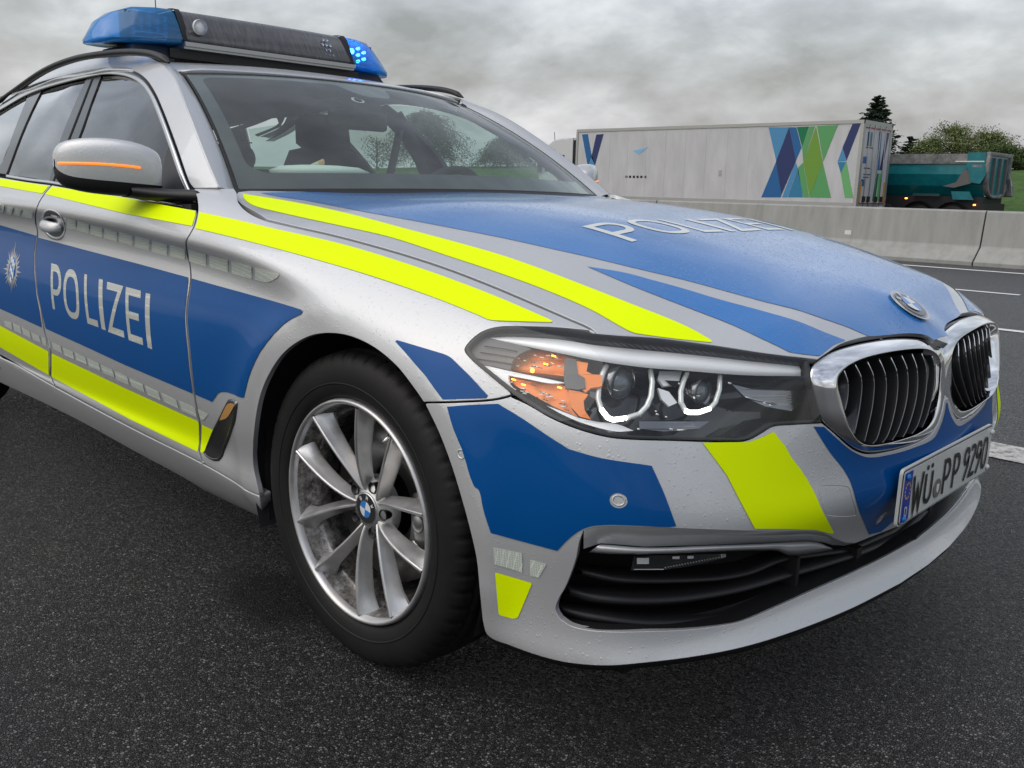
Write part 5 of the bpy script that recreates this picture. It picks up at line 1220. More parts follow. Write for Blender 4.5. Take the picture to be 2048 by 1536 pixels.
# rubber + chrome surround as lofted mouldings
def moulding(name, pts_, offs, m_, p_=car, S=SIDE, mir=True):
    "a strip that runs along an image line; offs: (inward image shift handled by two lines)"
    a, b_ = pts_; n = 70
    rs = []
    for L in (a, b_):
        q_ = catmull(L, 8); s_ = np.r_[0, np.cumsum(np.linalg.norm(np.diff(q_, axis=0), axis=1))]; s_ /= s_[-1]; rs.append(np.array([np.interp(np.linspace(0, 1, n), s_, q_[:, k]) for k in (0, 1)]).T)
    R_ = []
    for t, d in offs: R_.append(deep(rs[0]*(1-t)+rs[1]*t, d, S))
    loft(name, R_, m_, p_, closed=False)
    if mir: loft(name, R_, m_, p_, closed=False, mirror=True)
OUT = [(-50,238),(0,212.8),(62,175),(125,155.5),(194,141),(225,138),(262,144.2),(287,160),(305,185),(322,222),(350,297),(375,367),(394,407)]
INN = [(-50,248),(0,221.5),(55,191),(118,169.5),(201,150.5),(225,149.5),(258,155),(281,168.5),(297,189),(311,220),(335,285),(360,357),(381,401)]
OUT2 = [(-50,232),(0,207.5),(62,170.8),(125,151.2),(192,136.8),(226,133.5),(266,139.5),(292,156.5),(310,182.5),(327,220),(355,294),(380,364),(399,405)]
RAILB = [(-60,224),(-20,222),(0,210),(25,186),(75,157),(150,124),(225,114.5),(287,112),(324,128)]
moulding('window_trim', (OUT, INN), ((0, .004), (.05, -.004), (.5, -.006), (.95, -.004), (1, .008)), M['trimwhite'])
moulding('roof_seal', (OUT2, OUT), ((0, .002), (.4, .006), (1, .006)), M['rubber'])
BT = [(-60,346),(0,355.8-9),(12,348.5),(60,356.5),(104,362),(180,376.5),(236,385.5),(300,398.5),(381,412)]
BB = [(-60,353),(0,353.5),(12,355.5),(60,363),(104,368.5),(180,382.5),(236,389.5),(300,404),(389,418)]
moulding('window_trim', (BT[2:], BB[2:]), ((0, .006), (.05, -.003), (.5, -.006), (.95, -.004), (1, .010)), M['trimwhite'])
BB2 = [(x, y+3.2) for x, y in BB]
moulding('belt_seal', (BB[2:], BB2[2:]), ((0, .006), (.5, .006), (1, .012)), M['rubber'])
moulding('belt_seal', ([(323,404),(345,407),(368,410),(388,415)], [(323,407),(345,412),(368,417),(389,421)]), ((0, .0), (.5, -.003), (1, .004)), M['gloss_black'])
# cant rail + A pillar
OUT3 = [(x, y) for x, y in OUT2]
cr_ = hs([OUT2+[(389.5,374.5)] if False else OUT2[:-1]+[(388,375)], [(388,375),(435,374.5)], [(435,374.5),(411,321),(374,224.5),(349,160),(324.5,128.5)], RAILB[::-1][0:7], [(0,210),(-50,232)]])
sboth('body_side_frame', SIDE, clean(cr_, .002), M['silver'], depth=.010, step=.03, roll=.0015)
L1 = [(326,128.5),(350.5,160),(375.5,224.5),(412.8,321.5),(437,375)]; n = 40
a_ = resample(catmull(L1, 8), 3); a_ = np.array([np.interp(np.linspace(0, 1, n), np.linspace(0, 1, len(a_)), a_[:, k]) for k in (0, 1)]).T
A_ = deep(a_, 0, SIDE); wb = SCREEN.P(np.column_stack([np.full(n, -.75), np.linspace(.70, 0.0, n)])); wb2 = SCREEN.P(np.column_stack([np.full(n, -.742), np.linspace(.70, 0.0, n)]))
A0_ = A_-SIDE.Nn(SIDE.hit(a_))*.010; nA = SIDE.Nn(SIDE.hit(a_)); nS = SCREEN.Nn(np.column_stack([np.full(n, -.742), np.linspace(.70, 0.0, n)]))
rr = [A0_, A_]
for t in (.15, .35, .55, .75, .92):
    nn = nA*(1-t)+nS*t; nn /= np.linalg.norm(nn, axis=1)[:, None]; rr.append(A_*(1-t)+wb*t+nn*(.006*math.sin(math.pi*t)))
rr += [wb+nS*.001, wb2-nS*.006]
for mi in (False, True): loft('a_pillar', rr, M['silver'], car, closed=False, mirror=mi)
# windscreen
ws = thing('windscreen', None, None); [ws.pop(k, None) for k in ('label', 'category')]; ws.parent = car
og = densify(np.array([(-.742, .004), (.742, .004), (.742, .698), (-.742, .698)]), .05)
sheet('glass', SCREEN, og, M['wglass'], ws, step=.03)
ig = round_poly(np.array([(-.695, .058), (.695, .058), (.690, .662), (.125, .655), (.105, .600), (.060, .560), (-.060, .560), (-.105, .600), (-.125, .655), (-.690, .662)]), .05, 5)
ig2 = np.array(ig); ig2[:, 1] += np.where(ig2[:, 1] < .2, .035*np.clip((np.abs(ig2[:, 0])-.45)/.25, 0, 1)**2, 0)
sheet('frit_band', SCREEN, og, M['frit'], ws, holes=[densify(ig2, .04)], off=-.0012, step=.03)
loft('screen_seal', [SCREEN.P(og)+SCREEN.Nn(og)*.001, SCREEN.P(inset_poly(og, .006))+SCREEN.Nn(og)*.002, SCREEN.P(inset_poly(og, .009))], M['rubber'], ws)
mb = SCREEN.P(np.array([(0, .60)]))[0]; bm = bmesh.new(); box(bm, (mb[0]-.09, -.055, mb[2]-.075), (mb[0]-.01, .055, mb[2]-.015)); bm_obj('camera_housing', bm, M['black'], ws, bevel=.01)
disc('inspection_sticker', SCREEN, np.array([-.13, .52]), .022, M['letter_plain'], ws, -.002); disc('inspection_sticker', SCREEN, np.array([-.13, .52]), .014, M['grey_fin'], ws, .0005)
# interior mirror
bm = bmesh.new(); box(bm, (-1.20, -.12, 1.17), (-1.17, .12, 1.235)); bm_obj('interior_mirror', bm, M['black'], ws, bevel=.012)
# cowl panel under the windscreen
cw = np.linspace(-.742, .742, 30); C0 = SCREEN.P(np.column_stack([cw, np.full(30, .004)])); hy = np.linspace(-.74, .74, 30)
C1 = C0+[.06, 0, -.035]; C2 = C0+[.30, 0, -.06]
loft('cowl', [C0+[0, 0, .002], C1, C2], M['black'], car, closed=False)
# roof
# the roof panel runs from the top of the windscreen to the tail
u_ = np.linspace(-.742, .742, 41); front = SCREEN.P(np.column_stack([u_, np.full(41, .700)]))+SCREEN.Nn(np.column_stack([u_, np.full(41, .700)]))*.001
fr_ab = front[:, :2]-[.004, 0]
fr_ab[:, 1] *= 1.0
rear_ = [(-1.6, .615), (-2.4, .615), (-3.4, .60), (-3.4, -.60), (-2.4, -.615), (-1.6, -.615)]
ro = np.vstack([fr_ab, densify(np.array(rear_), .05, closed=False)])
roof = sheet('roof', ROOF, ro, M['silver'], car, step=.04, depth=.015, roll=.004)
mesh('headliner', *(lambda g: ([tuple(p) for p in ROOF.P(g)-[0, 0, .035]], [(i*14+j, (i+1)*14+j, (i+1)*14+j+1, i*14+j+1) for i in range(19) for j in range(13)]))(np.array([(x, y) for x in np.linspace(-3.4, -1.36, 20) for y in np.linspace(-.56, .56, 14)])), M['headliner'], car)
# tail: closes the body towards the back
M['tailglass'] = mat('dark_glass', (.02, .025, .025), .05, 0, 1)
xs = [-3.40, -3.62, -3.86, -4.02, -4.08]
prof_t = {0: [(-.60, 1.275), (0, 1.325)], }
R_ = []
for x, zt, w1, zb in ((-3.40, 1.32, .60, .22), (-3.70, 1.24, .61, .24), (-3.92, 1.05, .70, .26), (-4.03, .95, .80, .28), (-4.06, .60, .84, .30), (-4.0, .36, .82, .30)):
    sec = [(-.90 if x > -3.9 else -.86, zb), (-.915 if x > -3.9 else -.86, .60 if zt > .8 else zt*.8), (-.90 if x > -3.9 else -.84, .93 if zt > 1.0 else zt*.97), (-w1, zt-.04), (-w1*.5, zt-.008), (0, zt)]
    sec += [(-y, z) for y, z in sec[-2::-1]]; R_.append(np.array([(x, y, z) for y, z in sec]))
loft('tail', R_, M['silver'], car, closed=False)
qx = SIDE.P(qg)[:, 0]; sboth('window_glass', SIDE, densify(np.vstack([SIDE.hit([(-15, 342), (0, 330), (22, 275), (42, 222), (52, 194)]), [(-3.02, 1.262), (-3.25, 1.01)]]), .1), M['glass'], off=-.004, step=.08)
sboth('rear_pillar', SIDE, densify(np.array([(-3.26, .99), (-3.03, 1.27), (-3.36, 1.25), (-3.42, .97)]), .1), M['silver'], step=.06, depth=.01)
sboth('window_trim', SIDE, densify(np.array([(-2.40, .955), (-2.42, .985), (-3.25, 1.01), (-3.25, .975)]), .1), M['trimwhite'], step=.06, depth=.006, off=.002)
# roof rails
rp = np.array([at(u, v, 1, -.605) for u, v in ((338,125.5),(325,116),(305,108.5),(280,105),(250,104.5),(212,107.5),(150,118),(90,141.5),(25,185.5),(-10,210),(-60,238))]); rp = catmull(rp, 5)
n = len(rp); sec = []
for i in range(n):
    k = min(1, i/5+.25); sec.append(np.array([rp[i]+[0, c*.014*k, s*.011*k] for c, s in [(math.cos(t), math.sin(t)) for t in np.linspace(0, 2*math.pi, 12, endpoint=False)]]))
for mi in (False, True): loft('roof_rail', sec, M['black'], car, mirror=mi, cap=True)
# ---- door mirrors
def mirror_sections(lo, hi):
    S_ = [(-1.062,-1.020,1.022,.004,.012), (-1.059,-1.018,1.022,.020,.032), (-1.045,-1.008,1.022,.036,.052), (-1.01,-.985,1.022,.050,.064), (-.96,-.958,1.020,.060,.069), (-.91,-.935,1.015,.063,.068), (-.875,-.922,1.009,.060,.062), (-.855,-.917,1.004,.050,.054), (-.850,-.917,1.004,.006,.01)]
    S_ = catmull(np.array(S_), 4); out_ = []
    for y, x, z, rx, rz in S_:
        ring = []
        for t in np.linspace(lo, hi, 24):
            c, s = math.cos(t), math.sin(t); e_ = 2/3.3
            ring.append((x+rx*np.sign(c)*abs(c)**e_, y, z+rz*np.sign(s)*abs(s)**e_*(1.0 if s > 0 else 1.05)))
        out_.append(np.array(ring))
    return out_
for mi in (False, True):
    g = thing('door_mirror', None, None); [g.pop(k, None) for k in ('label', 'category')]; g.parent = car
    loft('mirror_shell', mirror_sections(R(-20), R(190)), M['silver'], g, closed=False, mirror=mi, flip=True)
    loft('mirror_base', mirror_sections(R(-170), R(-20)), M['black'], g, closed=False, mirror=mi, flip=True)
    st_ = mirror_sections(R(-2), R(2)); k0 = 1; pth = np.array([s_[12]+[.0015, 0, .001] for s_ in st_])[2:21]
    V = np.vstack([pth+[0, 0, .0032], pth+[.0022, 0, .0022], pth+[.0024, 0, -.0022], pth+[0, 0, -.0032]]); n = len(pth)
    if mi: V = V*[1, -1, 1]
    M['ind'] = M.get('ind') or mat('orange_indicator_strip', (1, .25, .02), .2, 0, .5, emit=(1, .24, .015), estr=1.0)
    mesh('indicator', V, [(k*n+i, k*n+i+1, (k+1)*n+i+1, (k+1)*n+i) for k in range(3) for i in range(n-1)], M['ind'], g)
    arm = [(-.875,-.900,.930), (-.86,-.870,.926), (-.825,-.845,.930), (-.79,-.82,.935)]
    V = []; n = 12; F = []
    pp = catmull(np.array([(-.93,-.93,.960), (-.88,-.89,.953), (-.83,-.85,.950), (-.78,-.82,.950)]), 4)
    loft('mirror_arm', [np.array([p+[c*.05, s*.0, s*.017] for c, s in [(math.cos(t), math.sin(t)) for t in np.linspace(0, 2*math.pi, 14, endpoint=False)]]) for p in pp], M['black'], g, mirror=mi, cap=True)
# ---- door handles
for d_, (c0,) , dx in ((door, [(105.5, 450)], 0),):
    ab0 = BAND.hit([(105.5, 449)])[0]
    HC = BAND.hit([(107+24.5*math.cos(t), 449.5-30*math.sin(t)+9.0*math.cos(t)) for t in np.linspace(math.pi, 3*math.pi, 32, endpoint=False)])[::-1]; HC2 = inset_poly(HC, .006)
    for p_, mi in ((door, False), (door2, True), (rdoor, False), (rdoor2, True)):
        ab = ab0 if p_ in (door, door2) else ab0-[.98, -.006]
        rc = HC+(ab-ab0)
        Pr = BAND.P(rc); Nr = BAND.Nn(rc); ri = HC2+(ab-ab0)
        loft('handle_recess', [Pr+Nr*.0004, Pr+Nr*.0014, BAND.P(ri)+Nr*.0016, BAND.P(ri)+Nr*.0010], M['silver'], p_, mirror=mi)
        sheet('handle_cup', BAND, ri, M['dkchrome'], p_, off=.0012, step=.02, mirror=mi)
        hb = [(-.075,.000,.002,.006), (-.066,.001,.016,.012), (-.03,.002,.030,.0165), (.01,.002,.034,.0175), (.045,.000,.030,.0165), (.064,-.002,.018,.013), (.070,-.002,.004,.008)]
        hb = catmull(np.array(hb), 4); cs = []
        nn = BAND.Nn(np.array([ab]))[0]
        for da, dz, o_, h_ in hb:
            C = BAND.P(np.array([[ab[0]+da, ab[1]+dz]]))[0]; cs.append(np.array([C+nn*(o_-.012+.012*c)+np.array([0, 0, h_*s]) for c, s in [(math.cos(t), math.sin(t)) for t in np.linspace(0, 2*math.pi, 16, endpoint=False)]]))
        loft('door_handle', cs, M['silver'], p_, mirror=mi, cap=True, flip=True)
# ---- cabin
SE = thing('cabin', None, None); [SE.pop(k, None) for k in ('label', 'category')]; SE.parent = car
dsh = [np.array([(x, y, z+.0*y) for y in np.linspace(-.72, .72, 20)]) for x, z in ((-.62, .935), (-.75, .950), (-.95, .955), (-1.10, .940), (-1.16, .90), (-1.18, .75), (-1.15, .5))]
loft('dashboard', dsh, M['cabin'], SE, closed=False, flip=True)
for y in (-.37, .37):
    bm = bmesh.new()
    box(bm, (-1.95, y-.25, .35), (-1.40, y+.25, .55)); bm_obj('seat_cushion', bm, M['seat'], SE, bevel=.05)
    sec = []
    for z, x, w, d in ((.50, -1.80, .23, .07), (.75, -1.85, .255, .075), (1.0, -1.90, .245, .06), (1.12, -1.93, .17, .045), (1.135, -1.935, .10, .03)):
        sec.append(np.array([(x+d*math.cos(t), y+w*np.sign(math.sin(t))*abs(math.sin(t))**.7, z) for t in np.linspace(0, 2*math.pi, 20, endpoint=False)]))
    loft('seat_back', sec, M['seat'], SE, cap=True)
    sec = [np.array([(x+d*math.cos(t), y+w*np.sign(math.sin(t))*abs(math.sin(t))**.7, z) for t in np.linspace(0, 2*math.pi, 18, endpoint=False)]) for z, x, w, d in ((1.125, -1.93, .10, .03), (1.15, -1.93, .135, .05), (1.24, -1.94, .13, .05), (1.275, -1.945, .09, .03))]
    loft('headrest', sec, M['seat'], SE, cap=True)
    for dy in (-.05, .05): tube('headrest_post', [(-1.935, y+dy, 1.08), (-1.935, y+dy, 1.17)], .007, M['steel'], SE, 8)
sec = [np.array([(x+d*math.cos(t), .60*np.sign(math.sin(t))*abs(math.sin(t))**.5, z) for t in np.linspace(0, 2*math.pi, 24, endpoint=False)]) for z, x, d in ((.45, -2.55, .10), (.8, -2.62, .09), (1.02, -2.68, .06), (1.05, -2.69, .03))]
loft('rear_bench', sec, M['seat'], SE, cap=True)
for y in (-.38, 0, .38): ball('headrest', (-2.70, y, 1.10), .11, M['seat'], SE, (.45, 1, .75))
for y in (-.60, .60): tube('seat_belt', catmull(np.array([(-1.70, y, 1.22), (-1.72, y*.92, 1.0), (-1.75, y*.85, .75), (-1.75, y*.95, .5)]), 5), .018, M['grey_fin'], SE, 6)
# dog / luggage guard behind the rear seats
for k in range(7): tube('guard_bar', [(-2.80, -.5+k*.167, .95), (-2.82, -.48+k*.16, 1.27)], .0035, M['black'], SE, 5)
for z in (1.02, 1.10, 1.18): tube('guard_bar', [(-2.81, -.54, z), (-2.81, .54, z)], .0035, M['black'], SE, 5)
# steering wheel
V, F = [], []
C = np.array([-1.17, .37, .885]); ax = np.array([-.88, 0, .47]); ax /= np.linalg.norm(ax); e1 = np.array([0, 1, 0.]); e2 = np.cross(ax, e1); e2 *= np.sign(e2[2])
tube('steering_wheel', [C+.185*(math.cos(t)*e1+math.sin(t)*e2) for t in np.linspace(0, 2*math.pi, 48, endpoint=False)], .016, M['cabin'], SE, 10, closed=True)
for t in (R(0), R(180), R(-90)): tube('wheel_spoke', [C, C+.18*(math.cos(t)*e1+math.sin(t)*e2)], [.04, .016], M['cabin'], SE, 8)
ball('airbag_cover', C, .065, M['cabin'], SE, (.5, 1, 1)); tube('steering_column', [C, C+[.25, 0, -.10]], .045, M['cabin'], SE, 12)
ball('instrument_hood', (-.98, .37, .945), .16, M['cabin'], SE, (.7, 1, .28))
for s_ in (-1, 1):
    bm = bmesh.new(); box(bm, (-2.6, min(s_*.80, s_*.84), .40), (-.75, max(s_*.80, s_*.84), .93)); bm_obj('door_card', bm, M['cabin'], SE)
    tube('pillar_trim', [SIDE.P(np.array([(-.95-.05*0, 1.0)]))[0]*[1, -s_*-1 if s_ > 0 else 1, 1] if False else np.array(p)*[1, s_, 1] for p in ((-1.68, .80, .93), (-1.70, .72, 1.10), (-1.73, .60, 1.28))], .035, M['cabin'], SE, 8)
    tube('pillar_trim', [np.array(p)*[1, s_, 1] for p in ((-.80, .76, .98), (-1.05, .69, 1.15), (-1.30, .58, 1.29))], .022, M['cabin'], SE, 8)
# ---- light bar
LB = thing('light_bar', None, None); [LB.pop(k, None) for k in ('label', 'category')]; LB.parent = car
def blue_plastic():
    m_ = bpy.data.materials.new('blue_lens'); m_.use_nodes = True; nt = m_.node_tree; nt.nodes.clear(); o = N(nt, 'ShaderNodeOutputMaterial'); mx_ = N(nt, 'ShaderNodeMixShader')
    t = N(nt, 'ShaderNodeBsdfTransparent'); t.inputs[0].default_value = (.16, .55, .98, 1); g = N(nt, 'ShaderNodeBsdfGlossy', Roughness=.12); f = schlick(nt)
    d = N(nt, 'ShaderNodeBsdfTranslucent'); d.inputs[0].default_value = (.08, .58, 1.0, 1); d2 = N(nt, 'ShaderNodeBsdfDiffuse'); d2.inputs[0].default_value = (.05, .42, .95, 1)
    a = N(nt, 'ShaderNodeMixShader'); a.inputs[0].default_value = .5; lk(nt, d.outputs[0], a.inputs[1]); lk(nt, d2.outputs[0], a.inputs[2])
    b_ = N(nt, 'ShaderNodeMixShader'); b_.inputs[0].default_value = .46; lk(nt, t.outputs[0], b_.inputs[1]); lk(nt, a.outputs[0], b_.inputs[2])
    lk(nt, f, mx_.inputs[0]); lk(nt, b_.outputs[0], mx_.inputs[1]); lk(nt, g.outputs[0], mx_.inputs[2]); lk(nt, mx_.outputs[0], o.inputs[0]); return m_
M['bluelens'] = blue_plastic(); M['smoke'] = mat('smoked_panel', (.075, .075, .082), .16, 0, .6); nt, b = nodes(M['smoke']); lk(nt, ramp(nt, noise(nt, coords(nt, (6, 40, 6)), 3, 5, .6), [(.3, (.055, .055, .06)), (.8, (.15, .145, .145))]), b.inputs['Base Color'])
M['led'] = mat('blue_led_lit', (.2, .4, 1), .3, emit=(.10, .28, 1.0), estr=60); M['ledoff'] = mat('reflector_cup', (.55, .6, .7), .12, 1.0); M['alurail'] = mat('extruded_aluminium', (.42, .42, .42), .35, .9)
# cross-section in (x, z): front face leaning back; long axis y
def lbsec(y, xf, xb, z0, z1, lean=.05, rd_=.02):
    P_ = [(xf-.004, z0), (xf, z0+.012), (xf-lean*.5, (z0+z1)/2), (xf-lean, z1-rd_), (xf-lean-rd_*.9, z1-.003), (xf-lean-rd_*2.4, z1), (xb+lean+rd_*2.4, z1), (xb+lean+rd_, z1-.004), (xb+lean, z1-rd_), (xb, z0+.012), (xb+.004, z0)]
    return np.array([(x, y, z) for x, z in P_])
ys = [-.345, -.2, 0, .2, .345]
loft('centre_housing', [lbsec(y, -1.685+.012*(abs(y)/.345)**2*-1, -2.03, 1.458, 1.572) for y in ys], M['smoke'], LB, flip=False)
for s_ in (-1, 1):
    loft('end_collar', [lbsec(s_*y, -1.693 if k else -1.696, -2.035, 1.452, 1.577) for k, y in enumerate((.338, .362))], M['black'], LB, flip=s_ > 0)
    L_ = [lbsec(s_*.362, -1.697, -2.03, 1.456, 1.573), lbsec(s_*.42, -1.700, -2.025, 1.452, 1.572), lbsec(s_*.49, -1.712, -2.015, 1.447, 1.566, .055), lbsec(s_*.545, -1.735, -1.99, 1.444, 1.545, .055), lbsec(s_*.585, -1.765, -1.965, 1.442, 1.515, .045, .014), lbsec(s_*.612, -1.80, -1.93, 1.440, 1.475, .030, .008), lbsec(s_*.620, -1.83, -1.90, 1.440, 1.452, .010, .003)]
    bl = loft('blue_dome', L_, M['bluelens'], LB, flip=s_ > 0, cap=True)
    bm = bmesh.new(); box(bm, (-1.99, min(s_*.37, s_*.56), 1.446), (-1.80, max(s_*.37, s_*.56), 1.460)); bm_obj('dome_floor', bm, M['grey_fin'], LB)
    bm = bmesh.new(); box(bm, (-1.84, min(s_*.37, s_*.52), 1.46), (-1.79, max(s_*.37, s_*.52), 1.552)); bm_obj('led_carrier', bm, M['grey_fin'], LB)
    for i in range(5):
        for j in range(3 if i % 2 == 0 else 2):
            y = s_*(.385+i*.029); z = 1.487+j*.025+(.012 if i % 2 else 0)
            V, F = lathe_vf([(.006, .0115), (.002, .0105), (-.006, .004), (-.006, 0)], 14, axis='x'); lit = s_ > 0 and (i, j) in ((0, 2), (1, 1))
            mesh('led_cup', [(p[0]-1.786, p[1]+y, p[2]+z) for p in V], F, M['ledoff'], LB)
            if lit or (s_ > 0 and i in (2, 3)): ball('led', (-1.786, y, z), .010 if lit else .0035, M['led'], LB, seg=12, rg=8)
    P_ = round_poly(np.array([(s_*.395, 1.464), (s_*.515, 1.464), (s_*.505, 1.480), (s_*.395, 1.482)]), .008, 3); tube('edge_lamp', [(-1.752, a, b_) for a, b_ in P_], .0022, M['brow'], LB, 6, closed=True)
tube('alley_lamp', [(-1.694, -.30, 1.513), (-1.690, -.30, 1.513)], [.026, .026], M['brow'], LB, 28)
V, F = lathe_vf([(.004, .0245), (-.004, .022), (-.010, .012), (-.012, 0)], 28, axis='x'); mesh('alley_reflector', [(p[0]-1.688, p[1]-.30, p[2]+1.513) for p in V], F, M['ledoff'], LB)
for i in range(3):
    for j in range(4): 
        y = .225+i*.018+(.009 if j % 2 else 0); z = 1.482+j*.020
        if i == 2 and j % 2: continue
        V, F = lathe_vf([(.003, .0072), (.001, .0062), (-.002, .003), (0, .002)], 10, axis='x'); mesh('led_cup', [(p[0]-1.690-(z-1.458)*.43, p[1]+y, p[2]+z) for p in V], F, M['ledoff'], LB)
for z0, z1, dx in ((1.444, 1.458, .004), (1.436, 1.444, -.006)):
    bm = bmesh.new(); box(bm, (-2.03-dx, -.36, z0), (-1.688+dx, .36, z1)); bm_obj('base_rail', bm, M['alurail'], LB)
bm = bmesh.new(); box(bm, (-2.00, -.40, 1.405), (-1.72, .40, 1.436)); bm_obj('base_beam', bm, M['black'], LB)
for s_ in (-1, 1):
    for x in (-1.90,):
        bm = bmesh.new(); vs = [bm.verts.new(p) for p in ((x-.09, s_*.36, 1.44), (x+.16, s_*.36, 1.44), (x+.16, s_*.52, 1.44), (x-.09, s_*.52, 1.44), (x-.13, s_*.40, 1.345), (x+.20, s_*.40, 1.345), (x+.20, s_*.575, 1.345), (x-.13, s_*.575, 1.345))]
        for f in ((0,1,2,3),(7,6,5,4),(4,5,1,0),(5,6,2,1),(6,7,3,2),(7,4,0,3)): bm.faces.new([vs[i] for i in f])
        bmesh.ops.recalc_face_normals(bm, faces=bm.faces); bm_obj('mounting_foot', bm, M['black'], LB, bevel=.008)
tube('antenna', [(-2.64, 0, 1.38), (-2.66, 0, 1.95)], [.004, .0015], M['black'], car, 6)
# ---- things lying on the dashboard
hat = thing('peaked_cap', 'white topped peaked police cap lying on the dashboard behind the windscreen', 'cap', (-.83, -.40, .955))
M['capw'] = mat('white_cap_cloth', (.72, .76, .72), .7)
sec = [np.array([(dx+r*math.cos(t), r*1.15*math.sin(t), z) for t in np.linspace(0, 2*math.pi, 32, endpoint=False)]) for z, r, dx in ((0, .085, 0), (.03, .09, 0), (.034, .125, .0), (.045, .130, 0), (.058, .10, 0), (.062, .05, 0), (.060, .005, 0))]
loft('crown', sec[2:], M['capw'], hat, cap=True, flip=False); loft('band', sec[:3], M['cabin'], hat)
loft('peak', [np.array([(-r*math.cos(t), r*1.0*math.sin(t), z) for t in np.linspace(-1.1, 1.1, 14)]) for r, z in ((.085, .012), (.135, -.004))], M['gloss_black'], hat, closed=False)
M['paper'] = mat('magazine_paper', (.62, .58, .45), .7); M['tan'] = mat('tan_paper', (.62, .38, .20), .7)
npp = thing('rolled_magazine', 'rolled pale magazine lying on the dashboard behind the cap', 'magazine', (-.95, -.40, 1.035))
sec = [np.array([(.055*math.cos(R(25))*0+.010*math.cos(t), y, .012*math.sin(t)+.034*(y/.08)) for t in np.linspace(0, 2*math.pi, 14, endpoint=False)]) for y in np.linspace(-.075, .075, 8)]
loft('roll', sec, M['paper'], npp, cap=True); loft('roll_end', [s_*[1.03, 1, 1]+[0, .0, 0] for s_ in sec[-2:]], M['tan'], npp)
npp.location = (-.925, -.40, 1.018); hat.location.z = .978
# ------------------------------------------------------------ ground, roads, barrier
STAIN = tuple(at(548, 1192, 2, 0.004))
def asphalt(name, base, sp=1.0, stain=False):
    m_ = mat(name, base, .62, 0, 0, spec=.5); nt, b = nodes(m_); v = coords(nt)
    vo = N(nt, 'ShaderNodeTexVoronoi', Scale=190., Randomness=1.); lk(nt, v, vo.inputs['Vector'])
    vd = N(nt, 'ShaderNodeTexVoronoi', Scale=190., Randomness=1., feature='DISTANCE_TO_EDGE'); lk(nt, v, vd.inputs['Vector'])
    v2 = N(nt, 'ShaderNodeTexVoronoi', Scale=310., Randomness=1.); lk(nt, v, v2.inputs['Vector'])
    sp_ = N(nt, 'ShaderNodeSeparateColor'); lk(nt, vo.outputs['Color'], sp_.inputs[0]); s2 = N(nt, 'ShaderNodeSeparateColor'); lk(nt, v2.outputs['Color'], s2.inputs[0])
    stone = ramp(nt, sp_.outputs[0], [(.0, tuple(x*.25 for x in base)), (.5, tuple(x*.8 for x in base)), (.80, tuple(x*1.7 for x in base)), (.95, tuple(x*3.0 for x in base)), (1.0, tuple(x*4.5 for x in base))])
    big = ramp(nt, noise(nt, v, 1.3, 5, .6), [(.3, (.80, .80, .81)), (.7, (1.18, 1.16, 1.13))])
    gap = ramp(nt, vd.outputs['Distance'], [(.0, (.08,)*3), (.20, (1,)*3)])
    m1 = N(nt, 'ShaderNodeMixRGB', blend_type='MULTIPLY'); m1.inputs[0].default_value = 1; lk(nt, stone, m1.inputs[1]); lk(nt, big, m1.inputs[2])
    m2 = N(nt, 'ShaderNodeMixRGB', blend_type='MULTIPLY'); m2.inputs[0].default_value = 1; lk(nt, m1.outputs[0], m2.inputs[1]); lk(nt, gap, m2.inputs[2])
    last = m2.outputs[0]
    if stain:      # a splash of water beside the front wheel
        gm = N(nt, 'ShaderNodeNewGeometry'); sx = N(nt, 'ShaderNodeVectorMath', operation='SUBTRACT'); lk(nt, gm.outputs['Position'], sx.inputs[0]); sx.inputs[1].default_value = STAIN
        sc2 = N(nt, 'ShaderNodeVectorMath', operation='MULTIPLY'); lk(nt, sx.outputs[0], sc2.inputs[0]); sc2.inputs[1].default_value = (4.6, 7.5, 0); ln = N(nt, 'ShaderNodeVectorMath', operation='LENGTH'); lk(nt, sc2.outputs[0], ln.inputs[0])
        nz = noise(nt, v, 9, 5, .7); ad = N(nt, 'ShaderNodeMath', operation='MULTIPLY_ADD'); lk(nt, nz, ad.inputs[0]); ad.inputs[1].default_value = 1.3; lk(nt, ln.outputs['Value'], ad.inputs[2])
        mk = ramp(nt, ad.outputs[0], [(.95, (.08,)*3), (1.0, (1,)*3)]); r_ = mk.node; r_.color_ramp.elements[0].position = .0; dv_ = N(nt, 'ShaderNodeMapRange'); lk(nt, ad.outputs[0], dv_.inputs[0]); dv_.inputs[1].default_value = 1.15; dv_.inputs[2].default_value = 1.75; lk(nt, dv_.outputs[0], r_.inputs[0])
        m3 = N(nt, 'ShaderNodeMixRGB', blend_type='MULTIPLY'); m3.inputs[0].default_value = 1; lk(nt, last, m3.inputs[1]); lk(nt, mk, m3.inputs[2]); last = m3.outputs[0]
    lk(nt, last, b.inputs['Base Color'])
    h = N(nt, 'ShaderNodeMath', operation='MULTIPLY_ADD'); lk(nt, sp_.outputs[1], h.inputs[0]); h.inputs[1].default_value = .6; lk(nt, gap, h.inputs[2])
    h2 = N(nt, 'ShaderNodeMath', operation='MULTIPLY_ADD'); lk(nt, s2.outputs[0], h2.inputs[0]); h2.inputs[1].default_value = .35; lk(nt, h.outputs[0], h2.inputs[2])
    bump(nt, b, h2.outputs[0], 1.0*sp, .006); lk(nt, ramp(nt, sp_.outputs[2], [(0, (.22,)*3), (.5, (.42,)*3), (1, (.65,)*3)]), b.inputs['Roughness']); return m_
M['asphalt'] = asphalt('asphalt', (.060, .0592, .0585), stain=True); M['asphalt2'] = asphalt('asphalt_far', (.070, .072, .076), .6)
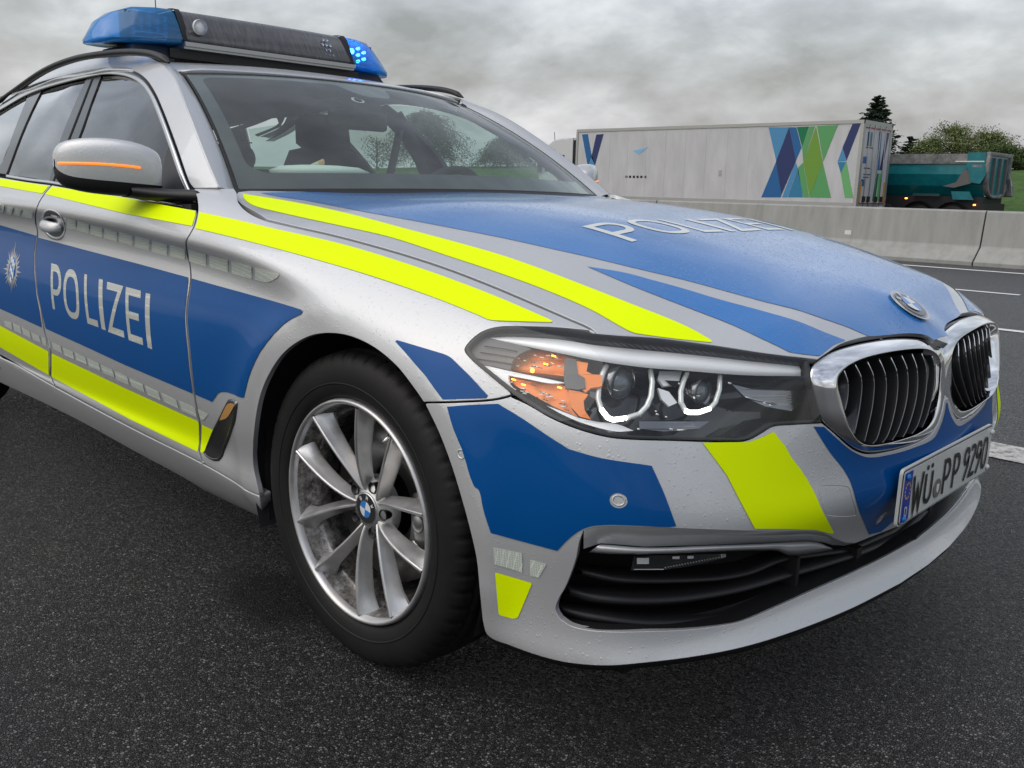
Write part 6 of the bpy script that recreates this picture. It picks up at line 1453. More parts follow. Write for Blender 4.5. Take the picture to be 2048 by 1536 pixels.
M['grass'] = mat('grass', (.07, .13, .03), .9); nt, b = nodes(M['grass']); v = coords(nt); lk(nt, ramp(nt, noise(nt, v, 2.5, 8, .7), [(.3, (.035, .085, .018)), (.55, (.075, .15, .03)), (.8, (.13, .19, .05))]), b.inputs['Base Color']); bump(nt, b, noise(nt, v, 9, 8, .75), 1.0, .12)
M['paint'] = mat('road_paint', (.62, .61, .58), .6); nt, b = nodes(M['paint']); v = coords(nt); lk(nt, ramp(nt, noise(nt, v, 26, 9, .8), [(.40, (.10, .10, .095)), (.52, (.50, .49, .46)), (.8, (.70, .69, .66))]), b.inputs['Base Color']); bump(nt, b, noise(nt, v, 140, 4, .7), .6, .004)
M['paint2'] = mat('road_paint_clean', (.70, .70, .69), .6)
def struct(name, V, F, m_): return tag(mesh(name, V, F, m_, smooth=False), kind='structure')
# one sheet to the horizon: carriageway, lower far carriageway, embankment
prof_g = [(-400, -.6), (-60, -.5), (-14, -.1), (-9, 0), (13.3, 0), (13.9, -.43), (36.5, -.45), (38.0, -.35), (41, .75), (46, 2.15), (52, 2.55), (90, 2.6), (300, 1.5), (1500, 0)]
xs_ = np.r_[-1500, np.linspace(-300, 300, 61), 1500]; V = []; F = []; random.seed(5)
for x in xs_:
    for y, z in prof_g: V.append((x, y, z+(.12*math.sin(x*.13+y)+.08*math.sin(x*.31) if y > 42 else 0)))
n = len(prof_g)
near = [k for k in range(n-1)]
F = [(i*n+j, (i+1)*n+j, (i+1)*n+j+1, i*n+j+1) for i in range(len(xs_)-1) for j in range(n-1)]
fm = [1 if (prof_g[j][0] >= 36.5 or prof_g[j][0] < -9) else 0 for i in range(len(xs_)-1) for j in range(n-1)]
g = mesh('ground', V, F, None, None, smooth=False, mats=[M['asphalt2'], M['grass']], fmat=fm); tag(g, kind='structure')
struct('hard_shoulder', [(-120, -8.6, .004), (60, -8.6, .004), (60, 1.78, .004), (-120, 1.78, .004)], [(0, 1, 2, 3)], M['asphalt'])
struct('carriageway', [(-300, 1.78, .004), (150, 1.78, .004), (150, 12.4, .004), (-300, 12.4, .004)], [(0, 1, 2, 3)], M['asphalt2'])
struct('edge_line', [(-200, 1.80, .008), (60, 1.80, .008), (60, 2.045, .008), (-200, 2.045, .008)], [(0, 1, 2, 3)], M['paint'])
struct('edge_line', [(-200, 11.60, .008), (60, 11.60, .008), (60, 11.74, .008), (-200, 11.74, .008)], [(0, 1, 2, 3)], M['paint2'])
def dashes(y, w, x0, length, gap_, m_):
    V = []; F = []
    for k in range(-12, 5):
        x = x0+k*(length+gap_); i = len(V); V += [(x, y-w/2, .008), (x+length, y-w/2, .008), (x+length, y+w/2, .008), (x, y+w/2, .008)]; F.append((i, i+1, i+2, i+3))
    return V, F
for y, x0, w in ((8.585, -6.3, .05), (5.65, -5.45, .05)):
    for k in range(-6, 3):
        x = x0+k*18; struct('lane_dash', [(x, y-w, .008), (x+5.0, y-w, .008), (x+5.0, y+w, .008), (x, y+w, .008)], [(0, 1, 2, 3)], M['paint2'])
struct('far_edge_line', [(-200, 36.0, -.438), (100, 36.0, -.438), (100, 36.2, -.438), (-200, 36.2, -.438)], [(0, 1, 2, 3)], M['paint2'])
struct('damp_patch', [(x, y, .0075) for x, y in [(-.28+.13*math.cos(t)*(1+.25*math.sin(3*t)), -1.06+.075*math.sin(t)*(1+.3*math.cos(2*t))) for t in np.linspace(0, 2*math.pi, 28, endpoint=False)]], [tuple(range(28))], None) if False else None
# concrete barrier elements
M['concrete'] = mat('concrete', (.40, .40, .38), .8); nt, b = nodes(M['concrete']); v = coords(nt)
na = noise(nt, coords(nt, (3.0, 3.0, .25)), 2.2, 6, .6); lk(nt, ramp(nt, na, [(.3, (.26, .26, .245)), (.5, (.31, .31, .295)), (.75, (.36, .36, .345))]), b.inputs['Base Color']); bump(nt, b, noise(nt, v, 30, 6, .7), .3, .01)
bs = [(12.62, 0), (12.62, .055), (12.86, .26), (12.875, .285), (12.95, .785), (12.975, .81), (13.15, .81), (13.175, .785), (13.25, .285), (13.27, .26), (13.50, .055), (13.50, -.43)]
blabels = {-1: 'grey concrete barrier element left of the joint, with a small white reflector', 0: 'grey concrete barrier element at the right edge of the picture, right of the joint'}
for k in range(-9, 4):
    xa = -3.05+k*6.0+.012; xb = xa+6.0-.024; nb_ = len(bs); V = []
    for x, ins in ((xa, .006), (xa+.008, 0), (xb-.008, 0), (xb, .006)):
        cyy, czz = 13.06, .3
        V += [(x, y+(cyy-y)*ins, z-ins*.5*(z > .02)) for y, z in bs]
    F = [(i*nb_+j, (i+1)*nb_+j, (i+1)*nb_+j+1, i*nb_+j+1) for i in range(3) for j in range(nb_-1)]+[tuple(range(nb_))[::-1], tuple(3*nb_+i for i in range(nb_))]
    o = mesh('concrete_barrier', V, F, M['concrete'], smooth=False)
    if k in blabels: tag(o, blabels[k], 'barrier', 'concrete barrier elements along the central reservation')
    else: tag(o, 'grey concrete barrier element hidden behind the police car' if k < -1 else 'grey concrete barrier element beyond the right edge of the picture', 'barrier', 'concrete barrier elements along the central reservation')
bm = bmesh.new(); box(bm, (-5.18, 12.885, .325), (-5.07, 12.90, .42)); rf_ = bm_obj('barrier_reflector', bm, M['trimwhite'] if False else mat('white_reflector', (.7, .7, .68), .4)); tag(rf_, 'small square white reflector fixed to the face of the concrete barrier', 'reflector')

# ------------------------------------------------------------ lorries on the far carriageway
M['trk_white'] = mat('trailer_white', (.56, .54, .54), .42); nt, b = nodes(M['trk_white']); lk(nt, ramp(nt, noise(nt, coords(nt, (1.2, 1, .35)), 1.6, 5, .6), [(.3, (.48, .475, .49)), (.7, (.60, .595, .605))]), b.inputs['Base Color'])
M['cab_white'] = mat('cab_white', (.60, .61, .61), .3, 0, .6); M['trk_dark'] = mat('chassis_dark', (.012, .013, .015), .6); M['alum'] = mat('worn_aluminium', (.42, .42, .40), .45, .6)
COLS = {'navy': (.022, .035, .13), 'blue': (.015, .12, .32), 'mid': (.07, .26, .48), 'teal': (.03, .20, .36), 'dgreen': (.0, .17, .07), 'green': (.10, .34, .12), 'lime': (.16, .32, .04), 'lgreen': (.15, .42, .16), 'pale': (.22, .48, .70)}
for k, c in COLS.items(): M['f_'+k] = mat('film_'+k, c, .4)
M['orange_on'] = mat('side_marker_lit', (1, .3, .05), .3, emit=(1, .32, .05), estr=6); M['redw'] = mat('red_band', (.42, .05, .04), .5); M['ambers'] = mat('amber_marker', (.55, .28, .04), .5)
YT = 30.5; XR = -12.72; XF = -25.95; ZB, ZT = .66, 3.52
tr = thing('box_trailer', 'white refrigerated box trailer with blue and green zigzag diamonds on its side', 'lorry trailer', (XR, 31.8, -.45))
inv = np.array([XR, 31.8, -.45])
def T(name, V, F, m_, parent=tr, o=inv, **k): return mesh(name, np.array(V, float)-o, F, m_, parent, **k)
def tb(name, lo, hi, m_, parent=tr, o=inv, bevel=0):
    bm = bmesh.new(); box(bm, np.array(lo)-o, np.array(hi)-o); return bm_obj(name, bm, m_, parent, bevel=bevel)
tb('side_wall', (XF, YT, ZB), (XR-.12, YT+.06, ZT), M['trk_white']); tb('side_wall', (XF, YT+2.49, ZB), (XR-.12, YT+2.55, ZT), M['trk_white'])
tb('roof', (XF, YT+.06, ZT-.05), (XR-.12, YT+2.49, ZT), M['trk_white']); tb('front_wall', (XF+.001, YT+.06, ZB), (XF+.08, YT+2.49, ZT-.05), M['trk_white']); tb('floor', (XF+.08, YT+.06, ZB), (XR-.12, YT+2.49, ZB+.12), M['trk_dark'])
tb('top_rail', (XF-.02, YT-.025, ZT-.03), (XR, YT+.08, ZT+.09), M['alum']); tb('top_rail', (XF-.02, YT+2.47, ZT-.03), (XR, YT+2.575, ZT+.09), M['alum'])
tb('bottom_rail', (XF-.02, YT-.03, ZB-.08), (XR-.12, YT+.02, ZB+.06), M['alum']); tb('bottom_rail', (XF-.02, YT+2.53, ZB-.08), (XR-.12, YT+2.58, ZB+.06), M['alum'])
tb('corner_post', (XF-.03, YT-.03, ZB-.05), (XF+.07, YT-.001, ZT-.03), M['alum'])
for x in np.arange(XF+.9, XR-.2, .98): tb('panel_seam', (x, YT-.005, ZB+.08), (x+.025, YT, ZT-.04), M['trk_white'])
tb('chassis', (XF+1.5, YT+.25, ZB-.32), (XR-.2, YT+2.3, ZB-.08), M['trk_dark'])
tb('under_skirt', (XF+3.2, YT+.05, ZB-.62), (XR-4.6, YT+.12, ZB-.10), M['trk_dark'])
for x in (-22.1, -19.6, -17.3, -14.9, -13.4):
    tb('side_marker', (x, YT-.05, ZB-.20), (x+.07, YT-.02, ZB-.15), M['orange_on'])
def wheels(xl, yl, parent, o, r=.50):
    for x in xl:
        for y in yl:
            V, F = lathe_vf([(-.15, .10), (-.15, .29), (-.13, .33), (-.14, r-.05), (-.11, r), (.11, r), (.14, r-.05), (.15, .2)], 30); w_ = mesh('wheel', np.array(V)+np.array([x, y, -.45+r])-o, F, M['tyre'], parent)
            V, F = lathe_vf([(-.06, 0), (-.07, .10), (-.03, .14), (-.12, .28), (-.14, .30)], 24); mesh('rim', np.array(V)*[1, 1 if y < 32.5 else -1, 1]+np.array([x, y, -.45+r])-o, F if y < 32.5 else [f[::-1] for f in F], M['alum'], parent)
wheels((-18.2, -16.9, -15.6), (YT+.2, YT+2.35), tr, inv)
def tz(l): return [(1024+x/2, 150+y/2) for x, y in l]
def side_film(name, l, y=YT-.009, par=tr, o=inv, zs=tz, m_='f_navy'):
    P_ = np.array([at(u, v, 1, y) for u, v in zs(l)]); P_[:, 2] = np.clip(P_[:, 2], ZB+.05, ZT-.035); P_[:, 0] = np.clip(P_[:, 0], XF+.01, XR-.13)
    n = len(P_); V = np.vstack([P_, P_+[0, .007, 0]]); tri = tessellate_polygon([[Vector((p[0], p[2], 0)) for p in P_]])
    F = []
    for t in tri:
        a, b_, c = (P_[i] for i in t); F.append(tuple(t) if np.cross(b_-a, c-a)[1] < 0 else tuple(t)[::-1])
    F += [(i, (i+1) % n, n+(i+1) % n, n+i) for i in range(n)]
    return mesh(name, V-o, F, M[m_], par, smooth=False)
for m_, l in (('f_blue', [(280,240),(303,240),(317,300),(304,362)]), ('f_blue', [(280,238),(303,236),(318,320),(303,365)]) , ('f_navy', [(337,238),(366,236),(332,360),(317,330)]), ('f_mid', [(303,360),(318,316),(332,360)]), ('f_teal', [(304,362),(331,362),(315,410)]), ('f_dgreen', [(290,392),(302,362),(316,408),(313,440)]), ('f_lgreen', [(331,362),(353,480),(328,480),(315,410)]),
        ('f_mid', [(1026,209),(1108,209),(1057,345)]), ('f_navy', [(1109,209),(1135,345),(1078,478),(1056,345)]), ('f_blue', [(1110,209),(1137,209),(1158,290),(1135,343)]), ('f_blue', [(1056,347),(1078,480),(1074,489),(997,489)]), ('f_mid', [(1080,489),(1134,348),(1143,372),(1101,489)]), ('f_teal', [(1103,489),(1144,374),(1164,489)]),
        ('f_dgreen', [(1139,208),(1188,206),(1160,287)]), ('f_green', [(1190,206),(1212,205),(1165,345),(1160,290)]), ('f_green', [(1220,204),(1304,200),(1245,346)]), ('f_lime', [(1216,205),(1243,348),(1190,488),(1165,348)]), ('f_green', [(1141,374),(1164,350),(1188,489),(1166,489)]), ('f_green', [(1243,350),(1276,491),(1190,489)]),
        ('f_navy', [(1362,196),(1408,194),(1338,342),(1322,290)]), ('f_mid', [(1322,292),(1337,344),(1302,346)]), ('f_teal', [(1302,348),(1336,348),(1315,392)]), ('f_lgreen', [(1338,348),(1374,492),(1331,491),(1315,394)]),
        ('f_pale', [(484,304),(545,288),(508,318)])):
    if l[0] == (280,240): continue
    side_film('film_panel', l, m_=m_)
for k in range(6): tb('lettering_mark', (-23.13+k*.20, YT-.004, 1.50), (-23.01+k*.20, YT-.001, 1.60), M['trk_dark'])
tb('side_hatch', (-18.48, YT-.012, 1.62), (-18.36, YT-.001, 1.84), M['alum'])
# rear frame and doors
tb('rear_frame', (XR-.12, YT-.02, ZB-.15), (XR, YT+.16, ZT+.09), M['alum']); tb('rear_frame', (XR-.12, YT+2.39, ZB-.15), (XR, YT+2.57, ZT+.09), M['alum'])
tb('rear_frame', (XR-.12, YT+.16, ZT-.14), (XR, YT+2.39, ZT+.09), M['alum']); tb('rear_frame', (XR-.12, YT+.16, ZB-.15), (XR, YT+2.39, ZB+.03), M['alum'])
tb('door', (XR-.10, YT+.17, ZB+.04), (XR-.012, YT+1.268, ZT-.15), M['trk_white']); tb('door', (XR-.10, YT+1.282, ZB+.04), (XR-.012, YT+2.38, ZT-.15), M['trk_white'])
for y in (.52, .98, 1.45, 1.95): tube('lock_rod', [np.array((XR+.015, YT+y, ZB-.08))-inv, np.array((XR+.015, YT+y, ZT-.02))-inv], .013, M['alum'], tr, 8)
for y in (.45, .85, 1.5, 2.0): tb('hinge_block', (XR-.01, YT+y, ZB+.10), (XR+.03, YT+y+.22, ZB+.30), M['trk_dark'])
for y, h in ((.18, .75), (2.26, .75)): tb('amber_marker', (XR-.011, YT+y, ZB+.08), (XR+.006, YT+y+.11, ZB+.08+h), M['ambers'])
tb('red_band', (XR-.011, YT+.17, ZT-.18), (XR+.004, YT+2.38, ZT-.155), M['redw']); tb('red_band', (XR-.011, YT+.17, ZB+.045), (XR+.004, YT+2.38, ZB+.07), M['redw'])
tb('door_print', (XR-.011, YT+.42, 2.98-.25), (XR-.004, YT+.52, 3.22), M['f_navy']); tb('door_print', (XR-.011, YT+.55, 2.98-.25), (XR-.004, YT+.66, 3.22), M['f_mid']); tb('door_print', (XR-.011, YT+.70, 2.98-.25), (XR-.004, YT+.80, 3.22), M['f_dgreen'])
for z in (2.12, 1.32): tb('door_print', (XR-.011, YT+.22, z), (XR-.004, YT+.50, z+.24), M['f_blue'])
for z, w in ((2.66, .62), (1.94, .55), (1.72, .60), (1.62, .5)):
    for j in range(6): tb('lettering_mark', (XR-.011, YT+.36+j*w/6, z), (XR-.005, YT+.36+(j+.7)*w/6, z+.035), M['trk_dark'])
for l, m_ in (([(1.36,3.28),(1.60,3.28),(1.72,1.92),(1.52,1.92)], 'f_blue'), ([(2.05,3.28),(2.30,3.28),(1.95,1.92),(1.74,1.92)], 'f_navy'), ([(1.50,1.80),(1.70,1.80),(1.66,.80),(1.36,.80)], 'f_dgreen'), ([(1.74,1.80),(1.94,1.80),(2.06,.80),(1.78,.80)], 'f_lgreen')):
    V = [(XR-.0108, YT+a, b_) for a, b_ in l]+[(XR-.006, YT+a, b_) for a, b_ in l]; T('door_print', V, [(4, 5, 6, 7)[::-1], (0,1,5,4),(1,2,6,5),(2,3,7,6),(3,0,4,7)], M[m_], smooth=False)
tb('bumper_bar', (XR-.15, YT+.1, ZB-.60), (XR-.05, YT+2.45, ZB-.45), M['alum']); tb('licence_plate', (XR-.049, YT+1.9, ZB-.14), (XR+.012, YT+2.35, ZB-.04), M['plate_w'])
# tractor
ct = thing('lorry_cab', 'white lorry cab with a high roof pulling the box trailer', 'lorry cab', (-27.0, 31.8, -.45)); ci = np.array([-27.0, 31.8, -.45])
def cabsec(y, k): 
    P_ = [(-26.28, .35), (-26.28, 3.26), (-26.9-.0*k, 3.27), (-27.50, 3.17), (-27.83, 2.90), (-27.98, 2.55), (-28.22, 1.9), (-28.36, 1.2), (-28.36, .1), (-27.4, .0)]
    return np.array([(x, y, z-(.06 if k and z > 3 else 0)) for x, z in P_])-ci
loft('cab_body', [cabsec(YT+.08, 1), cabsec(YT+.16, 0), cabsec(YT+2.35, 0), cabsec(YT+2.43, 1)], M['cab_white'], ct, cap=True); loft('cab_side', [cabsec(YT+.079, 1), np.repeat((cabsec(YT+.08, 1).mean(0))[None], 10, 0)], M['cab_white'], ct)
for (x0, x1, z0, z1, m_, d) in ((-28.0, -26.75, 2.40, 2.50, 'trk_dark', .02), (-27.95, -27.15, 1.75, 2.27, 'gloss_black', .01), (-26.72, -26.66, .4, 2.35, 'trk_dark', .006), (-27.08, -27.04, .4, 2.35, 'trk_dark', .006)):
    tb('cab_trim' if m_ == 'trk_dark' else 'side_window', (x0, YT+.08-d, z0), (x1, YT+.079, z1), M[m_], ct, ci)
tb('air_deflector', (-26.28, YT+.10, .8), (-25.98, YT+.14, 3.15), M['trk_dark'], ct, ci); tb('cab_rear_frame', (-26.27, YT+.2, 3.12), (-26.0, YT+2.3, 3.16), M['trk_dark'], ct, ci)
tb('fairing_edge', (-26.30, YT+.05, .8), (-26.24, YT+.12, 3.24), M['cab_white'], ct, ci); tb('chassis', (-28.2, YT+.5, -.1), (-22.5, YT+2.0, .25), M['trk_dark'], ct, ci)
tube('antenna', [np.array((-27.55, YT+.3, 3.1))-ci, np.array((-27.6, YT+.3, 3.55))-ci], .015, M['trk_dark'], ct, 5); tb('wing_mirror', (-28.25, YT-.12, 1.7), (-28.12, YT+.05, 2.4), M['trk_dark'], ct, ci)
wheels((-27.6, -23.9), (YT+.25, YT+2.3), ct, ci)
# tipper trailer
YD = 34.3; di = np.array([-11.5, 35.6, -.45]); dt = thing('tipper_trailer', 'teal green tipper trailer with dented rounded body behind the box trailer', 'tipper trailer', tuple(di))
M['teal'] = mat('teal_paint', (.0, .16, .19), .38, 0, .3); nt, b = nodes(M['teal']); lk(nt, ramp(nt, noise(nt, coords(nt), 3, 6, .65), [(.3, (.0, .115, .14)), (.62, (.0, .18, .21)), (.9, (.04, .20, .21))]), b.inputs['Base Color'])
M['dkteal'] = mat('soiled_teal', (.02, .06, .07), .6); M['rim_grey'] = mat('worn_grey_rail', (.20, .20, .195), .6); nt, b = nodes(M['rim_grey']); lk(nt, ramp(nt, noise(nt, coords(nt), 4, 6, .7), [(.35, (.10, .10, .10)), (.7, (.27, .27, .265))]), b.inputs['Base Color']); M['worn'] = mat('scraped_paint', (.13, .12, .12), .6)
def tub(x, w=0.): return np.array([(x, YD+a, z) for a, z in ((.03, 2.56), (0, 2.15), (-.02, 1.84), (.12, 1.42), (.42, 1.05), (.85, .98), (1.75, .98), (2.18, 1.05), (2.48, 1.42), (2.62, 1.84), (2.60, 2.15), (2.57, 2.56))])-di
xs2 = [-17.5, -14.5, -12, -9.75]
for k, (a, b_) in enumerate(((0, 3), (2, 4), (3, 5), (4, 8), (7, 9), (8, 11))):
    pass
o_ = loft('tub_shell', [tub(x) for x in xs2], M['teal'], dt, closed=False); o_.data.polygons.foreach_set('use_smooth', np.zeros(len(o_.data.polygons), dtype=bool))
mesh('tub_front', tub(-17.5), [tuple(range(12))], M['teal'], dt, smooth=False)
def td(name, lo, hi, m_, **k): return tb(name, lo, hi, M[m_], dt, di, **k)
td('top_rail', (-17.5, YD-.05, 2.22), (-10.35, YD+.07, 2.58), 'rim_grey'); td('top_rail', (-17.5, YD+2.5, 2.22), (-9.7, YD+2.65, 2.58), 'rim_grey')
td('rail_end_plate', (-10.35, YD-.07, 2.02), (-9.72, YD+.06, 2.62), 'teal'); td('light_strip', (-10.75, YD-.08, 2.28), (-9.75, YD-.05, 2.32), 'paint2'); td('pale_patch', (-10.15, YD-.085, 2.02), (-9.80, YD-.072, 2.18), 'rim_grey')
T2 = lambda n, P_, m_: mesh(n, np.array(P_, float)-di, [tuple(range(len(P_)//2)), tuple(range(len(P_)//2, len(P_)))[::-1]]+[(i, len(P_)//2+i, len(P_)//2+(i+1) % (len(P_)//2), (i+1) % (len(P_)//2)) for i in range(len(P_)//2)], M[m_], dt, smooth=False)
def slab(n, l, y0, y1, m_): T2(n, [(x, y0, z) for x, z in l]+[(x, y1, z) for x, z in l], m_)
slab('end_rib', [(-10.30, 2.10), (-9.72, 2.10), (-9.62, 1.85), (-9.80, 1.50), (-10.12, 1.55)], YD-.10, YD-.04, 'teal'); slab('scraped_plate', [(-10.45, 1.95), (-10.28, 2.0), (-10.12, 1.52), (-10.7, 1.35), (-11.1, 1.40), (-10.65, 1.55)], YD-.06, YD-.028, 'worn')
slab('mud_flap', [(-10.80, 1.22), (-10.15, 1.22), (-9.98, .92), (-10.70, .92)], YD-.02, YD+.04, 'teal')
slab('wing_board', [(-12.2, 1.12), (-11.2, 1.12), (-11.2, 1.03), (-12.2, 1.03)], YD+.0, YD+.10, 'dkteal')
# rounded tailgate, facing the camera side
def gate(x, s_, dz=0): return np.array([(x, YD+1.30+(a-1.30)*s_, 1.70+(z-1.70)*s_+dz) for a, z in ((.05, 2.60), (0, 2.15), (.02, 1.80), (.15, 1.42), (.42, 1.12), (.85, 1.02), (1.75, 1.02), (2.18, 1.12), (2.45, 1.42), (2.58, 1.80), (2.60, 2.15), (2.55, 2.60))])-di
loft('tailgate_rim', [gate(-9.75, 1.03), gate(-9.62, 1.05), gate(-9.58, 1.03), gate(-9.60, .90), gate(-9.66, .88)], M['rim_grey'], dt); mesh('tailgate', gate(-9.65, .90), [tuple(range(12))], M['teal'], dt, smooth=False)
for a in (.6, 1.3, 2.0): td('gate_rib', (-9.66, YD+a, 1.15), (-9.57, YD+a+.08, 2.45), 'worn')
slab('far_fender', [(-10.1, 2.52), (-9.80, 2.50), (-9.62, 2.0), (-9.42, 1.45), (-9.38, 1.05), (-9.7, 1.05), (-9.9, 1.5)], YD+2.40, YD+2.60, 'rim_grey'); slab('far_fender_top', [(-10.1, 2.60), (-9.78, 2.58), (-9.70, 2.25), (-10.0, 2.25)], YD+2.38, YD+2.62, 'teal'); slab('chrome_skirt', [(-9.62, 1.72), (-9.48, 1.70), (-9.36, 1.10), (-9.6, 1.10)], YD+2.36, YD+2.40, 'steel')
td('underframe', (-17.3, YD+.22, .35), (-9.72, YD+2.4, 1.04), 'trk_dark'); td('rear_beam', (-10.0, YD+.1, .45), (-9.6, YD+2.45, .80), 'trk_dark')
wheels((-13.3, -11.95, -10.7), (YD+.2, YD+2.4), dt, di, .62 if False else .58)
for x in (-11.95, -10.7):
    loft('mudguard', [np.array([(x+.68*math.cos(t), YD+yy, .13+.70*math.sin(t)) for t in np.linspace(R(10), R(170), 14)])-di for yy in (.0, .42)], M['trk_dark'], dt, closed=False)
for x, z in ((-12.45, .90), (-9.95, .72)): td('side_marker', (x, YD-.06, z), (x+.08, YD-.02, z+.05), 'orange_on')
# silver car passing in the far fast lane, only its roof shows above the barrier
pc = thing('passing_car', 'silver car roof just showing above the barrier at the right edge', 'car', (-2.6, 18.2, -.45)); pi_ = np.array([-2.6, 18.2, -.45])
secs = []
for y, k in ((17.42, 0), (17.55, 1), (18.2, 1.05), (18.85, 1), (18.98, 0)):
    low = [(-4.75, .05), (-4.80, .35), (-4.55, .42), (-3.9, .48)]; secs.append(np.array([(x, y, z) for x, z in [(-4.80, -.15), (-4.82, .20), (-4.62, .40), (-4.30, .47), (-3.86, .52+.28*k*.0), (-3.35, .52+.36*k), (-2.6, .54+.42*k), (-1.6, .54+.40*k), (-.9, .52+.22*k), (-.45, .48), (-.30, .1), (-.32, -.15)]])-pi_)
loft('car_body', secs, mat('silver_car_paint', (.5, .5, .52), .3, .6, 1), pc, closed=False); wheels_ = []
for x in (-4.0, -1.2):
    for y in (17.5, 18.9): V, F = lathe_vf([(-.1, 0), (-.1, .2), (-.09, .31), (.09, .31), (.1, .2), (.1, 0)], 24); mesh('wheel', np.array(V)+np.array([x, y, -.14])-pi_, F, M['tyre'], pc)
mesh('side_window', np.array([(-3.9, 17.44, .53), (-3.35, 17.53, .84), (-1.65, 17.53, .88), (-1.0, 17.44, .55)])-pi_, [(0, 1, 2, 3)], M['gloss_black'], pc, smooth=False)
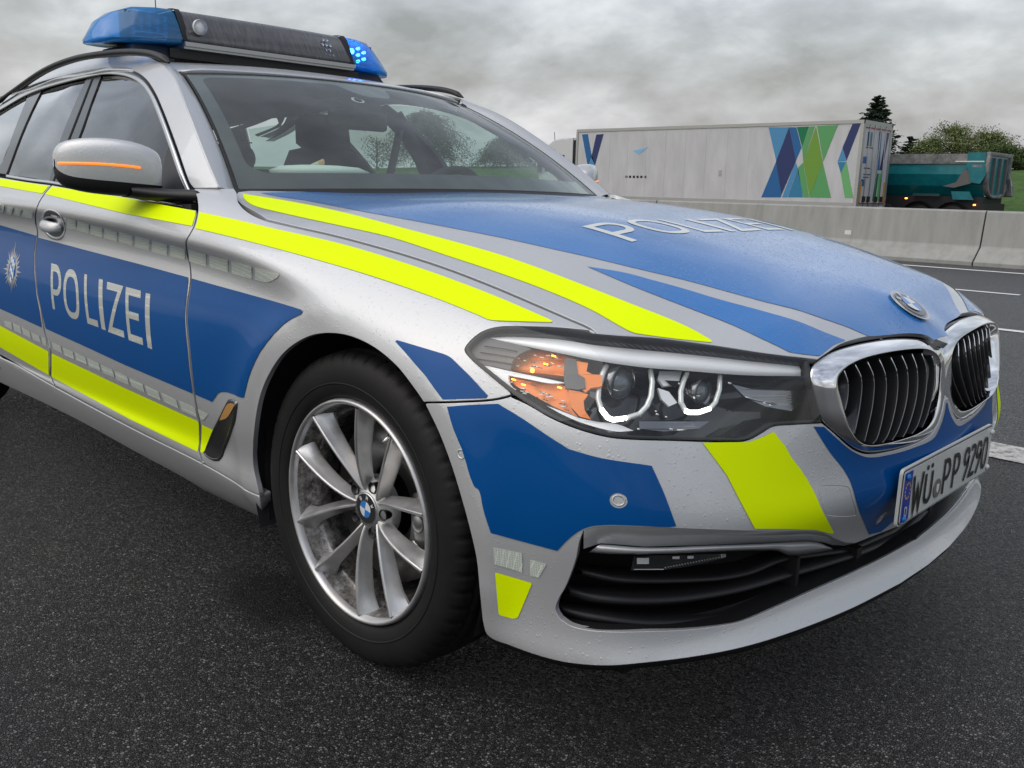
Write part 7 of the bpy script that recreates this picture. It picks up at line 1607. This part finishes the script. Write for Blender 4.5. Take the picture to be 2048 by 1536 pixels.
# ------------------------------------------------------------ trees on the far embankment
def leafmat(name, cols, rough=.7):
    m_ = mat(name, cols[0], rough); nt, b = nodes(m_); oi = N(nt, 'ShaderNodeNewGeometry'); lk(nt, ramp(nt, oi.outputs['Random Per Island'], [(i/(len(cols)-1), c) for i, c in enumerate(cols)]), b.inputs['Base Color']); return m_
M['bark'] = mat('bark', (.045, .038, .030), .9); M['birchbark'] = mat('pale_bark', (.16, .15, .13), .85)
M['needle'] = leafmat('dark_needles', [(.008, .018, .010), (.016, .034, .018), (.028, .05, .026)]); M['leaf'] = leafmat('spring_leaves', [(.07, .10, .03), (.13, .17, .055), (.22, .26, .09)]); M['leafg'] = leafmat('green_leaves', [(.04, .07, .022), (.08, .12, .035), (.13, .17, .055)])
def tree(name, label, base, h, r, kind, seed, n_br=70, leaves=5200, ls=.10, group=None, low=.15):
    rng = np.random.RandomState(seed); t = thing(name, label, 'tree', tuple(base), group=group)
    parts = []; tips = []
    th_ = 8; trunk_h = h*.92
    tp = [np.array([rng.uniform(-.05, .05)*h*k/6*.5, rng.uniform(-.05, .05)*h*k/6*.5, trunk_h*k/6]) for k in range(7)]; tp[0] = np.zeros(3)
    parts.append(tube_vf(tp, np.linspace(h*.025, h*.004, 7), 7))
    TP = np.array(tp)
    for k in range(n_br):
        if kind == 'conifer':
            f = low+(1-low)*(k/n_br)**.9; a = rng.uniform(0, 2*math.pi); L = r*(1-f)**.75*rng.uniform(.75, 1.15)+.1; z0 = trunk_h*f; d = np.array([math.cos(a), math.sin(a), rng.uniform(-.25, .1)])
            pts = [np.array([0, 0, z0])+d*L*s_+np.array([0, 0, .16*L*s_*s_]) for s_ in np.linspace(0, 1, 5)]
        else:
            f = low+(1-low)*rng.uniform(0, 1); a = rng.uniform(0, 2*math.pi); prof_ = math.sin(math.pi*min(1, .18+f*.80))**.6; L = r*prof_*rng.uniform(.55, 1.1); z0 = trunk_h*f*.80; up = rng.uniform(.35, .9)
            d = np.array([math.cos(a), math.sin(a), up]); droop = -.9 if kind == 'weeping' else -.12
            pts = [np.array([np.interp(z0, TP[:, 2], TP[:, 0]), np.interp(z0, TP[:, 2], TP[:, 1]), z0])+d*L*s_+np.array([rng.uniform(-.06, .06)*L, rng.uniform(-.06, .06)*L, droop*L*s_*s_]) for s_ in np.linspace(0, 1, 5)]
        parts.append(tube_vf(pts, np.linspace(h*.006, h*.0012, 5), 4, cap=False))
        tips.append((np.array(pts), L))
    V, F = merge(parts); mesh('trunk', V, F, M['birchbark'] if kind == 'weeping' else M['bark'], t)
    LV = []; LF = []
    per = max(1, leaves//len(tips))
    for pts, L in tips:
        m_ = per
        s_ = rng.uniform(.12, 1.03, m_)**(.7); i = np.clip((s_*4).astype(int), 0, 3); fr = (s_*4-i)[:, None]; C = pts[i]*(1-fr)+pts[np.minimum(i+1, 4)]*fr
        if kind == 'conifer': C += rng.normal(0, 1, (m_, 3))*[.10*L, .10*L, .05*L]+np.array([0, 0, -.03]); sz = ls*rng.uniform(.6, 1.4, m_)
        elif kind == 'weeping': C += rng.normal(0, 1, (m_, 3))*[.10, .10, .10]; C[:, 2] -= rng.exponential(.28, m_)*h*.16; sz = ls*rng.uniform(.5, 1.3, m_)
        else: C += rng.normal(0, 1, (m_, 3))*.085*r; sz = ls*rng.uniform(.5, 1.4, m_)
        u_ = rng.normal(0, 1, (m_, 3)); u_ /= np.linalg.norm(u_, axis=1)[:, None]; w = rng.normal(0, 1, (m_, 3))
        if kind == 'conifer': u_[:, 2] *= .35
        w -= u_*np.sum(u_*w, 1)[:, None]; w /= np.linalg.norm(w, axis=1)[:, None]; u_ *= sz[:, None]; w *= sz[:, None]*(.32 if kind == 'conifer' else .55)
        o = len(LV); Q = np.stack([C-u_, C+w, C+u_, C-w], 1).reshape(-1, 3); LV += Q.tolist(); LF += [(o+4*j, o+4*j+1, o+4*j+2, o+4*j+3) for j in range(m_)]
    mesh('crown', LV, LF, M['needle'] if kind == 'conifer' else (M['leafg'] if kind in ('weeping', 'dense') else M['leaf']), t, smooth=False)
    return t
GR = 'trees on the embankment beyond the far carriageway'
tree('spruce_tree', 'dark spruce with a pointed top rising behind the rear end of the box trailer', (-20.55, 50, 1.9), 4.95, 1.75, 'conifer', 3, 150, 9000, .12, GR, .12)
tree('spruce_tree', 'tip of a small spruce just showing over the roof edge of the box trailer', (-22.1, 50, 1.9), 3.45, .6, 'conifer', 8, 60, 1500, .10, GR, .2)
tree('spruce_tree', 'low dark conifer between the box trailer and the tipper', (-18.9, 51, 1.9), 2.6, 1.1, 'conifer', 9, 80, 2500, .11, GR, .1)
for i, (lb, x, y, h, r, sd, kd) in enumerate((('broad spring tree with the highest rounded crown above the tipper', -16.2, 50, 3.2, 1.65, 21, 'leaf'), ('thin leafed spring tree left of the highest crown above the tipper', -17.8, 51, 2.4, 1.25, 22, 'leaf'), ('spring tree with loose crown right of the highest crown above the tipper', -14.6, 50.5, 2.85, 1.3, 23, 'leaf'), ('dull green bushy tree at the right edge of the picture behind the tipper tailgate', -13.0, 50.5, 1.75, 1.0, 24, 'dense'), ('low green tree near the right edge beside the bushy one', -13.9, 49.5, 2.0, 1.0, 26, 'dense'), ('pale tree cut by the right edge of the picture', -11.8, 51, 1.95, .9, 25, 'leaf'))):
    tree('spring_tree', lb, (x, y, 2.05), h, r, kd, sd, 120, 9000, .045, GR, .12)
# seen through the car's windows
tree('weeping_birch', 'drooping birch seen through the driver side window of the police car', (-57, 48, 2.2), 6.2, 4.2, 'weeping', 31, 170, 30000, .060, GR, .25)
tree('weeping_birch', 'second birch seen low through the windscreen, right of the drooping one', (-49.5, 50, 2.2), 3.4, 3.2, 'weeping', 32, 130, 18000, .058, GR, .2)
tree('bare_bush', 'nearly bare bush seen between the front seats of the police car', (-66, 50, 2.1), 3.4, 2.0, 'leaf', 33, 60, 700, .08, GR, .1)
